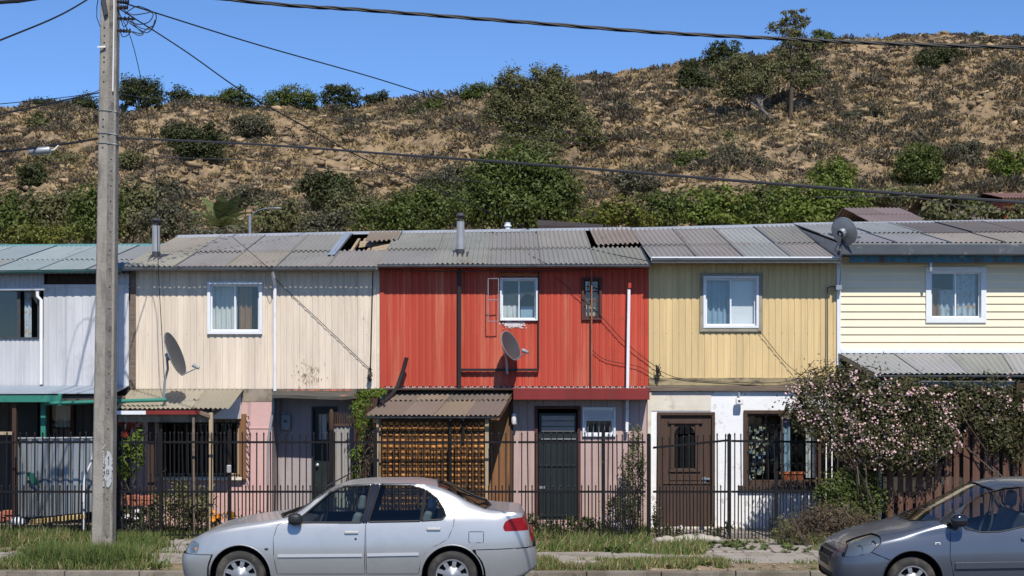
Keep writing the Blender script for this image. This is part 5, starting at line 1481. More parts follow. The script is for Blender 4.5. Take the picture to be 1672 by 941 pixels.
class Car:
    """body lofted from cross-sections; local x runs back from the nose, y is positive towards the kerb, z up from the road"""
    def __init__(s, name, label, x0, yc, C, L, group):
        s.t = thing(name, label, 'car', (x0, yc, 0), group)
        s.L = L; s.x0, s.yc = x0, yc; s.C = C
        xs = np.unique(np.concatenate([np.linspace(0, .5, 26)**1.0, np.linspace(.5, L-.5, 80), np.linspace(L-.5, L, 26)]))
        n1, n2, n3 = 16, 9, 9
        secs = []
        for x in xs:
            zb, zl, ze, zt_, wb, we = [float(C[k](x)) for k in ('bot', 'belt', 'edge', 'top', 'wb', 'we')]
            ze = max(ze, zl+.004); zt_ = max(zt_, ze+.001)
            pts = [(0, zb), (wb*.55, zb)]
            f = lambda u: 1-.085*max(0, (.52-u)/.52)**1.7-.060*max(0, (u-.58)/.42)**1.6
            for k in range(n1+1):
                u = k/n1; pts.append((wb*f(u), zb+(zl-zb)*u))
            yb = wb*f(1)
            for k in range(1, n2+1):
                u = k/n2; pts.append((yb+(we-yb)*u+min(.03, .18*(ze-zl))*math.sin(math.pi*u)*.6, zl+(ze-zl)*u))
            for k in range(1, n3+1):
                u = k/n3; pts.append((we*(1-u), ze+(zt_-ze)*(1-(1-u)**2.2)))
            secs.append(pts)
        bm = bmesh.new()
        grid = []
        for x, pts in zip(xs, secs):
            row = [bm.verts.new((x, y, z)) for y, z in pts] + [bm.verts.new((x, -y, z)) for y, z in reversed(pts[1:-1])]
            grid.append(row)
        m = len(grid[0])
        for a, b_ in zip(grid, grid[1:]):
            for k in range(m):
                bm.faces.new((a[k], b_[k], b_[(k+1) % m], a[(k+1) % m]))
        bm.faces.new(grid[0]); bm.faces.new(list(reversed(grid[-1])))
        bmesh.ops.recalc_face_normals(bm, faces=bm.faces)
        s.bm = bm; s.regs = []
        bm.normal_update()
    def region(s, name, poly, proj='side', cond=None):
        """cut the outline into the body; the faces inside become the part NAME"""
        bm = s.bm
        ax = (0, 2) if proj == 'side' else ((0, 1) if proj == 'top' else (1, 2))
        n = len(poly)
        for i in range(n):
            a, b_ = poly[i], poly[(i+1) % n]
            d = (b_[0]-a[0], b_[1]-a[1]); L_ = math.hypot(*d)
            if L_ < 1e-5: continue
            no = [0, 0, 0]; no[ax[0]] = -d[1]/L_; no[ax[1]] = d[0]/L_
            co = [0, 0, 0]; co[ax[0]] = a[0]; co[ax[1]] = a[1]
            lo = (min(a[0], b_[0])-.012, min(a[1], b_[1])-.012); hi = (max(a[0], b_[0])+.012, max(a[1], b_[1])+.012)
            fs = []
            for f in bm.faces:
                if cond and not cond(f.normal, f.calc_center_median()): continue
                p = [v.co[ax[0]] for v in f.verts]; q_ = [v.co[ax[1]] for v in f.verts]
                if max(p) >= lo[0] and min(p) <= hi[0] and max(q_) >= lo[1] and min(q_) <= hi[1]: fs.append(f)
            es = list({e for f in fs for e in f.edges}); vs_ = list({v for f in fs for v in f.verts})
            bmesh.ops.bisect_plane(bm, geom=fs+es+vs_, dist=1e-6, plane_co=co, plane_no=no)
        bm.normal_update()
        s.regs.append((name, poly, ax, cond))
    def assemble(s, mats, gaps=('front_door', 'rear_door', 'fuel_flap', 'bonnet', 'front_bumper', 'rear_bumper'), drop=('arch',)):
        bm = s.bm; bm.normal_update()
        vn = {v: v.normal.copy() for v in bm.verts}
        sets = {}
        for f in bm.faces:
            c = f.calc_center_median(); key = 'body'
            for name, poly, ax, cond in s.regs:
                if cond and not cond(f.normal, c): continue
                if in_poly(c[ax[0]], c[ax[1]], poly): key = name; break
            if key not in ('body',) and key.split('@')[0] not in ('bonnet', 'front_bumper', 'rear_bumper', 'arch', 'grille', 'screen', 'rear_screen') and '@' not in key:
                key = key + ('@far' if c.y > 0 else '@near')
            sets.setdefault(key, []).append(f)
        s.sets = sets; out = {}
        for key, fs in sets.items():
            base = key.split('@')[0]
            if base in drop: continue
            fset = set(fs); vm = {}; V = []; N_ = []
            gap = base in gaps
            push = {'rear_bumper': Vector((.035, 0, 0)), 'front_bumper': Vector((-.012, 0, 0))}.get(base)
            for f in fs:
                for v in f.verts:
                    if v not in vm:
                        co = v.co.copy()
                        if gap:
                            ext = [g for g in v.link_faces if g not in fset]
                            if ext:
                                inn = [g for g in v.link_faces if g in fset]
                                d = sum((g.calc_center_median() for g in inn), Vector())/len(inn)-co
                                if d.length > 1e-6: co += d.normalized()*.0075
                        if push is not None: co += vn[v]*.014+push
                        if 'glass' in mats[base] or 'screen' in mats[base]: co -= vn[v]*.006
                        vm[v] = len(V); V.append(tuple(co)); N_.append(tuple(vn[v]))
            me = bpy.data.meshes.new(base)
            me.from_pydata(V, [], [[vm[v] for v in f.verts] for f in fs])
            me.polygons.foreach_set('use_smooth', [True]*len(me.polygons))
            me.update()
            if len(me.vertices) == len(N_): me.normals_split_custom_set_from_vertices(N_)
            nm = {'front_window': 'window', 'rear_window': 'window', 'quarter_window': 'window', 'front_door': 'door', 'rear_door': 'door'}.get(base, base)
            o = link(nm, me, MATS[mats[base]], s.t)
            out[key] = o
        # a dark lining added under the skin to darken the panel gaps
        V, F = [], []; vm = {}
        for key, fs in sets.items():
            base = key.split('@')[0]
            if base in drop or 'window' in base or 'screen' in base: continue
            for f in fs:
                if f.calc_center_median().z < .25: continue
                idx = []
                for v in f.verts:
                    if v not in vm: vm[v] = len(V); V.append(tuple(v.co-vn[v]*.022))
                    idx.append(vm[v])
                F.append(idx)
        me = bpy.data.meshes.new('lining'); me.from_pydata(V, [], F); me.update()
        link('lining', me, MATS['car_dark'], s.t)
        s.out = out
        return out
    def trim(s, key, name, r, m, parent=None, off=.002):
        """a rubber seal round the edge of a cut-out"""
        fset = set(s.sets[key]); mb = MB(); es = {}
        for f in fset:
            for e in f.edges:
                if sum(1 for g in e.link_faces if g in fset) == 1: es[e] = 1
        for e in es:
            a, b_ = e.verts
            mb.tube([tuple(a.co+a.normal*off), tuple(b_.co+b_.normal*off)], r, 5, cap=False)
        return s.put(mb, name, m, parent or s.t)
    def put(s, mb, name, m, parent=None, **kw):
        ox, oy = s.x0, s.yc
        mb.v = [(x+ox, y+oy, z) for x, y, z in mb.v]
        return mb.build(name, MATS[m], parent or s.t, **kw)
    def side_y(s, x, z):
        """distance of the skin from the middle at (x, z)"""
        zb, zl, ze, wb, we = [float(s.C[k](x)) for k in ('bot', 'belt', 'edge', 'wb', 'we')]
        f = lambda u: 1-.085*max(0, (.52-u)/.52)**1.7-.060*max(0, (u-.58)/.42)**1.6
        if z <= zl: return wb*f(max(0, (z-zb)/(zl-zb)))
        u = min(1, (z-zl)/max(.004, ze-zl)); yb = wb*f(1)
        return yb+(we-yb)*u+min(.03, .18*(ze-zl))*math.sin(math.pi*u)*.6
    def wheel(s, x, r, yo, spokes=9, style='cap'):
        for sgn in (-1, 1):
            c = (x, sgn*yo, r)
            ax = (0, sgn, 0)
            mb = MB().lathe([(r*.64, -.17), (r*.80, -.18), (r*.95, -.165), (r*.995, -.13), (r, -.09), (r*.995, -.05), (r*.955, -.012), (r*.86, .006), (r*.74, .006), (r*.655, -.004)], c, ax, 48)
            w = s.put(mb, 'wheel', 'tyre', smooth=True)
            R_ = r*.655
            mb = MB().lathe([(R_*1.005, -.004), (R_*.99, .004), (R_*.92, .002), (R_*.90, -.018), (R_*.88, -.06)], c, ax, 40)
            mb.lathe([(R_*.56, -.016), (R_*.50, -.006), (R_*.22, .002), (R_*.17, .010), (.001, .013)], c, ax, 28)
            for k in range(spokes):
                a = 2*math.pi*k/spokes; ca, sa = math.cos(a), math.sin(a)
                def pt(rad, off, h): return (c[0]+rad*ca-off*sa, c[1]+sgn*h, c[2]+rad*sa+off*ca)
                wi, wo = R_*.105, R_*.135
                mb.add([pt(R_*.30, -wi, -.006), pt(R_*.30, wi, -.006), pt(R_*.94, wo, -.004), pt(R_*.94, -wo, -.004),
                        pt(R_*.30, -wi, -.035), pt(R_*.30, wi, -.035), pt(R_*.94, wo, -.035), pt(R_*.94, -wo, -.035)],
                       [(0, 1, 2, 3), (0, 4, 5, 1), (1, 5, 6, 2), (2, 6, 7, 3), (3, 7, 4, 0)])
            s.put(mb, 'rim', 'rim_silver', w, smooth=True)
            s.put(MB().lathe([(R_*.93, -.055), (.001, -.055)], c, ax, 24), 'dark_backing', 'car_dark', w)  # dark backing disc stands in for the shade between the spokes
    def wells(s, x, z, r, y0):
        for sgn in (-1, 1):
            mb = MB(); n = 20
            a0, a1 = -.25, math.pi+.25
            v = []
            for k in range(n+1):
                a = a0+(a1-a0)*k/n
                v += [(x+r*math.cos(a), sgn*y0, z+r*math.sin(a)), (x+r*math.cos(a), sgn*(y0-.34), z+r*math.sin(a))]
            f = [(2*k, 2*k+1, 2*k+3, 2*k+2) for k in range(n)] + [tuple(range(1, 2*n+2, 2))]
            mb.add(v, f); s.put(mb, 'wheel_well', 'car_dark')
            mb = MB(); pts = []
            for k in range(n+1):
                a = .02+(math.pi-.04)*k/n; px_, pz_ = x+(r+.004)*math.cos(a), z+(r+.004)*math.sin(a)
                pts.append((px_, sgn*(s.side_y(px_, pz_)-.001), pz_))
            mb.tube(pts, .008, 6); s.put(mb, 'arch_lip', s.paint)
    def seats(s, x, zb, n=2, pale='seat_cloth'):
        for y in ((-.36, .36) if n == 2 else (0,)):
            w = .25 if n == 2 else .6
            mb = MB(); mb.plate([(x-.25, zb), (x+.25, zb), (x+.28, zb+.16), (x-.25, zb+.18)], y-w, y+w); st = s.put(mb, 'seat', 'seat_cloth', bevel=.04, seg=3)
            mb = MB(); mb.plate([(x+.20, zb+.14), (x+.34, zb+.14), (x+.48, zb+.66), (x+.38, zb+.68)], y-w*.95, y+w*.95); s.put(mb, 'backrest', 'seat_cloth', st, bevel=.04, seg=3)
            for yy in ((y,) if n == 2 else (-.36, .36)):
                mb = MB(); mb.plate([(x+.40, zb+.70), (x+.50, zb+.70), (x+.52, zb+.89), (x+.44, zb+.90)], yy-.13, yy+.13); s.put(mb, 'headrest', pale, st, bevel=.04, seg=3)

near = lambda no, c: abs(no.y) > .22
def arch_poly(x, z, r, n=22, low=.1):
    return [(x+r*math.cos(a), z+r*math.sin(a)) for a in np.linspace(0, math.pi, n)] + [(x-r, z-.05), (x-r*.98, low), (x+r*.98, low), (x+r, z-.05)]

# ---- silver saloon
S_Y = 19.42; S_YC = S_Y+.835; S_X0 = X(296, S_Y)-.045
def sl_(px, py, Y=S_Y): return (X(px, Y)-S_X0, Z(py, Y))
def sn(px, py): return sl_(px, py, S_Y+.03)
def sg(px, py): return sl_(px, py, S_Y+.12)
top_ = [sl_(a, b_, S_YC) for a, b_ in ((300, 907), (304, 897), (308, 887), (316, 878), (345, 866), (391, 855), (443, 848), (456, 846), (532, 801), (558, 790), (614, 782.4), (669, 781.2), (717, 787.5), (803, 829), (836, 831), (853, 834), (856, 842), (858, 868), (866, 890), (868, 908))]
L = 4.34
def fn(pts): return pchip([p[0] for p in pts], [p[1] for p in pts])
xt = [p[0]-top_[0][0] for p in top_]; kx = L/xt[-1]
C = {}
C['top'] = pchip([x*kx for x in xt], [p[1] for p in top_])
e = [sl_(a, b_, S_Y+yy) for a, b_, yy in ((300, 912, .2), (306, 890, .15), (316, 880, .1), (345, 867.5, .1), (391, 857, .1), (443, 850, .1), (466, 846, .1), (536, 803, .2), (566, 793.5, .23), (614, 789.8, .25), (669, 789.8, .25), (708, 795, .23), (735, 805, .2), (770, 823.5, .15), (800, 834, .1), (836, 837, .1), (852, 840, .1), (857, 862, .1), (870, 898, .1), (872, 908, .15))]
ex = [max(0, p[0]) for p in e]; ex[0] = 0.0; ex[-1] = L
C['edge'] = pchip(ex, [p[1] for p in e])
bl = [sl_(a, b_) for a, b_ in ((300, 914), (308, 893), (330, 876), (391, 862), (443, 857), (491, 856.5), (600, 852), (721, 848), (800, 846), (840, 846), (855, 852), (870, 899), (872, 909))]
bx = [max(0, p[0]) for p in bl]; bx[0] = 0; bx[-1] = L
C['belt'] = pchip(bx, [p[1] for p in bl])
C['bot'] = pchip([0, .12, .5, 3.7, 4.1, L], [.38, .24, .20, .21, .27, .40])
C['wb'] = pchip([0, .02, .06, .14, .30, .60, 1.2, 2.2, 3.2, 3.8, 4.1, 4.22, 4.30, L], [.42, .55, .655, .74, .80, .828, .835, .838, .835, .815, .765, .71, .63, .50])
C['we'] = pchip([0, .06, .3, .8, 1.2, 1.45, 1.80, 2.05, 2.5, 2.95, 3.2, 3.5, 3.8, 4.1, 4.25, L], [.36, .55, .68, .74, .75, .70, .585, .55, .545, .55, .575, .64, .70, .70, .60, .44])
car = Car('parked_car', 'silver saloon car parked along the kerb, seen from its left side', S_X0, S_YC, C, L, 'cars parked along the kerb')
car.paint = 'car_silver'
WX1, WX2, WR = sl_(391, 941)[0], sl_(738, 941)[0], .308
car.region('arch', arch_poly(WX1, WR, .375), cond=near)
car.region('arch', arch_poly(WX2, WR, .375), cond=near)
pf = rounded([sg(484, 852.5), sg(494, 843), sg(537, 806), sg(561, 796), sg(603.5, 794.5), sg(598, 829), sg(592, 852.5)], .025)
pr = rounded([sg(619, 793.5), sg(669, 795), sg(693, 801), sg(687, 850), sg(602, 851.5), sg(609, 829)], .02)
pq = rounded([sg(694.6, 802), sg(713, 815), sg(724, 831), sg(728, 842), sg(722, 847.5), sg(688.6, 849.5)], .012)
car.region('front_window', pf, cond=near); car.region('rear_window', pr, cond=near); car.region('quarter_window', pq, cond=near)
car.region('pillar_trim', [sg(604.8, 793), sg(618, 792), sg(608, 829), sg(600, 853.5), sg(593.5, 853.5), sg(599.5, 829)], cond=near)
upn = lambda no, c: no.z > .12 and c.z > .90
ws = [sl_(458, 846, S_YC)[0], sl_(533, 800, S_YC)[0]]
car.region('screen', [(ws[0]+.14, -.66), (ws[0]+.02, 0), (ws[0]+.14, .66), (ws[1]+.01, .525), (ws[1]-.03, 0), (ws[1]+.01, -.525)], 'top', cond=upn)
rs = [sl_(719, 789, S_YC)[0], sl_(800, 827, S_YC)[0]]
car.region('rear_screen', [(rs[0]+.01, -.525), (rs[0]-.03, 0), (rs[0]+.01, .525), (rs[1]-.06, .665), (rs[1]+.01, 0), (rs[1]-.06, -.665)], 'top', cond=upn)
car.region('headlight', rounded([sn(306.5, 904.5), sn(308, 888), sn(311, 883.5), sn(322, 887), sn(324.5, 890), sn(321.5, 904)], .012), cond=lambda no, c: no.z < .85)
car.region('tail_light', rounded([sn(821, 862), sn(824.5, 853), sn(834, 848), sn(870, 845), sn(870, 868), sn(824, 868.5)], .02), cond=lambda no, c: no.z < .8)
fd = rounded([sg(468, 849), sg(535, 801), sg(560, 790.5), sg(612, 788), sg(601, 829), sn(595, 853), sn(596.5, 938), sn(452, 938), sn(447, 910), sn(446, 880), sn(452, 858)], .025)
rd = rounded([sg(614.5, 788), sg(660, 789), sg(688, 793), sg(716, 808), sg(734, 826), sn(742.5, 845), sn(741, 858), sn(732, 880), sn(715, 890), sn(699, 897), sn(687, 914), sn(684, 938), sn(598, 938), sn(596.5, 853), sg(602.5, 829)], .02)
car.region('front_door', fd, cond=near); car.region('rear_door', rd, cond=near)
car.region('fuel_flap', rounded([sn(765, 868), sn(790, 868), sn(790, 886.5), sn(765, 886.5)], .02), cond=near)
car.region('front_bumper', [sn(280, 905.5), sn(348, 905.5), sn(341, 925), sn(338, 990), sn(280, 990)], cond=None)
car.region('rear_bumper', [sn(771, 897.5), sn(900, 894), sn(900, 990), sn(785, 990), sn(780, 930)], cond=None)
mats = {'body': 'car_silver', 'front_window': 'car_glass', 'rear_window': 'car_glass', 'quarter_window': 'car_glass', 'pillar_trim': 'black_gloss', 'screen': 'car_screen', 'rear_screen': 'car_glass',
        'headlight': 'lamp_white', 'tail_light': 'tail_red', 'front_door': 'car_silver', 'rear_door': 'car_silver', 'fuel_flap': 'car_silver', 'front_bumper': 'car_silver', 'rear_bumper': 'car_silver'}
out = car.assemble(mats)
for k in ('front_window@near', 'rear_window@near', 'quarter_window@near', 'screen', 'rear_screen'):
    if k in out: car.trim(k, 'seal', .013 if 'screen' not in k else .014, 'rubber', out[k])
for x in (WX1, WX2): car.wells(x, WR, .375, .80)
car.wheel(WX1, WR, .80); car.wheel(WX2, WR, .80)
for key, (x_, z_) in (('front_door@near', sn(574, 869.5)), ('rear_door@near', sn(708, 864))):
    y = -car.side_y(x_, z_)
    car.put(MB().box(x_-.085, x_+.085, y-.026, y+.004, z_-.018, z_+.018), 'handle', 'handle_pale', out[key], bevel=.012, seg=3)
    car.put(MB().box(x_-.075, x_+.075, y-.004, y+.02, z_-.042, z_-.016), 'handle_recess', 'black_plastic', out[key], bevel=.008)
x_, z_ = sn(581, 880); y = -car.side_y(x_, z_)
car.put(MB().lathe([(.014, -.004), (.014, .004), (.001, .006)], (x_, y, z_), (0, -1, 0), 12), 'keyhole', 'black_plastic', out['front_door@near'])
def strip(pa, pb, key, h=.016, m='strip_pale', t=.014):
    (xa_, za), (xb_, zb_) = sn(*pa), sn(*pb)
    mb = MB(); n = 14
    for i in range(n):
        u0, u1 = i/n, (i+1)/n
        xx0, xx1 = lerp(xa_, xb_, u0), lerp(xa_, xb_, u1); z0_, z1_ = lerp(za, zb_, u0), lerp(za, zb_, u1)
        mb.hexa((xx0, -car.side_y(xx0, z0_)-t, z0_-h), (xx1, -car.side_y(xx1, z1_)-t, z1_-h), (xx1, -car.side_y(xx1, z1_)-t, z1_+h), (xx0, -car.side_y(xx0, z0_)-t, z0_+h), (0, t+.004, 0))
    car.put(mb, 'moulding', m, out[key])
strip((454, 907.5), (592, 906.5), 'front_door@near'); strip((600, 906), (684, 904.5), 'rear_door@near')
def mirror(cx, cz, y, w=.10, h=.075, d=.13, m='black_plastic', par=None):
    mb = MB()
    bm = bmesh.new(); bmesh.ops.create_uvsphere(bm, u_segments=16, v_segments=10, radius=1)
    v = []
    for q_ in bm.verts:
        s_ = lambda t, p: math.copysign(abs(t)**p, t)
        v.append((cx+w*s_(q_.co.x, .7), y-.12+d*.75*s_(q_.co.y, .8), cz+h*s_(q_.co.z, .7)))
    mb.add(v, [tuple(k.index for k in f.verts) for f in bm.faces]); bm.free()
    return mb
x_, z_ = sn(483, 847)
o = car.put(mirror(x_, z_, -.76, .085, .072, .09), 'mirror', 'black_plastic', smooth=True)
xs_, zs_ = sg(468, 853.5); x2, z2 = sg(494, 844)
mb = MB(); yy = -car.side_y(xs_+.08, zs_+.02)
mb.plate([(xs_, zs_-.01), (xs_+.19, zs_-.01), (xs_+.19, zs_+.075), (xs_+.14, zs_+.07)], yy-.012, yy+.012)
car.put(mb, 'mirror_base', 'black_plastic', o, bevel=.006)
x_, z_ = sn(435.5, 896.5); y = -car.side_y(x_, z_)
car.put(MB().box(x_-.022, x_+.022, y-.006, y+.004, z_-.012, z_+.012), 'fender_badge', 'black_plastic', bevel=.003)
x_, z_ = sn(319, 897); y = -car.side_y(x_, z_)
car.put(MB().box(x_-.016, x_+.018, y-.004, y+.01, z_-.025, z_+.015), 'indicator', 'lamp_amber', out['headlight@near'], bevel=.006)
for (pa, pb) in (((774, 899), (868, 897.5)), ((300, 907), (347, 906))):
    pass
car.seats(1.75, .38, 2); car.seats(2.62, .40, 1, 'seat_pale')
mb = MB(); mb.plate([(1.25, .60), (1.55, .60), (1.55, .92), (1.30, .95)], -.68, .68); car.put(mb, 'dashboard', 'dash', bevel=.03, seg=2)
mb = MB()
cx, cz = 1.68, .88
mb.tube([(cx+.06*math.sin(a), -.36+.18*math.cos(a), cz+.17*math.sin(a)) for a in np.linspace(0, 6.283, 25)], .015, 6, cap=False)
mb.tube([(1.5, -.36, .80), (cx, -.36, cz)], .03, 6); car.put(mb, 'steering_wheel', 'dash')
mb = MB(); x_, z_ = sl_(530, 797, S_Y+.25); mb.tube([(x_, -.56, z_-.02), (x_+.02, -.56, z_+.02), (sl_(582, 768, S_Y+.25)[0], -.56, sl_(582, 768, S_Y+.25)[1])], [.012, .009, .008], 6); car.put(mb, 'aerial', 'black_plastic')
mb = MB(); a_ = sl_(452, 846.5, S_YC-.3); mb.tube([(a_[0], -.1, a_[1]+.0), (a_[0]+.02, -.5, a_[1]-.005), (a_[0]+.10, -.60, a_[1]+.01)], .010, 5); car.put(mb, 'wiper', 'black_plastic')
mb = MB(); mb.box(WX1+.42, WX2-.42, -.80, .80, .185, .225); car.put(mb, 'sill', 'black_plastic')
mb = MB(); mb.box(L-.03, L+.0, -.5, .5, .70, .80); car.put(mb, 'rear_garnish', 'tail_red')

# ---- slate hatchback
D_Y = 19.0; D_YC = D_Y+.83; D_X0 = X(1349, D_YC)
def dl(px, py, Y=D_Y+.02): return (X(px, Y)-D_X0, Z(py, Y))
def dg(px, py): return dl(px, py, D_Y+.13)
L = 3.78
tp = [dl(a, b_, D_YC) for a, b_ in ((1349, 925), (1350, 912), (1355, 893), (1362, 884), (1380, 872), (1405, 863), (1434, 855), (1466, 849), (1500, 832), (1545, 809), (1591, 787.5), (1622, 781.5), (1672, 779), (1720, 780), (1770, 786), (1800, 796), (1830, 836), (1842, 880), (1845, 920))]
tx = [p[0] for p in tp]; kx = L/tx[-1]
C = {'top': pchip([x*kx for x in tx], [p[1] for p in tp])}
hh = [(0, 918, .3), (.06, 905, .2), (.14, 893, .2), (.30, 883, .12), (.55, 877, .1)]
e = [(0, .52), (.05, .60), (.12, .675), (.25, .745), (.45, .80), (.70, .852), (.95, .905), (1.20, .965), (1.32, 1.00), (1.60, 1.16), (1.90, 1.305), (2.12, 1.385), (2.35, 1.432), (2.8, 1.445), (3.2, 1.41), (3.5, 1.30), (3.65, 1.05), (3.74, .80), (L, .55)]
C['edge'] = pchip([a for a, b_ in e], [b_ for a, b_ in e])
b_l = [(0, .50), (.05, .58), (.12, .64), (.25, .70), (.45, .745), (.70, .80), (.95, .845), (1.2, .885), (1.5, .90), (2.2, .93), (3.0, .98), (3.5, 1.0), (3.68, .92), (3.74, .74), (L, .53)]
C['belt'] = pchip([a for a, b_ in b_l], [b_ for a, b_ in b_l])
C['bot'] = pchip([0, .10, .4, 3.3, 3.6, L], [.30, .22, .19, .2, .26, .36])
C['wb'] = pchip([0, .015, .05, .12, .25, .50, .80, 1.4, 2.6, 3.2, 3.55, 3.7, L], [.34, .46, .575, .67, .75, .805, .825, .83, .83, .81, .76, .68, .52])
C['we'] = pchip([0, .05, .15, .4, .8, 1.15, 1.4, 1.7, 2.1, 2.5, 3.0, 3.4, 3.65, L], [.30, .47, .57, .66, .725, .755, .73, .66, .575, .56, .555, .56, .60, .46])
car2 = Car('parked_car', 'dark slate-blue hatchback car cut off by the right edge, its nose beside the rose fence', D_X0, D_YC, C, L, 'cars parked along the kerb')
car2.paint = 'car_slate'
WX1, WR = dl(1491, 950)[0], .292
WX2 = WX1+2.34
car2.region('arch', arch_poly(WX1, WR+.01, .362), cond=near)
car2.region('arch', arch_poly(WX2, WR+.01, .362), cond=near)
car2.region('front_window', rounded([dg(1566, 842), dg(1582, 826), dg(1612, 809), dg(1645, 799.5), dg(1700, 793), dg(1742, 792), dg(1742, 850), dg(1690, 856), dg(1660, 861), dg(1630, 867), dg(1600, 868), dg(1572, 862)], .03), cond=near)
car2.region('rear_window', rounded([dg(1756, 792), dg(1800, 796), dg(1822, 822), dg(1815, 838), dg(1756, 848)], .03), cond=near)
car2.region('sail', rounded([dg(1533, 853), dg(1562, 834), dg(1562, 862), dg(1556, 866)], .012), cond=near)
x1_, x2_ = dl(1472, 848, D_YC)[0], dl(1588, 788, D_YC)[0]
car2.region('screen', [(x1_+.30, -.655), (x1_+.13, -.52), (x1_+.03, -.3), (x1_+.01, 0), (x1_+.03, .3), (x1_+.13, .52), (x1_+.30, .655), (x2_+.12, .51), (x2_+.03, .3), (x2_, 0), (x2_+.03, -.3), (x2_+.12, -.51)], 'top', cond=lambda no, c: no.z > .1 and c.z > .88)
car2.region('headlight', rounded([dl(1377, 910, D_Y+.20), dl(1382, 897, D_Y+.20), dl(1394, 884, D_Y+.15), dl(1414, 877.5, D_Y+.10), dl(1434, 875.5, D_Y+.05), dl(1441, 877, D_Y+.05), dl(1439, 887, D_Y+.05), dl(1421, 903, D_Y+.08), dl(1395, 908, D_Y+.15)], .03), cond=lambda no, c: abs(c.y) > .42)
car2.region('grille', [(-.33, dl(0, 911, D_YC)[1]), (.33, dl(0, 911, D_YC)[1]), (.40, dl(0, 891, D_YC)[1]), (-.40, dl(0, 891, D_YC)[1])], 'front', cond=lambda no, c: c.x < .22)
car2.region('grille', [(-.48, .22), (.48, .22), (.42, .36), (-.42, .36)], 'front', cond=lambda no, c: c.x < .3)
car2.region('bonnet', [(.13, -.50), (.09, 0), (.13, .50), (.45, .62), (.9, .70), (1.12, .70), (x1_+.09, .55), (x1_, .3), (x1_-.02, 0), (x1_, -.3), (x1_+.09, -.55), (1.12, -.70), (.9, -.70), (.45, -.62)], 'top', cond=lambda no, c: no.z > .2 and c.z > .55)
car2.region('front_door', rounded([dg(1549, 843), dg(1560, 832), dg(1612, 803), dg(1650, 793), dg(1748, 788), dg(1748, 850), dl(1750, 880), dl(1748, 955), dl(1560, 955), dl(1550, 910)], .03), cond=near)
car2.region('rear_door', rounded([dg(1751, 788), dg(1800, 792), dg(1826, 825), dl(1826, 870), dl(1800, 905), dl(1790, 955), dl(1752, 955), dl(1753, 880)], .03), cond=near)
car2.region('front_bumper', [dl(1320, 912), dl(1424, 902), dl(1458, 916), dl(1452, 935), dl(1446, 1000), dl(1320, 1000)], cond=lambda no, c: c.x < .8)
mats2 = {'body': 'car_slate', 'front_window': 'car_screen', 'rear_window': 'car_glass', 'sail': 'black_plastic', 'screen': 'screen_glass', 'headlight': 'lens_glass', 'grille': 'black_plastic',
         'bonnet': 'car_slate', 'front_door': 'car_slate', 'rear_door': 'car_slate', 'front_bumper': 'car_slate'}
car = car2
out = car2.assemble(mats2)
for k in ('front_window@near', 'screen'): car2.trim(k, 'seal', .009, 'rubber', out[k])
car2.trim('headlight@near', 'seal', .005, 'rubber', out['headlight@near'])
for x in (WX1, WX2): car2.wells(x, WR+.01, .362, .79)
car2.wheel(WX1, WR, .795, 7); car2.wheel(WX2, WR, .795, 7)
for sgn in (-1, 1):                      # reflectors and bulb housing behind the lens
    key = 'headlight@near' if sgn < 0 else 'headlight@far'
    if key not in out: continue
    for (pa, pb, dd, rr_) in ((1400, 898, .16, .060), (1424, 890, .07, .052)):
        hx_, hz_ = dl(pa, pb, D_Y+dd)
        hy_ = sgn*(car2.side_y(hx_, hz_)-.020)
        ax_ = (-.62, sgn*.76, .18)
        car2.put(MB().lathe([(rr_, .006), (rr_*.92, -.004), (rr_*.62, -.03), (rr_*.25, -.042), (.001, -.043)], (hx_+.012, hy_-sgn*.004, hz_), ax_, 20), 'reflector', 'lamp_chrome', out[key], smooth=True)
        car2.put(MB().lathe([(.001, .002), (.014, -.004), (.016, -.02), (.012, -.04)], (hx_+.012, hy_-sgn*.004, hz_), ax_, 10), 'bulb', 'strip_pale', out[key], smooth=True)
for key in ('headlight@near', 'headlight@far'):
    if key not in out: continue
    V_, F_, vm_ = [], [], {}
    for f in car2.sets[key]:
        ids = []
        for v in f.verts:
            if v not in vm_: vm_[v] = len(V_); V_.append(tuple(v.co-v.normal*.018))
            ids.append(vm_[v])
        F_.append(tuple(ids))
    mb = MB(); mb.add(V_, F_); car2.put(mb, 'housing', 'lamp_house', out[key], smooth=True)
x_, z_ = dl(1566, 850, D_Y-.08)
o = car2.put(mirror(x_, z_, -.80, .10, .080, .10), 'mirror', 'black_gloss', smooth=True)
car2.put(MB().box(x_-.10, x_-.02, -.80, -.74, z_-.06, z_-.03), 'mirror_arm', 'black_plastic', o, bevel=.01)
def strip2(pa, pb, key, h, m, t, name='moulding'):
    (xa_, za), (xb_, zb_) = dl(*pa), dl(*pb)
    mb = MB(); n = 16
    for i in range(n):
        xx0, xx1 = lerp(xa_, xb_, i/n), lerp(xa_, xb_, (i+1)/n); z0_, z1_ = lerp(za, zb_, i/n), lerp(za, zb_, (i+1)/n)
        y0_, y1_ = -car2.side_y(xx0, z0_), -car2.side_y(xx1, z1_)
        mb.add([(xx0, y0_+.004, z0_-h*1.25), (xx1, y1_+.004, z1_-h*1.25), (xx1, y1_-t, z1_-h), (xx0, y0_-t, z0_-h), (xx0, y0_-t, z0_+h), (xx1, y1_-t, z1_+h), (xx1, y1_+.004, z1_+h*1.25), (xx0, y0_+.004, z0_+h*1.25)],
               [(0, 1, 2, 3), (3, 2, 5, 4), (4, 5, 6, 7)] + ([(0, 3, 4, 7)] if i == 0 else []) + ([(1, 6, 5, 2)] if i == n-1 else []))
    car2.put(mb, name, m, out[key])
strip2((1559, 924), (1748, 921), 'front_door@near', .035, 'slate_plastic', .018)
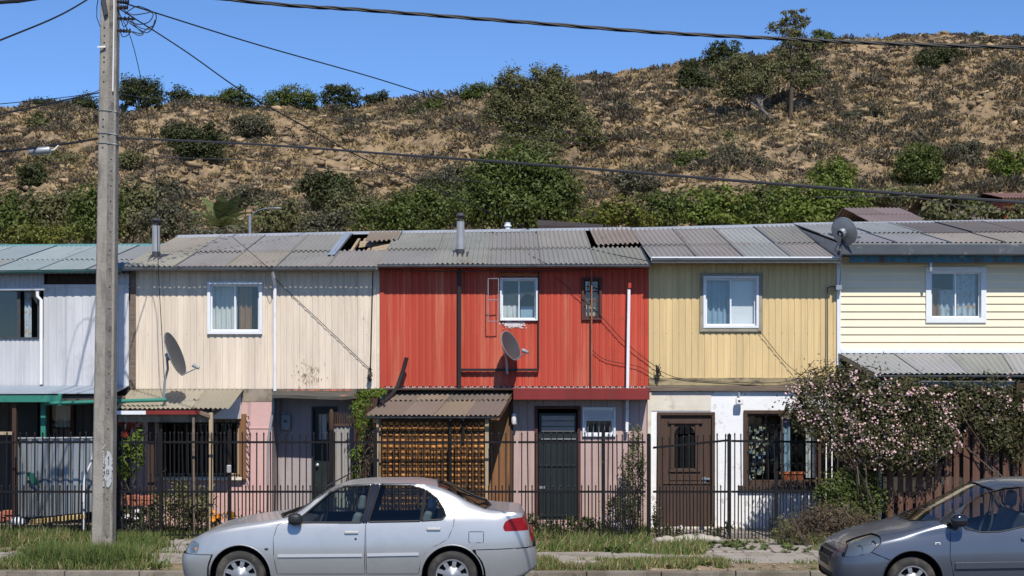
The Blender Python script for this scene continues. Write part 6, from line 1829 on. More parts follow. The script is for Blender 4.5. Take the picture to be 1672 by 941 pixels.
strip2((1374, 927), (1421, 924), 'front_bumper', .038, 'slate_plastic', .016)
x_, z_ = dl(1531, 888); y = -car2.side_y(x_, z_)
car2.put(MB().box(x_-.035, x_+.035, y-.010, y+.004, z_-.017, z_+.017), 'side_indicator', 'strip_pale', bevel=.012, seg=3)
car2.put(MB().box(x_-.018, x_+.018, y-.013, y-.009, z_-.006, z_+.006), 'side_indicator_lens', 'black_plastic')
x_, z_ = dl(1678, 880); y = -car2.side_y(x_, z_)
car2.put(MB().box(x_-.08, x_+.08, y-.03, y+.004, z_-.02, z_+.02), 'handle', 'car_slate', out['front_door@near'], bevel=.014, seg=3)
mb = MB()
for k in range(4):
    z_ = lerp(.60, .70, k/3); x_ = .045+.05*k
    mb.box(x_-.04, x_-.01, -.33, .33, z_-.010, z_+.008)
car2.put(mb, 'grille_slat', 'slate_plastic', out['grille'], bevel=.004)
car2.put(MB().box(-.03, -.008, -.26, .26, .42, .53), 'number_plate', 'plate_dark', bevel=.004)
mb = MB()
for y0_ in (-.5, .05):
    pts = [(x1_-.03+.16*abs(t/.62)**2, t, .955-.03*abs(t)) for t in np.linspace(y0_, y0_+.5, 7)]
    mb.tube(pts, .011, 5)
car2.put(mb, 'wiper', 'black_plastic')
car2.seats(1.95, .40, 2); car2.seats(2.8, .42, 1)
mb = MB(); mb.plate([(1.15, .55), (1.75, .55), (1.75, .86), (1.62, .92), (1.15, .86)], -.68, .68); car2.put(mb, 'dashboard', 'dash', bevel=.03, seg=2)
mb = MB(); cx, cz = 1.88, .92
mb.tube([(cx+.06*math.sin(a), -.36+.18*math.cos(a), cz+.17*math.sin(a)) for a in np.linspace(0, 6.283, 25)], .015, 6, cap=False); car2.put(mb, 'steering_wheel', 'dash')
mb = MB(); x_, z_ = dl(1590, 789, D_YC); mb.tube([(x_+.08, 0, z_+.02), (x_+.13, 0, z_+.035), (x_+.32, 0, z_+.12)], [.012, .006, .004], 6); car2.put(mb, 'aerial', 'black_plastic')
mb = MB(); mb.box(WX1+.4, WX2-.4, -.79, .79, .175, .215); car2.put(mb, 'sill', 'black_plastic')
# ------------------------------------------------------------------ foliage
def leaf_quads(C, N, L, wid=.5):
    """diamond-shaped leaves at centres C (n,3) facing N with length L (n,)"""
    n = len(C)
    N = N/np.maximum(np.linalg.norm(N, axis=1, keepdims=True), 1e-6)
    a = np.cross(N, rng.normal(size=(n, 3))); a /= np.maximum(np.linalg.norm(a, axis=1, keepdims=True), 1e-6)
    b_ = np.cross(N, a); L = L[:, None]
    V = np.stack([C-a*L*.5, C-b_*L*wid*.5+a*L*.05, C+a*L*.5, C+b_*L*wid*.5+a*L*.05], 1).reshape(-1, 3)
    F = np.arange(4*n).reshape(n, 4)
    return V, F
def crown_points(blobs, n, clump=26, spread=.36, hollow=.30):
    """points in ellipsoids (centre, radii) gathered into clumps; returns points and outward directions"""
    vol = np.array([(b_[1][0]*b_[1][1]*b_[1][2])**.72 for b_ in blobs]); vol /= vol.sum()
    Cs, Ns = [], []
    for (c, r), w in zip(blobs, vol):
        c, r = np.array(c), np.array(r)
        m = max(6, int(n*w)); k = max(4, m//clump)
        d = rng.normal(size=(k, 3)); d /= np.linalg.norm(d, axis=1, keepdims=True)
        rad = (hollow+(1-hollow)*rng.random((k, 1))**.6)*rng.uniform(.88, 1.22, (k, 1))
        cc = d*rad
        i = rng.integers(0, k, m)
        p = cc[i]+rng.normal(size=(m, 3))*spread*rng.uniform(.5, 1.2, (k, 1))[i]*.62
        Cs.append(c+p*r); Ns.append(p/np.maximum(np.linalg.norm(p, axis=1, keepdims=True), .3)+rng.normal(size=(m, 3))*.75+np.array([0, 0, .35]))
    return np.concatenate(Cs), np.concatenate(Ns)
def limb(mb, a, b_, r0, r1, wig=.06, n=5):
    a, b_ = Vector(a), Vector(b_); L = (b_-a).length
    pts = [a.lerp(b_, i/n)+Vector((random.gauss(0, 1), random.gauss(0, 1), random.gauss(0, .5)))*L*wig*(0 if i in (0, n) else 1)*.5 for i in range(n+1)]
    mb.tube(pts, [lerp(r0, r1, i/n) for i in range(n+1)], 6)
    return pts
def tree(name, label, cat, px, pb, blobs, lm, leaf=.15, dens=1.0, Y=None, bark='bark', group='trees and bushes on the hillside', trunk=.06, wid=.5, depth=.9, top=None, bare=0, split=None, clump=40):
    Y0 = Y if Y else hill_hit(px, pb)
    Y_ = Y0
    base = np.array(P(px, pb, Y_))
    if Y is None:
        base[2] = float(hill_z(np.array([base[0]]), np.array([Y_]))[0])-.08
    elif Y > 35:
        base[2] = min(base[2], float(np.interp(Y, [34, 78], [.25, HZ0-.6])))
    k = Y_/FPX
    B = []
    for bx, by, rx, ry in blobs:
        rr = (rx*k*1.14, max(rx, ry)*k*depth*.8, ry*k*1.12)
        B.append((np.array([X(bx, Y_), Y_+random.uniform(-.35, .35)*rr[1], Z(by, Y_)]), np.array(rr)))
    area = sum(rx*ry*3.14 for _, _, rx, ry in blobs)*k*k
    n = int(dens*area/(leaf*leaf*wid*.5)*5.0)
    t = thing(name, label, cat, tuple(base), group)
    if n:
        C, N = crown_points(B, n, clump)
        V, F = leaf_quads(C, N, leaf*rng.uniform(.6, 1.35, len(C)), wid)
        np_mesh('crown', V, F, MATS[lm], t)
    mb = MB()
    zc = min(b_[0][2]-b_[1][2]*.35 for b_ in B)
    fork = Vector(base)*.35+Vector((np.mean([b_[0][0] for b_ in B]), Y_, max(zc, base[2]+.15)))*.65
    if top: fork = Vector(P(*top, Y_))
    if trunk > 0:
        mb.tube([tuple(base+np.array([0, 0, -.25])), tuple(base+np.array([0, 0, .1])), tuple(fork)], [trunk*1.5, trunk, trunk*.75], 7)
        for c, r in B:
            pts = limb(mb, fork, tuple(c), trunk*.6, trunk*.2)
            for q_ in range(2 + bare):
                d = rng.normal(size=3); d /= np.linalg.norm(d)
                s0 = pts[random.choice([2, 3, 4, 5])]
                limb(mb, s0, tuple(c+d*r*.95), trunk*.22, trunk*.07, .1, 3)
        mb.build('trunk', MATS[bark], t)
    return t
TG = 'trees and bushes on the hillside'
def T(label, px, pb, blobs, lm='leaf_dark', cat='tree', name=None, **kw):
    kw['dens'] = kw.get('dens', 1.0)*1.5
    if kw['dens'] > 1.2: blobs = [(a, b_-rb*.08, ra*1.10, rb*1.14) for a, b_, ra, rb in blobs]
    return tree(name or ('hillside_tree' if cat == 'tree' else 'hillside_bush'), label, cat, px, pb, blobs, lm, group=TG, **kw)
random.seed(3)
# along the skyline, left to right
T('low dark bush on the skyline at the far left', 70, 184, [(60, 177, 14, 8), (78, 174, 18, 9)], cat='bush')
T('dark bushy tree on the skyline just left of the utility pole', 135, 182, [(122, 174, 12, 9), (145, 171, 18, 10), (133, 168, 13, 6)])
T('broad dark tree on the skyline just right of the utility pole', 222, 190, [(208, 150, 15, 16), (225, 145, 18, 12), (248, 153, 16, 15), (205, 165, 12, 12), (238, 163, 16, 10), (258, 165, 9, 8)], trunk=.09)
T('small dark tree on the skyline beside the broad dark tree', 292, 172, [(284, 158, 11, 10), (300, 157, 13, 11)])
T('tiny dark bush on the skyline below the left cables', 322, 166, [(322, 160, 9, 5)], cat='bush')
T('two-lobed olive bush on the pale crest left of centre', 376, 168, [(360, 161, 18, 8), (388, 158, 17, 11), (375, 156, 12, 7)], 'leaf_mid', cat='bush')
T('dark bush below the crest right of the two-lobed olive bush', 413, 182, [(413, 173, 15, 10)], cat='bush')
T('wide olive tree on the skyline above the beige roof', 473, 184, [(452, 166, 18, 12), (470, 155, 18, 11), (492, 162, 20, 12), (508, 170, 9, 8)], 'leaf_mid', trunk=.08)
T('dark pointed tree on the skyline with a rounded skirt bush', 555, 186, [(538, 158, 14, 11), (550, 146, 15, 9), (566, 155, 18, 9), (580, 163, 11, 7), (556, 176, 20, 9)], trunk=.08)
T('small flat dark tree on the skyline right of the pointed tree', 615, 169, [(603, 161, 9, 6), (620, 159, 12, 7), (630, 163, 6, 5)])
T('thin bare grey tree on the skyline left of the tall central tree', 714, 166, [(706, 158, 14, 8), (718, 152, 12, 9)], 'leaf_dry', dens=.12, bark='bark_grey', bare=6, trunk=.05)
T('dark round bush below the skyline left of a bare grey tree', 680, 195, [(680, 186, 14, 11)], cat='bush')
T('dark round bush below the skyline right under the bare grey tree', 707, 186, [(708, 175, 14, 11)], 'leaf_mid', cat='bush')
T('yellow-green bush on the skyline beside the tall central tree', 778, 166, [(766, 152, 13, 9), (788, 146, 17, 9), (775, 158, 14, 7)], 'leaf_mid', cat='bush')
# slope on the left
T('small lone tree with a thin trunk on the upper left slope', 66, 224, [(57, 203, 12, 10), (70, 198, 13, 9), (80, 208, 8, 7)], 'leaf_olive')
T('low spreading green bush under the small lone tree', 88, 234, [(70, 228, 22, 7), (105, 232, 28, 7)], 'leaf_olive', cat='bush', trunk=.03)
T('dense dark round tree on the left slope near the edge', 53, 314, [(45, 296, 17, 16), (62, 288, 18, 16), (50, 280, 16, 12), (66, 302, 12, 11)], 'leaf_dark', cat='tree')
T('sprawling olive bush below the splice box', 100, 274, [(85, 262, 22, 11), (110, 266, 24, 11)], 'leaf_olive', cat='bush', trunk=.03)
T('round olive tree with a short trunk beside the utility pole', 210, 284, [(202, 264, 13, 11), (218, 260, 14, 12)], 'leaf_olive')
T('large dark spreading tree casting shade on the left slope', 322, 286, [(285, 218, 16, 14), (308, 226, 22, 14), (335, 222, 20, 14), (352, 232, 16, 12), (320, 246, 24, 14), (345, 250, 18, 12), (300, 240, 16, 12)], trunk=.13, dens=.9)
T('grey-green bush on the upper slope right of the large spreading tree', 410, 226, [(392, 206, 20, 13), (418, 208, 24, 16), (438, 214, 12, 10)], 'leaf_grey', cat='bush')
T('dull green bush at the right foot of the large spreading tree', 364, 270, [(364, 262, 12, 9)], 'leaf_olive', cat='bush', trunk=.02)
T('dark many-lobed tree above the beige roof', 540, 338, [(508, 302, 17, 16), (528, 290, 16, 12), (550, 300, 20, 16), (520, 320, 22, 14), (556, 320, 24, 16), (578, 310, 12, 12)], trunk=.1, leaf=.18, Y=74)
T('olive tree right of the dark many-lobed tree', 575, 372, [(560, 345, 24, 20), (590, 340, 20, 18), (578, 358, 26, 14)], 'leaf_olive', Y=70)
T('dull grey shrub on the slope left of the palm', 276, 338, [(262, 318, 18, 16), (285, 314, 18, 14)], 'leaf_grey', cat='bush')
T('grey-green shrub above the palm', 395, 350, [(378, 330, 20, 14), (410, 322, 24, 14)], 'leaf_grey', cat='bush', Y=76)
# belt of trees behind the roofs
BELT = [
 ('low grey bush at the foot of the palm', 342, [(335, 382, 22, 10), (380, 384, 22, 9)], 'leaf_grey', 54),
 ('dark leafy tree at the far left behind the teal roof', 20, [(5, 350, 26, 24), (38, 352, 28, 20), (22, 375, 34, 22)], 'leaf_mid', 66),
 ('olive tree in the belt left of the utility pole', 105, [(85, 345, 26, 20), (115, 338, 26, 18), (100, 365, 36, 22)], 'leaf_olive', 66),
 ('bright yellow-green bush low behind the teal roof', 62, [(40, 392, 34, 14), (85, 388, 30, 16)], 'leaf_yellow', 58),
 ('green tree half hidden by the utility pole', 155, [(138, 345, 20, 24), (165, 340, 24, 24), (150, 375, 30, 22)], 'leaf_mid', 64),
 ('tall feathery olive tree right of the utility pole', 212, [(200, 330, 22, 22), (228, 335, 24, 22), (214, 362, 36, 28)], 'leaf_olive', 68),
 ('grey-olive bush behind the flue of the beige roof', 275, [(258, 365, 26, 22), (292, 362, 24, 20)], 'leaf_grey', 66),
 ('rounded olive bush behind the roof right of the palm', 458, [(440, 362, 26, 18), (470, 358, 28, 18), (490, 370, 22, 14)], 'leaf_olive', 62),
 ('olive bush behind the beige roof under the dark many-lobed tree', 525, [(515, 375, 22, 16), (545, 372, 24, 16)], 'leaf_grey', 60),
 ('bright green shrub behind the hole in the roof', 640, [(618, 366, 26, 18), (650, 352, 28, 22), (668, 372, 24, 16)], 'leaf_mid', 62),
 ('green tree behind the flue of the red roof', 700, [(680, 345, 30, 26), (716, 340, 30, 28), (700, 368, 34, 20)], 'leaf_mid', 64),
 ('grey-olive thicket tree left of the tall central tree', 745, [(720, 312, 30, 22), (752, 305, 28, 24), (735, 335, 36, 24)], 'leaf_grey', 71),
 ('dense dark green tree below the tall central tree', 850, [(800, 300, 34, 30), (840, 278, 36, 30), (880, 295, 38, 34), (905, 325, 34, 30), (820, 340, 44, 34), (870, 350, 48, 30), (785, 340, 28, 28), (918, 350, 24, 22)], 'leaf_mid', 66),
 ('small bright bush at the edge of the dense dark green tree', 945, [(935, 365, 16, 12), (958, 368, 16, 10)], 'leaf_yellow', 60),
 ('yellow-green flowering bush behind the loose roof sheet', 1012, [(985, 358, 24, 16), (1018, 352, 26, 18), (1045, 362, 20, 14)], 'leaf_yellow', 58),
 ('grey-green bush under the bare slope right of centre', 1040, [(1022, 302, 18, 14), (1042, 298, 18, 16), (1058, 308, 14, 12)], 'leaf_grey', 74),
 ('olive bush left of the bright green belt', 1085, [(1070, 345, 24, 18), (1098, 340, 24, 18), (1085, 360, 30, 14)], 'leaf_mid', 60),
 ('bright green tree behind the yellow house at the left of the belt', 1170, [(1145, 345, 26, 20), (1172, 332, 26, 20), (1200, 345, 26, 20), (1168, 362, 40, 12)], 'leaf_bright', 56),
 ('deep green tree between two bright green trees', 1248, [(1230, 345, 24, 22), (1258, 335, 26, 22), (1245, 362, 34, 12)], 'leaf_mid', 58),
 ('vivid green bushy tree behind the yellow roof', 1325, [(1288, 335, 28, 24), (1325, 328, 32, 22), (1362, 338, 32, 24), (1395, 350, 28, 20), (1330, 356, 50, 16)], 'leaf_bright', 55),
 ('tall bright green tree rising above the vivid bushy tree', 1362, [(1350, 285, 16, 16), (1372, 278, 18, 16), (1362, 305, 24, 18)], 'leaf_bright', 72),
 ('shaded olive hedge tree above the rusty roof', 1460, [(1435, 325, 28, 12), (1475, 322, 30, 12), (1510, 328, 22, 10)], 'leaf_olive', 70),
 ('olive bush between the rusty roof and the far red shed', 1545, [(1528, 345, 20, 18), (1552, 336, 22, 16), (1570, 350, 20, 14)], 'leaf_olive', 40.5),
 ('bright bush in front of the dark far shed', 1582, [(1575, 335, 18, 9), (1596, 340, 14, 9)], 'leaf_bright', 52),
 ('olive bush at the right edge before the red shed', 1640, [(1625, 348, 22, 16), (1655, 352, 24, 14)], 'leaf_olive', 41),
]
for lab, px, bl_, lm, Y in BELT:
    bl_ = [(a, b_-rb*.18, ra*1.18, rb*1.22) for a, b_, ra, rb in bl_]
    tree('tree' if sum(b_[2] for b_ in bl_) > 70 else 'bush', lab, 'tree' if sum(b_[2] for b_ in bl_) > 70 else 'bush', px, 400, bl_, lm, leaf=.15 if Y < 65 else .17, Y=Y, group='trees behind the roofs', trunk=.09, dens=1.25)
T('tall feathery central tree breaking the skyline', 876, 290, [(820, 160, 20, 18), (838, 135, 20, 18), (812, 185, 22, 18), (868, 152, 16, 18), (885, 125, 16, 14), (905, 128, 16, 16), (912, 155, 22, 22), (880, 180, 26, 22), (845, 195, 24, 20), (925, 185, 20, 20), (895, 215, 26, 22), (850, 225, 22, 16), (880, 245, 24, 16)], 'leaf_olive', trunk=.16, leaf=.17, dens=1.0, bare=3, top=(878, 235), Y=84, wid=.38)
T('thin olive tree just right of the tall central tree', 962, 262, [(952, 195, 12, 16), (962, 215, 16, 20), (976, 232, 10, 12), (950, 232, 14, 14)], 'leaf_olive', dens=.8)
# slope on the right
T('small green bush halfway up the slope right of centre', 1090, 194, [(1086, 184, 9, 8), (1095, 182, 8, 7)], 'leaf_olive', cat='bush')
T('tiny green bush on the slope below the skyline pair', 1101, 212, [(1101, 206, 8, 5)], 'leaf_olive', cat='bush', trunk=.02)
T('dense green round bush on the lower right-hand slope', 1130, 290, [(1112, 268, 14, 14), (1130, 262, 18, 14), (1146, 270, 14, 13)], 'leaf_mid', cat='bush')
T('large grey-green shrub on the slope below the two tall trees', 1200, 262, [(1175, 240, 20, 14), (1205, 232, 24, 14), (1225, 245, 18, 14)], 'leaf_olive', cat='bush', trunk=.04)
T('wide grey shrub below the large grey-green shrub', 1215, 298, [(1180, 270, 24, 18), (1215, 268, 30, 20), (1250, 278, 22, 16)], 'leaf_grey', cat='bush', trunk=.04)
T('dark round tree on the right slope left of the two tall trees', 1134, 164, [(1124, 118, 13, 12), (1142, 126, 13, 10), (1120, 136, 14, 11), (1150, 140, 16, 9), (1136, 146, 14, 7), (1133, 112, 10, 8)])
T('open dark tree on the skyline left of the tall slender tree', 1180, 110, [(1160, 92, 13, 12), (1176, 78, 13, 9), (1192, 80, 16, 10), (1204, 90, 10, 9), (1172, 98, 12, 7)], dens=.8)
T('leaning sparse tree with a bare forked trunk', 1262, 224, [(1185, 112, 22, 14), (1210, 104, 22, 14), (1240, 108, 24, 16), (1200, 130, 24, 16), (1230, 132, 26, 16), (1258, 122, 20, 18), (1215, 150, 24, 12), (1245, 152, 18, 12), (1190, 145, 16, 12)], 'leaf_olive', trunk=.13, dens=.65, top=(1243, 178), bark='bark_grey', bare=2)
T('tall slender tree with a high open crown on the right slope', 1291, 214, [(1268, 42, 14, 12), (1282, 28, 14, 9), (1303, 22, 12, 8), (1310, 36, 12, 10), (1290, 48, 18, 12), (1300, 66, 22, 12), (1318, 78, 18, 12), (1280, 80, 14, 10), (1335, 72, 14, 10), (1300, 98, 24, 14), (1325, 110, 18, 14), (1280, 112, 16, 12), (1305, 130, 24, 10), (1338, 125, 14, 10)], 'leaf_olive', trunk=.13, dens=.65, top=(1294, 100), bare=1)
T('small olive tree on the skyline right of the tall slender tree', 1346, 72, [(1340, 62, 14, 10), (1354, 64, 12, 8)], 'leaf_mid')
T('thin bare bush on the skyline under the twisted cable', 1425, 70, [(1425, 62, 10, 6)], 'leaf_dry', dens=.12, cat='bush', bare=6, bark='bark_grey')
T('broad dark tree with a forked trunk near the upper right', 1538, 130, [(1512, 100, 13, 13), (1530, 92, 15, 12), (1550, 90, 16, 10), (1564, 98, 14, 11), (1536, 106, 18, 10), (1575, 110, 9, 8)], 'leaf_dark')
T('small upright bush between two dark trees at the upper right', 1598, 97, [(1600, 76, 11, 8), (1598, 86, 8, 8)], 'leaf_olive', cat='bush')
T('round green tree right of the broad forked tree', 1615, 126, [(1606, 106, 11, 11), (1622, 102, 12, 10), (1614, 112, 12, 8)], 'leaf_mid')
T('small dark tree on the skyline near the right edge', 1597, 66, [(1592, 60, 9, 6), (1604, 59, 7, 5)])
T('last dark bush on the skyline at the right edge', 1660, 71, [(1657, 65, 11, 6)], cat='bush')
T('dark bush below the skyline at the right edge', 1668, 115, [(1666, 107, 10, 8)], 'leaf_olive', cat='bush')
T('grey-green bush on the open slope right of the tall slender tree', 1410, 208, [(1390, 194, 20, 12), (1418, 190, 24, 14)], 'leaf_grey', cat='bush')
T('long low green bush at the feet of the two tall trees', 1330, 236, [(1300, 230, 20, 8), (1330, 224, 26, 9), (1362, 216, 22, 8)], 'leaf_olive', cat='bush', trunk=.02)
T('bushy green tree with a short trunk above the rusty roof', 1500, 308, [(1482, 270, 18, 16), (1502, 252, 20, 15), (1522, 268, 18, 16), (1495, 285, 22, 12), (1515, 288, 16, 10)], 'leaf_mid', trunk=.1)
T('grey-green round bush right of the bushy green tree', 1574, 276, [(1560, 252, 18, 15), (1582, 248, 18, 15), (1574, 264, 22, 10)], 'leaf_grey', cat='bush')
T('bright yellow-green bush at the right edge of the slope', 1645, 294, [(1632, 268, 14, 15), (1655, 264, 16, 15), (1645, 280, 18, 9)], 'leaf_bright', cat='bush')

# palm behind the beige roof
PYY = 56.0
base = P(360, 470, PYY); base = (base[0], PYY, float(np.interp(PYY, [34, 78], [.25, HZ0-.6])))
t = thing('palm_tree', 'short palm with arching fronds behind the beige roof', 'palm', base, 'trees behind the roofs')
crown = Vector(P(360, 373, PYY))
MB().tube([base, (crown.x+.05, PYY, base[2]+1.5), tuple(crown)], [.28, .24, .22], 10).build('trunk', MATS['bark'], t)
V = []; F = []
for k in range(22):
    az = random.uniform(0, 6.283); el = random.uniform(.10, 1.1); L = random.uniform(1.7, 2.3)
    d = Vector((math.cos(az)*math.cos(el), math.sin(az)*math.cos(el), math.sin(el)))
    side = d.cross(Vector((0, 0, 1))).normalized()
    n = 20; prev = None
    for i in range(n):
        u = i/(n-1); p = crown+d*L*u-Vector((0, 0, 1))*L*.36*u*u
        w = .21*(math.sin(math.pi*min(1, u*.85+.12)))**.7
        for sg_ in (-1, 1):
            tip = p+side*sg_*w+d*.10*(1-u)+Vector((0, 0, .05-.08*u))
            b0 = len(V); V += [tuple(p-d*.040), tuple(p+d*.040), tuple(tip+d*.015), tuple(tip-d*.030)]
            F.append((b0, b0+1, b0+2, b0+3))
np_mesh('crown', np.array(V), np.array(F), MATS['leaf_palm'], t)
# street lamp behind the roof
t = thing('street_lamp', 'thin grey street lamp with a curved arm behind the beige roof', 'street lamp', (X(408, 38), 38, .6))
MB().tube([(X(408, 38), 38, .6), P(408, 352, 38)], .032, 8).build('pole', MATS['steel_grey'], t)
MB().tube(spline([P(408, 356, 38), P(412, 350, 38), P(424, 343, 37.9), P(440, 340, 37.8), P(452, 340, 37.7)], 4), .012, 6).build('arm', MATS['steel_grey'], t)
MB().lathe([(.012, -.10), (.022, -.05), (.022, .05), (.001, .10)], P(453, 340, 37.7), (1, 0, 0), 10).build('lamp_head', MATS['steel_grey'], t)
# houses up the slope at the right
mat('wall_far', (.30, .22, .17), .9, vary=(.1, 2))
mat('wall_far_red', (.30, .085, .045), .9, vary=(.15, 2))
def shed(label, pxa, pxb, pe, pr, Y, dep, wallm, col, fascia=None):
    xa_, xb_ = X(pxa, Y), X(pxb, Y); ze, zr = Z(pe, Y), Z(pr, Y+dep); gz = float(np.interp(Y, [34, 78], [.2, HZ0-.6]))
    t = thing('hillside_house', label, 'house', ((xa_+xb_)/2, Y, gz))
    MB().box(xa_+.1, xb_-.1, Y+.25, Y+dep*1.8, gz-.3, ze-.05).build('wall', MATS[wallm], t)
    c = Corr(); n = max(2, int((xb_-xa_)/.9))
    for k in range(n):
        for r in range(2):
            p = lambda u, v: (lerp(xa_, xb_, u), lerp(Y, Y+dep, v), lerp(ze, zr, v))
            c.sheet(p(k/n, r*.5), p((k+1)/n, r*.5), p(k/n, r*.5+.52), p((k+1)/n, r*.5+.52), jit(col, .12), pitch=.11, amp=.02, lift=.015*r)
    c.sheet((xa_, Y+dep, zr), (xb_, Y+dep, zr), (xa_, Y+dep*2, ze), (xb_, Y+dep*2, ze), col, pitch=.11)
    c.build('roof', MATS['roof'], t)
    MB().box(xa_, xb_, Y-.03, Y+.01, ze-.16, ze-.03).build('fascia', MATS[fascia or 'wood_dark'], t)
    return t
shed('house with a rusty pink corrugated roof behind the cream house', 1418, 1518, 362, 341, 42, 3.4, 'wall_far', (.215, .165, .15), 'white_metal')
shed('house with a weathered brown roof between the bushes at the right', 1555, 1640, 360, 346, 44, 3.0, 'wall_far', (.22, .175, .15))
t = shed('far red-walled shed with a dark overhanging roof at the right edge', 1636, 1760, 323, 317, 58, 2.6, 'wall_far_red', (.22, .12, .10))
t = shed('low dark shed roof half hidden behind the bright bush', 1540, 1640, 326, 318, 60, 3.0, 'wood_dark', (.06, .045, .04))
m = MB(); m.hexa(P(1592, 345, 45), P(1606, 342, 45), P(1612, 345, 45.4), P(1596, 347, 45.4), (0, 0, .06)); solid('white_sheet', 'white scrap sheet lying on the weathered brown roof', 'metal sheet', m, MATS['plaster_white'])

# ------------------------------------------------------------------ front garden plants
def bush(name, label, cat, Y, blobs, lm, leaf, dens=1., depth=.5, base=None, group=None, flowers=None, stems=6, clump=24, wid=.55, part='foliage'):
    k = Y/FPX; B = []
    for bx, by, rx, ry in blobs:
        B.append((np.array([X(bx, Y), Y+random.uniform(-.1, .1), Z(by, Y)]), np.array([rx*k, max(.06, depth*max(rx, ry)*k), ry*k])))
    area = sum(rx*ry*3.14 for _, _, rx, ry in blobs)*k*k
    n = int(dens*area/(leaf*leaf*wid*.5)*2.6)
    bx = base if base else (blobs[0][0], 872)
    b0 = (X(bx[0], Y), Y, .17)
    t = thing(name, label, cat, b0, group)
    C, N = crown_points(B, n, clump, .46, .2)
    C[:, 2] = np.maximum(C[:, 2], .14)
    N = N+np.array([0, -.5, .3])
    V, F = leaf_quads(C, N, leaf*rng.uniform(.6, 1.4, len(C)), wid)
    np_mesh(part, V, F, MATS[lm], t)
    mb = MB()
    for i in range(stems):
        c, r = B[i % len(B)]
        p = (b0[0]+random.gauss(0, .08), Y+random.gauss(0, .05), .12)
        limb(mb, p, tuple(c+rng.normal(size=3)*r*.5), .016, .005, .12)
    mb.build('stem', MATS['bark'], t)
    if flowers:
        fm, cnt, size, fb, pet = flowers
        FB = B if fb is None else [(np.array([X(q_[0], Y), Y, Z(q_[1], Y)]), np.array([q_[2]*k, max(.06, depth*max(q_[2], q_[3])*k), q_[3]*k])) for q_ in fb]
        C, N = crown_points(FB, cnt, 9, .26, .72)
        C[:, 1] -= .03
        V = []; F = []
        for c, nn in zip(C, N):
            nn = nn+np.array([0, -.8, .4]); nn /= np.linalg.norm(nn)
            a = np.cross(nn, rng.normal(size=3)); a /= np.linalg.norm(a); b_ = np.cross(nn, a); s = size*rng.uniform(.55, 1.3)
            ph = rng.uniform(0, 6)
            for j in range(pet):
                th = ph+6.283*j/pet; e1 = a*math.cos(th)+b_*math.sin(th); e2 = -a*math.sin(th)+b_*math.cos(th)
                q0 = len(V); V += [c, c+e1*s*.6-e2*s*.45+nn*s*.28, c+e1*s*1.1+nn*s*.34, c+e1*s*.6+e2*s*.45+nn*s*.28]; F.append((q0, q0+1, q0+2, q0+3))
        o = np_mesh('blossoms', np.array(V), np.array(F), MATS[fm], t)
        o['kind'] = 'stuff'
    return t
random.seed(8)
ROSE = [(1320, 655, 36, 40), (1355, 625, 38, 34), (1400, 640, 44, 44), (1360, 690, 52, 40), (1420, 700, 52, 46), (1470, 680, 46, 46), (1520, 690, 44, 44), (1450, 735, 50, 32), (1505, 735, 40, 32), (1545, 720, 26, 30), (1395, 725, 40, 26), (1300, 672, 20, 22), (1480, 650, 34, 24)]
bush('rose_bush', 'huge climbing rose covered in pink blossom at the corner of the cream house', 'rose bush', 24.2, ROSE, 'leaf_rose', .052, 1.15, .42, (1437, 872), flowers=('flower_pink', 3000, .0165, None, 5), stems=4)
bush('creeper', 'dark green creeper hanging below the lower roof at the right edge', 'creeper', 24.45, [(1480, 632, 34, 16), (1530, 636, 34, 18), (1580, 648, 38, 26), (1560, 670, 30, 24), (1625, 650, 34, 34), (1660, 680, 30, 44), (1630, 705, 30, 34), (1700, 660, 40, 50), (1600, 690, 22, 24), (1655, 735, 22, 20), (1740, 700, 40, 50)], 'leaf_rose', .05, 1.05, .4, (1660, 872), flowers=('flower_pink', 330, .018, [(1560, 655, 40, 26), (1600, 665, 40, 30), (1655, 650, 24, 30), (1630, 700, 26, 26), (1510, 636, 30, 14)], 5), stems=3)
bush('shrub', 'dense green shrub at the foot of the climbing rose', 'shrub', 24.35, [(1370, 795, 32, 30), (1405, 785, 34, 32), (1425, 815, 26, 30), (1385, 832, 38, 24), (1350, 815, 20, 20)], 'leaf_mid', .045, 1.3, .5, (1400, 872), stems=5)
bush('dry_bush', 'dry straw-coloured bush in front of the last iron gate', 'bush', 24.1, [(1300, 862, 26, 22), (1335, 850, 30, 28), (1372, 850, 34, 26), (1405, 858, 30, 20), (1320, 880, 34, 12), (1290, 880, 16, 10)], 'leaf_dry', .06, .75, .6, (1345, 886), stems=30, wid=.16)
bush('dry_bush', 'low dry stems with green tips between the gate and the dark car', 'bush', 23.9, [(1268, 872, 10, 12), (1285, 850, 14, 16), (1350, 880, 26, 12), (1420, 872, 24, 12)], 'leaf_olive', .05, .5, .6, (1330, 888), stems=12, wid=.22)
bush('vine', 'bright green vine climbing beside the corrugated screen', 'vine', 25.1, [(590, 650, 12, 16), (585, 672, 12, 18), (595, 690, 14, 16), (600, 642, 18, 9), (620, 640, 12, 8), (592, 715, 10, 16), (583, 740, 10, 14), (586, 765, 10, 14)], 'leaf_vine', .045, 1.15, .5, (588, 872), stems=5)
bush('creeper', 'brown tangled creeper between the bright vine and the amber screen', 'creeper', 25.2, [(608, 715, 12, 24), (606, 755, 14, 28), (608, 790, 14, 20), (578, 785, 10, 14)], 'leaf_dry', .05, .8, .5, (606, 872), stems=12, wid=.3)
bush('grape_vine', 'green climbing vine with red upper leaves behind the fence at the pole', 'vine', 25.15, [(205, 722, 16, 20), (220, 740, 18, 22), (205, 760, 16, 18), (225, 712, 16, 14), (230, 765, 10, 12), (196, 780, 10, 14)], 'leaf_vine', .07, .9, .5, (206, 868), flowers=('leaf_red', 60, .04, [(212, 695, 16, 9), (225, 690, 14, 8), (206, 706, 14, 7)], 3), stems=7)
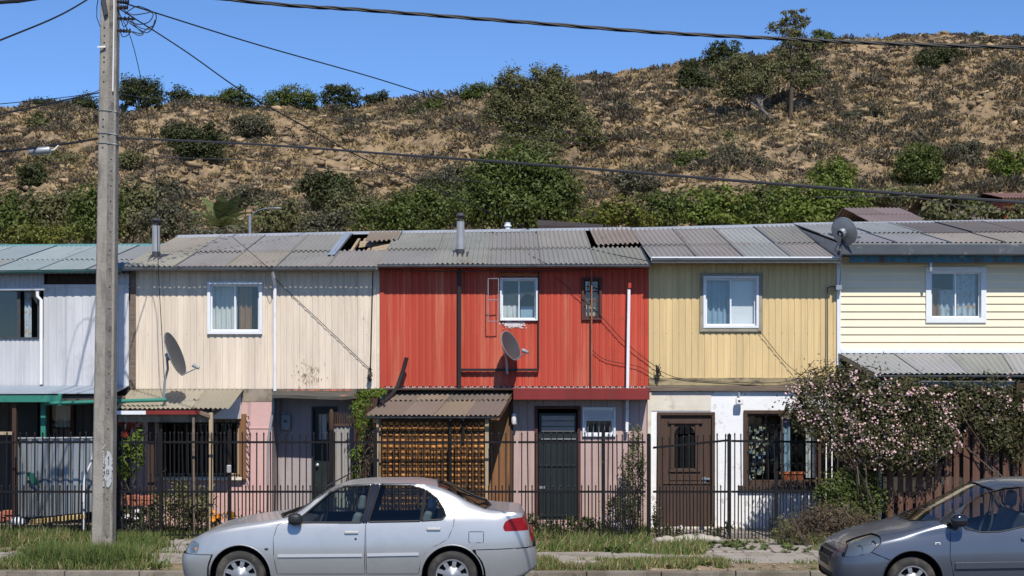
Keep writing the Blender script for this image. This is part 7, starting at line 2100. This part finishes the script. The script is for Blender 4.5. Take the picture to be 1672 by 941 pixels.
bush('shrub', 'leafy green shrub low behind the first iron gate', 'shrub', 25.1, [(285, 815, 22, 32), (318, 815, 24, 30), (340, 830, 16, 24), (262, 830, 16, 26), (310, 848, 34, 20)], 'leaf_olive', .05, 1.1, .5, (305, 872), stems=6)
bush('flowering_plant', 'small plant with pale flowers beside the red brick heap', 'plant', 24.95, [(215, 845, 12, 14), (230, 838, 12, 14)], 'leaf_mid', .04, .9, .6, (222, 872), flowers=('flower_white', 22, .03, None, 5), stems=4)
bush('marigold', 'orange marigolds behind the gate post', 'flowers', 24.9, [(356, 848, 10, 10), (378, 842, 8, 10)], 'leaf_mid', .035, .8, .6, (360, 872), flowers=('flower_orange', 26, .040, [(350, 844, 7, 7), (358, 850, 6, 5), (377, 838, 4, 5)], 6), stems=4)
bush('climbing_plant', 'dark climber with white flowers below the white downpipe', 'plant', 25.3, [(1030, 752, 14, 22), (1038, 720, 10, 24), (1028, 790, 16, 24), (1010, 825, 20, 22), (1032, 835, 20, 24), (1046, 770, 8, 40)], 'leaf_olive', .04, .95, .5, (1030, 872), flowers=('flower_white', 170, .026, [(1008, 842, 22, 18), (1025, 825, 16, 14), (1015, 860, 20, 8)], 5), stems=8)
bush('shrub', 'low green plants at the foot of the dark green door', 'shrub', 25.2, [(870, 852, 16, 12), (900, 856, 18, 10), (935, 855, 18, 10), (965, 850, 16, 14), (848, 845, 8, 20)], 'leaf_mid', .04, .9, .6, (900, 872), stems=6)
bush('shrub', 'low weeds at the foot of the carved door and its white wall', 'shrub', 24.95, [(1072, 850, 10, 22), (1088, 868, 16, 12), (1110, 872, 18, 8), (1170, 868, 14, 12), (1190, 858, 8, 10)], 'leaf_olive', .04, .8, .5, (1080, 880), flowers=('flower_white', 16, .03, [(1090, 864, 14, 5), (1108, 862, 10, 4)], 5), stems=6)
bush('shrub', 'leafy weeds under the scrolled window behind its gate', 'shrub', 25.0, [(1262, 858, 12, 14), (1290, 862, 16, 12), (1325, 845, 16, 18), (1345, 825, 12, 20)], 'leaf_olive', .045, .8, .5, (1300, 876), stems=5)
bush('shrub', 'dark weeds along the pink wall behind the silver car', 'shrub', 25.1, [(395, 850, 12, 12), (425, 848, 14, 12), (460, 852, 14, 10)], 'leaf_olive', .04, .9, .6, (420, 872), stems=4)
bush('dry_bush', 'brown dry weed tuft at the foot of the utility pole', 'bush', 22.9, [(186, 905, 14, 12), (205, 908, 16, 10), (178, 918, 12, 8)], 'leaf_dry', .06, .7, .7, (190, 925), stems=20, wid=.14)

# ------------------------------------------------------------------ grass
def blades(n, sample, hmin, hmax, m, name, lean=.45, w=.0055):
    x, y = sample(n)
    n = len(x)
    z = ground_z(y)-.01
    h = rng.uniform(hmin, hmax, n)*(.35+.9*fbm(x*1.1, y*1.6, 3, 3))
    az = rng.uniform(0, 6.283, n); l = np.abs(rng.normal(0, lean, n))
    d = np.stack([np.cos(az)*l, np.sin(az)*l, np.ones(n)], 1); d /= np.linalg.norm(d, axis=1, keepdims=True)
    s = np.stack([-np.sin(az+1.2), np.cos(az+1.2), np.zeros(n)], 1)*w
    s[:, 0] = np.abs(s[:, 0])+w*.5
    b0 = np.stack([x, y, z], 1); mid = b0+d*h[:, None]*.55; tip = b0+d*h[:, None]+np.stack([np.cos(az), np.sin(az), -.3*np.ones(n)], 1)*(l*h*.35)[:, None]
    V = np.stack([b0-s, b0+s, mid+s*.8, tip, mid-s*.8], 1).reshape(-1, 3)
    k = np.arange(n)[:, None]*5
    F = np.concatenate([np.hstack([k, k+1, k+2, k+4])], 0)
    V = np.stack([b0-s, b0+s, mid+s*.8, mid-s*.8, tip+s*.08, tip-s*.08], 1).reshape(-1, 3)
    k = np.arange(n)[:, None]*6
    F = np.concatenate([np.hstack([k, k+1, k+2, k+3]), np.hstack([k+3, k+2, k+4, k+5])], 0)
    props(np_mesh(name, V, F, MATS[m], None), kind='stuff')
mat('grass_green', (.125, .190, .052), .6, spec=.2, island=.4, hue=((.27, .24, .10), .50, .9), transl=.35)
mat('grass_straw', (.40, .32, .17), .7, spec=.2, island=.3, hue=((.18, .15, .06), .4, 1.), transl=.2)
W_ = 10.2
def dens_at(px, lo, hi): return (px > lo) & (px < hi)
def verge(n):
    x = rng.uniform(-W_, W_, n); y = rng.uniform(22.95, 24.85, n)
    px = x/y*FPX+MIDX
    d = fbm(x*.8, y*1.2, 3, 2) - np.clip((23.42-y)/.5, 0, 1)*.55*fbm(x*1.7, y*.2, 3, 6)*1.6
    keep = d > np.where(dens_at(px, 262, 300), .80, np.where(dens_at(px, 870, 1150), .45, np.where(dens_at(px, 1150, 1265), .62, np.where(px > 1265, .48, .42))))
    path = (dens_at(px, 1155, 1270) & (y > 23.3)) | dens_at(px, 270, 372)
    keep &= ~(dens_at(px, 1064, 1180) & (y > 23.8) & (rng.random(n) < .93))
    keep &= ~(path & (rng.random(n) < .88))
    return x[keep], y[keep]
blades(52000, verge, .07, .27, 'grass_green', 'grass')
def verge_dry(n):
    x, y = verge(n); k = rng.random(len(x)) < .7
    return x[k], y[k]
blades(17000, verge_dry, .08, .30, 'grass_straw', 'dry_grass', .7)
def strip_(n):
    x = rng.uniform(-W_, W_, n); y = rng.uniform(21.47, 22.42, n)
    px = x/y*FPX+MIDX
    d = fbm(x*.9, y*1.5, 3, 4) - np.clip(np.abs(y-21.95)-.3, 0, 1)*1.1*fbm(x*1.5, y*.3, 3, 1)
    keep = d > np.where(dens_at(px, 60, 235), .28, np.where(dens_at(px, 235, 860), .60, np.where(dens_at(px, 860, 1060), .42, np.where(px > 1060, .58, .54))))
    return x[keep], y[keep]
blades(34000, strip_, .07, .20, 'grass_green', 'grass')
blades(24000, strip_, .07, .20, 'grass_straw', 'dry_grass', .8)
def clump_(cx, cy, sx, sy):
    def f(n): return rng.normal(cx, sx, n), rng.normal(cy, sy, n)
    return f
for px, Y, sx, nb in ((120, 21.95, .30, 2600), (150, 21.8, .34, 2600), (95, 21.85, .22, 1200), (190, 21.9, .2, 900), (215, 23.6, .25, 900)):
    blades(nb, clump_(X(px, Y), Y, sx, .10), .16, .40, 'grass_green', 'grass')
blades(900, clump_(X(205, 22.6), 22.6, .16, .12), .12, .34, 'grass_straw', 'dry_grass', .6)
def pave_(n):
    x = rng.uniform(-W_, W_, n); y = rng.choice([22.26, 23.24], n)+rng.normal(0, .05, n)
    k = fbm(x*1.3, y, 3, 5) > .5
    return x[k], y[k]
blades(7000, pave_, .05, .14, 'grass_green', 'grass')
def yard_(n):
    x = rng.uniform(-W_, W_, n); y = rng.uniform(24.85, 25.8, n); px = x/y*FPX+MIDX
    k = (fbm(x, y, 3, 1) > .45) & ~dens_at(px, 1060, 1330) & ~dens_at(px, 615, 800)
    return x[k], y[k]
blades(12000, yard_, .08, .26, 'grass_green', 'grass')
def litter_(n):
    x = rng.uniform(-W_, W_, n); y = rng.uniform(21.5, 24.8, n)
    return x, y
x, y = litter_(3200)
C = np.stack([x, y, ground_z(y)+.012], 1)
V, F = leaf_quads(C, np.array([[0, 0, 1.]])+rng.normal(size=(len(C), 3))*.35, rng.uniform(.02, .05, len(C)), .6)
mat('litter', (.26, .19, .11), .9, island=.5, hue=((.50, .46, .40), .7, 1.))
props(np_mesh('fallen_leaves', V, F, MATS['litter']), kind='stuff')

# loose gravel and crumbs of earth on the verge
x, y = litter_(2600)
k = fbm(x*.9, y*.9, 3, 6) > .43
x, y = x[k], y[k]
s_ = .006+.022*rng.random(len(x))**3
V, F = scatter(icoish(5), np.stack([x, y, ground_z(y)+s_*.3+.004], 1), s_, rng.uniform(0, 6.28, len(x)))
mat('gravel', (.30, .26, .20), .95, island=.4)
props(np_mesh('gravel', V, F, MATS['gravel']), kind='stuff')

# low broad-leaved weeds among the grass
def weed(n):
    V, F = [], []
    for k in range(n):
        a = rng.uniform(0, 6.28); d = np.array([math.cos(a), math.sin(a), rng.uniform(.25, 1.3)]); d /= np.linalg.norm(d)
        q_ = np.cross(d, [0, 0, 1.]); q_ /= np.linalg.norm(q_); L = rng.uniform(.5, 1.1); w = L*.16
        p = d*L*.12
        V += [p, d*L*.5-q_*w, d*L-np.array([0, 0, L*.2]), d*L*.5+q_*w]; F.append([4*k, 4*k+1, 4*k+2, 4*k+3])
    return np.array(V), np.array(F)
def weeds_at(n, y0, y1, s0, s1, th, sd):
    x = rng.uniform(-W_, W_, n); y = rng.uniform(y0, y1, n)
    k = fbm(x*1.1, y*1.4, 3, sd) > th
    x, y = x[k], y[k]
    return np.stack([x, y, ground_z(y)], 1), s0+(s1-s0)*rng.random(len(x))**2
P1, S1 = weeds_at(900, 23.2, 24.9, .06, .20, .48, 7)
P2, S2 = weeds_at(500, 21.55, 22.4, .04, .13, .5, 0)
P3, S3 = weeds_at(700, 24.75, 25.7, .08, .26, .47, 1)
k3 = ~((P3[:, 0]/P3[:, 1]*FPX+MIDX > 1090) & (P3[:, 0]/P3[:, 1]*FPX+MIDX < 1260)); P3, S3 = P3[k3], S3[k3]
PP, SS = np.concatenate([P1, P2, P3]), np.concatenate([S1, S2, S3])
V, F = scatter([weed(16) for i in range(6)], PP, SS, rng.uniform(0, 6.28, len(PP)))
leafmat('leaf_weed', (.085, .125, .035), (.16, .17, .06))
props(np_mesh('weeds', V, F, MATS['leaf_weed']), kind='stuff')
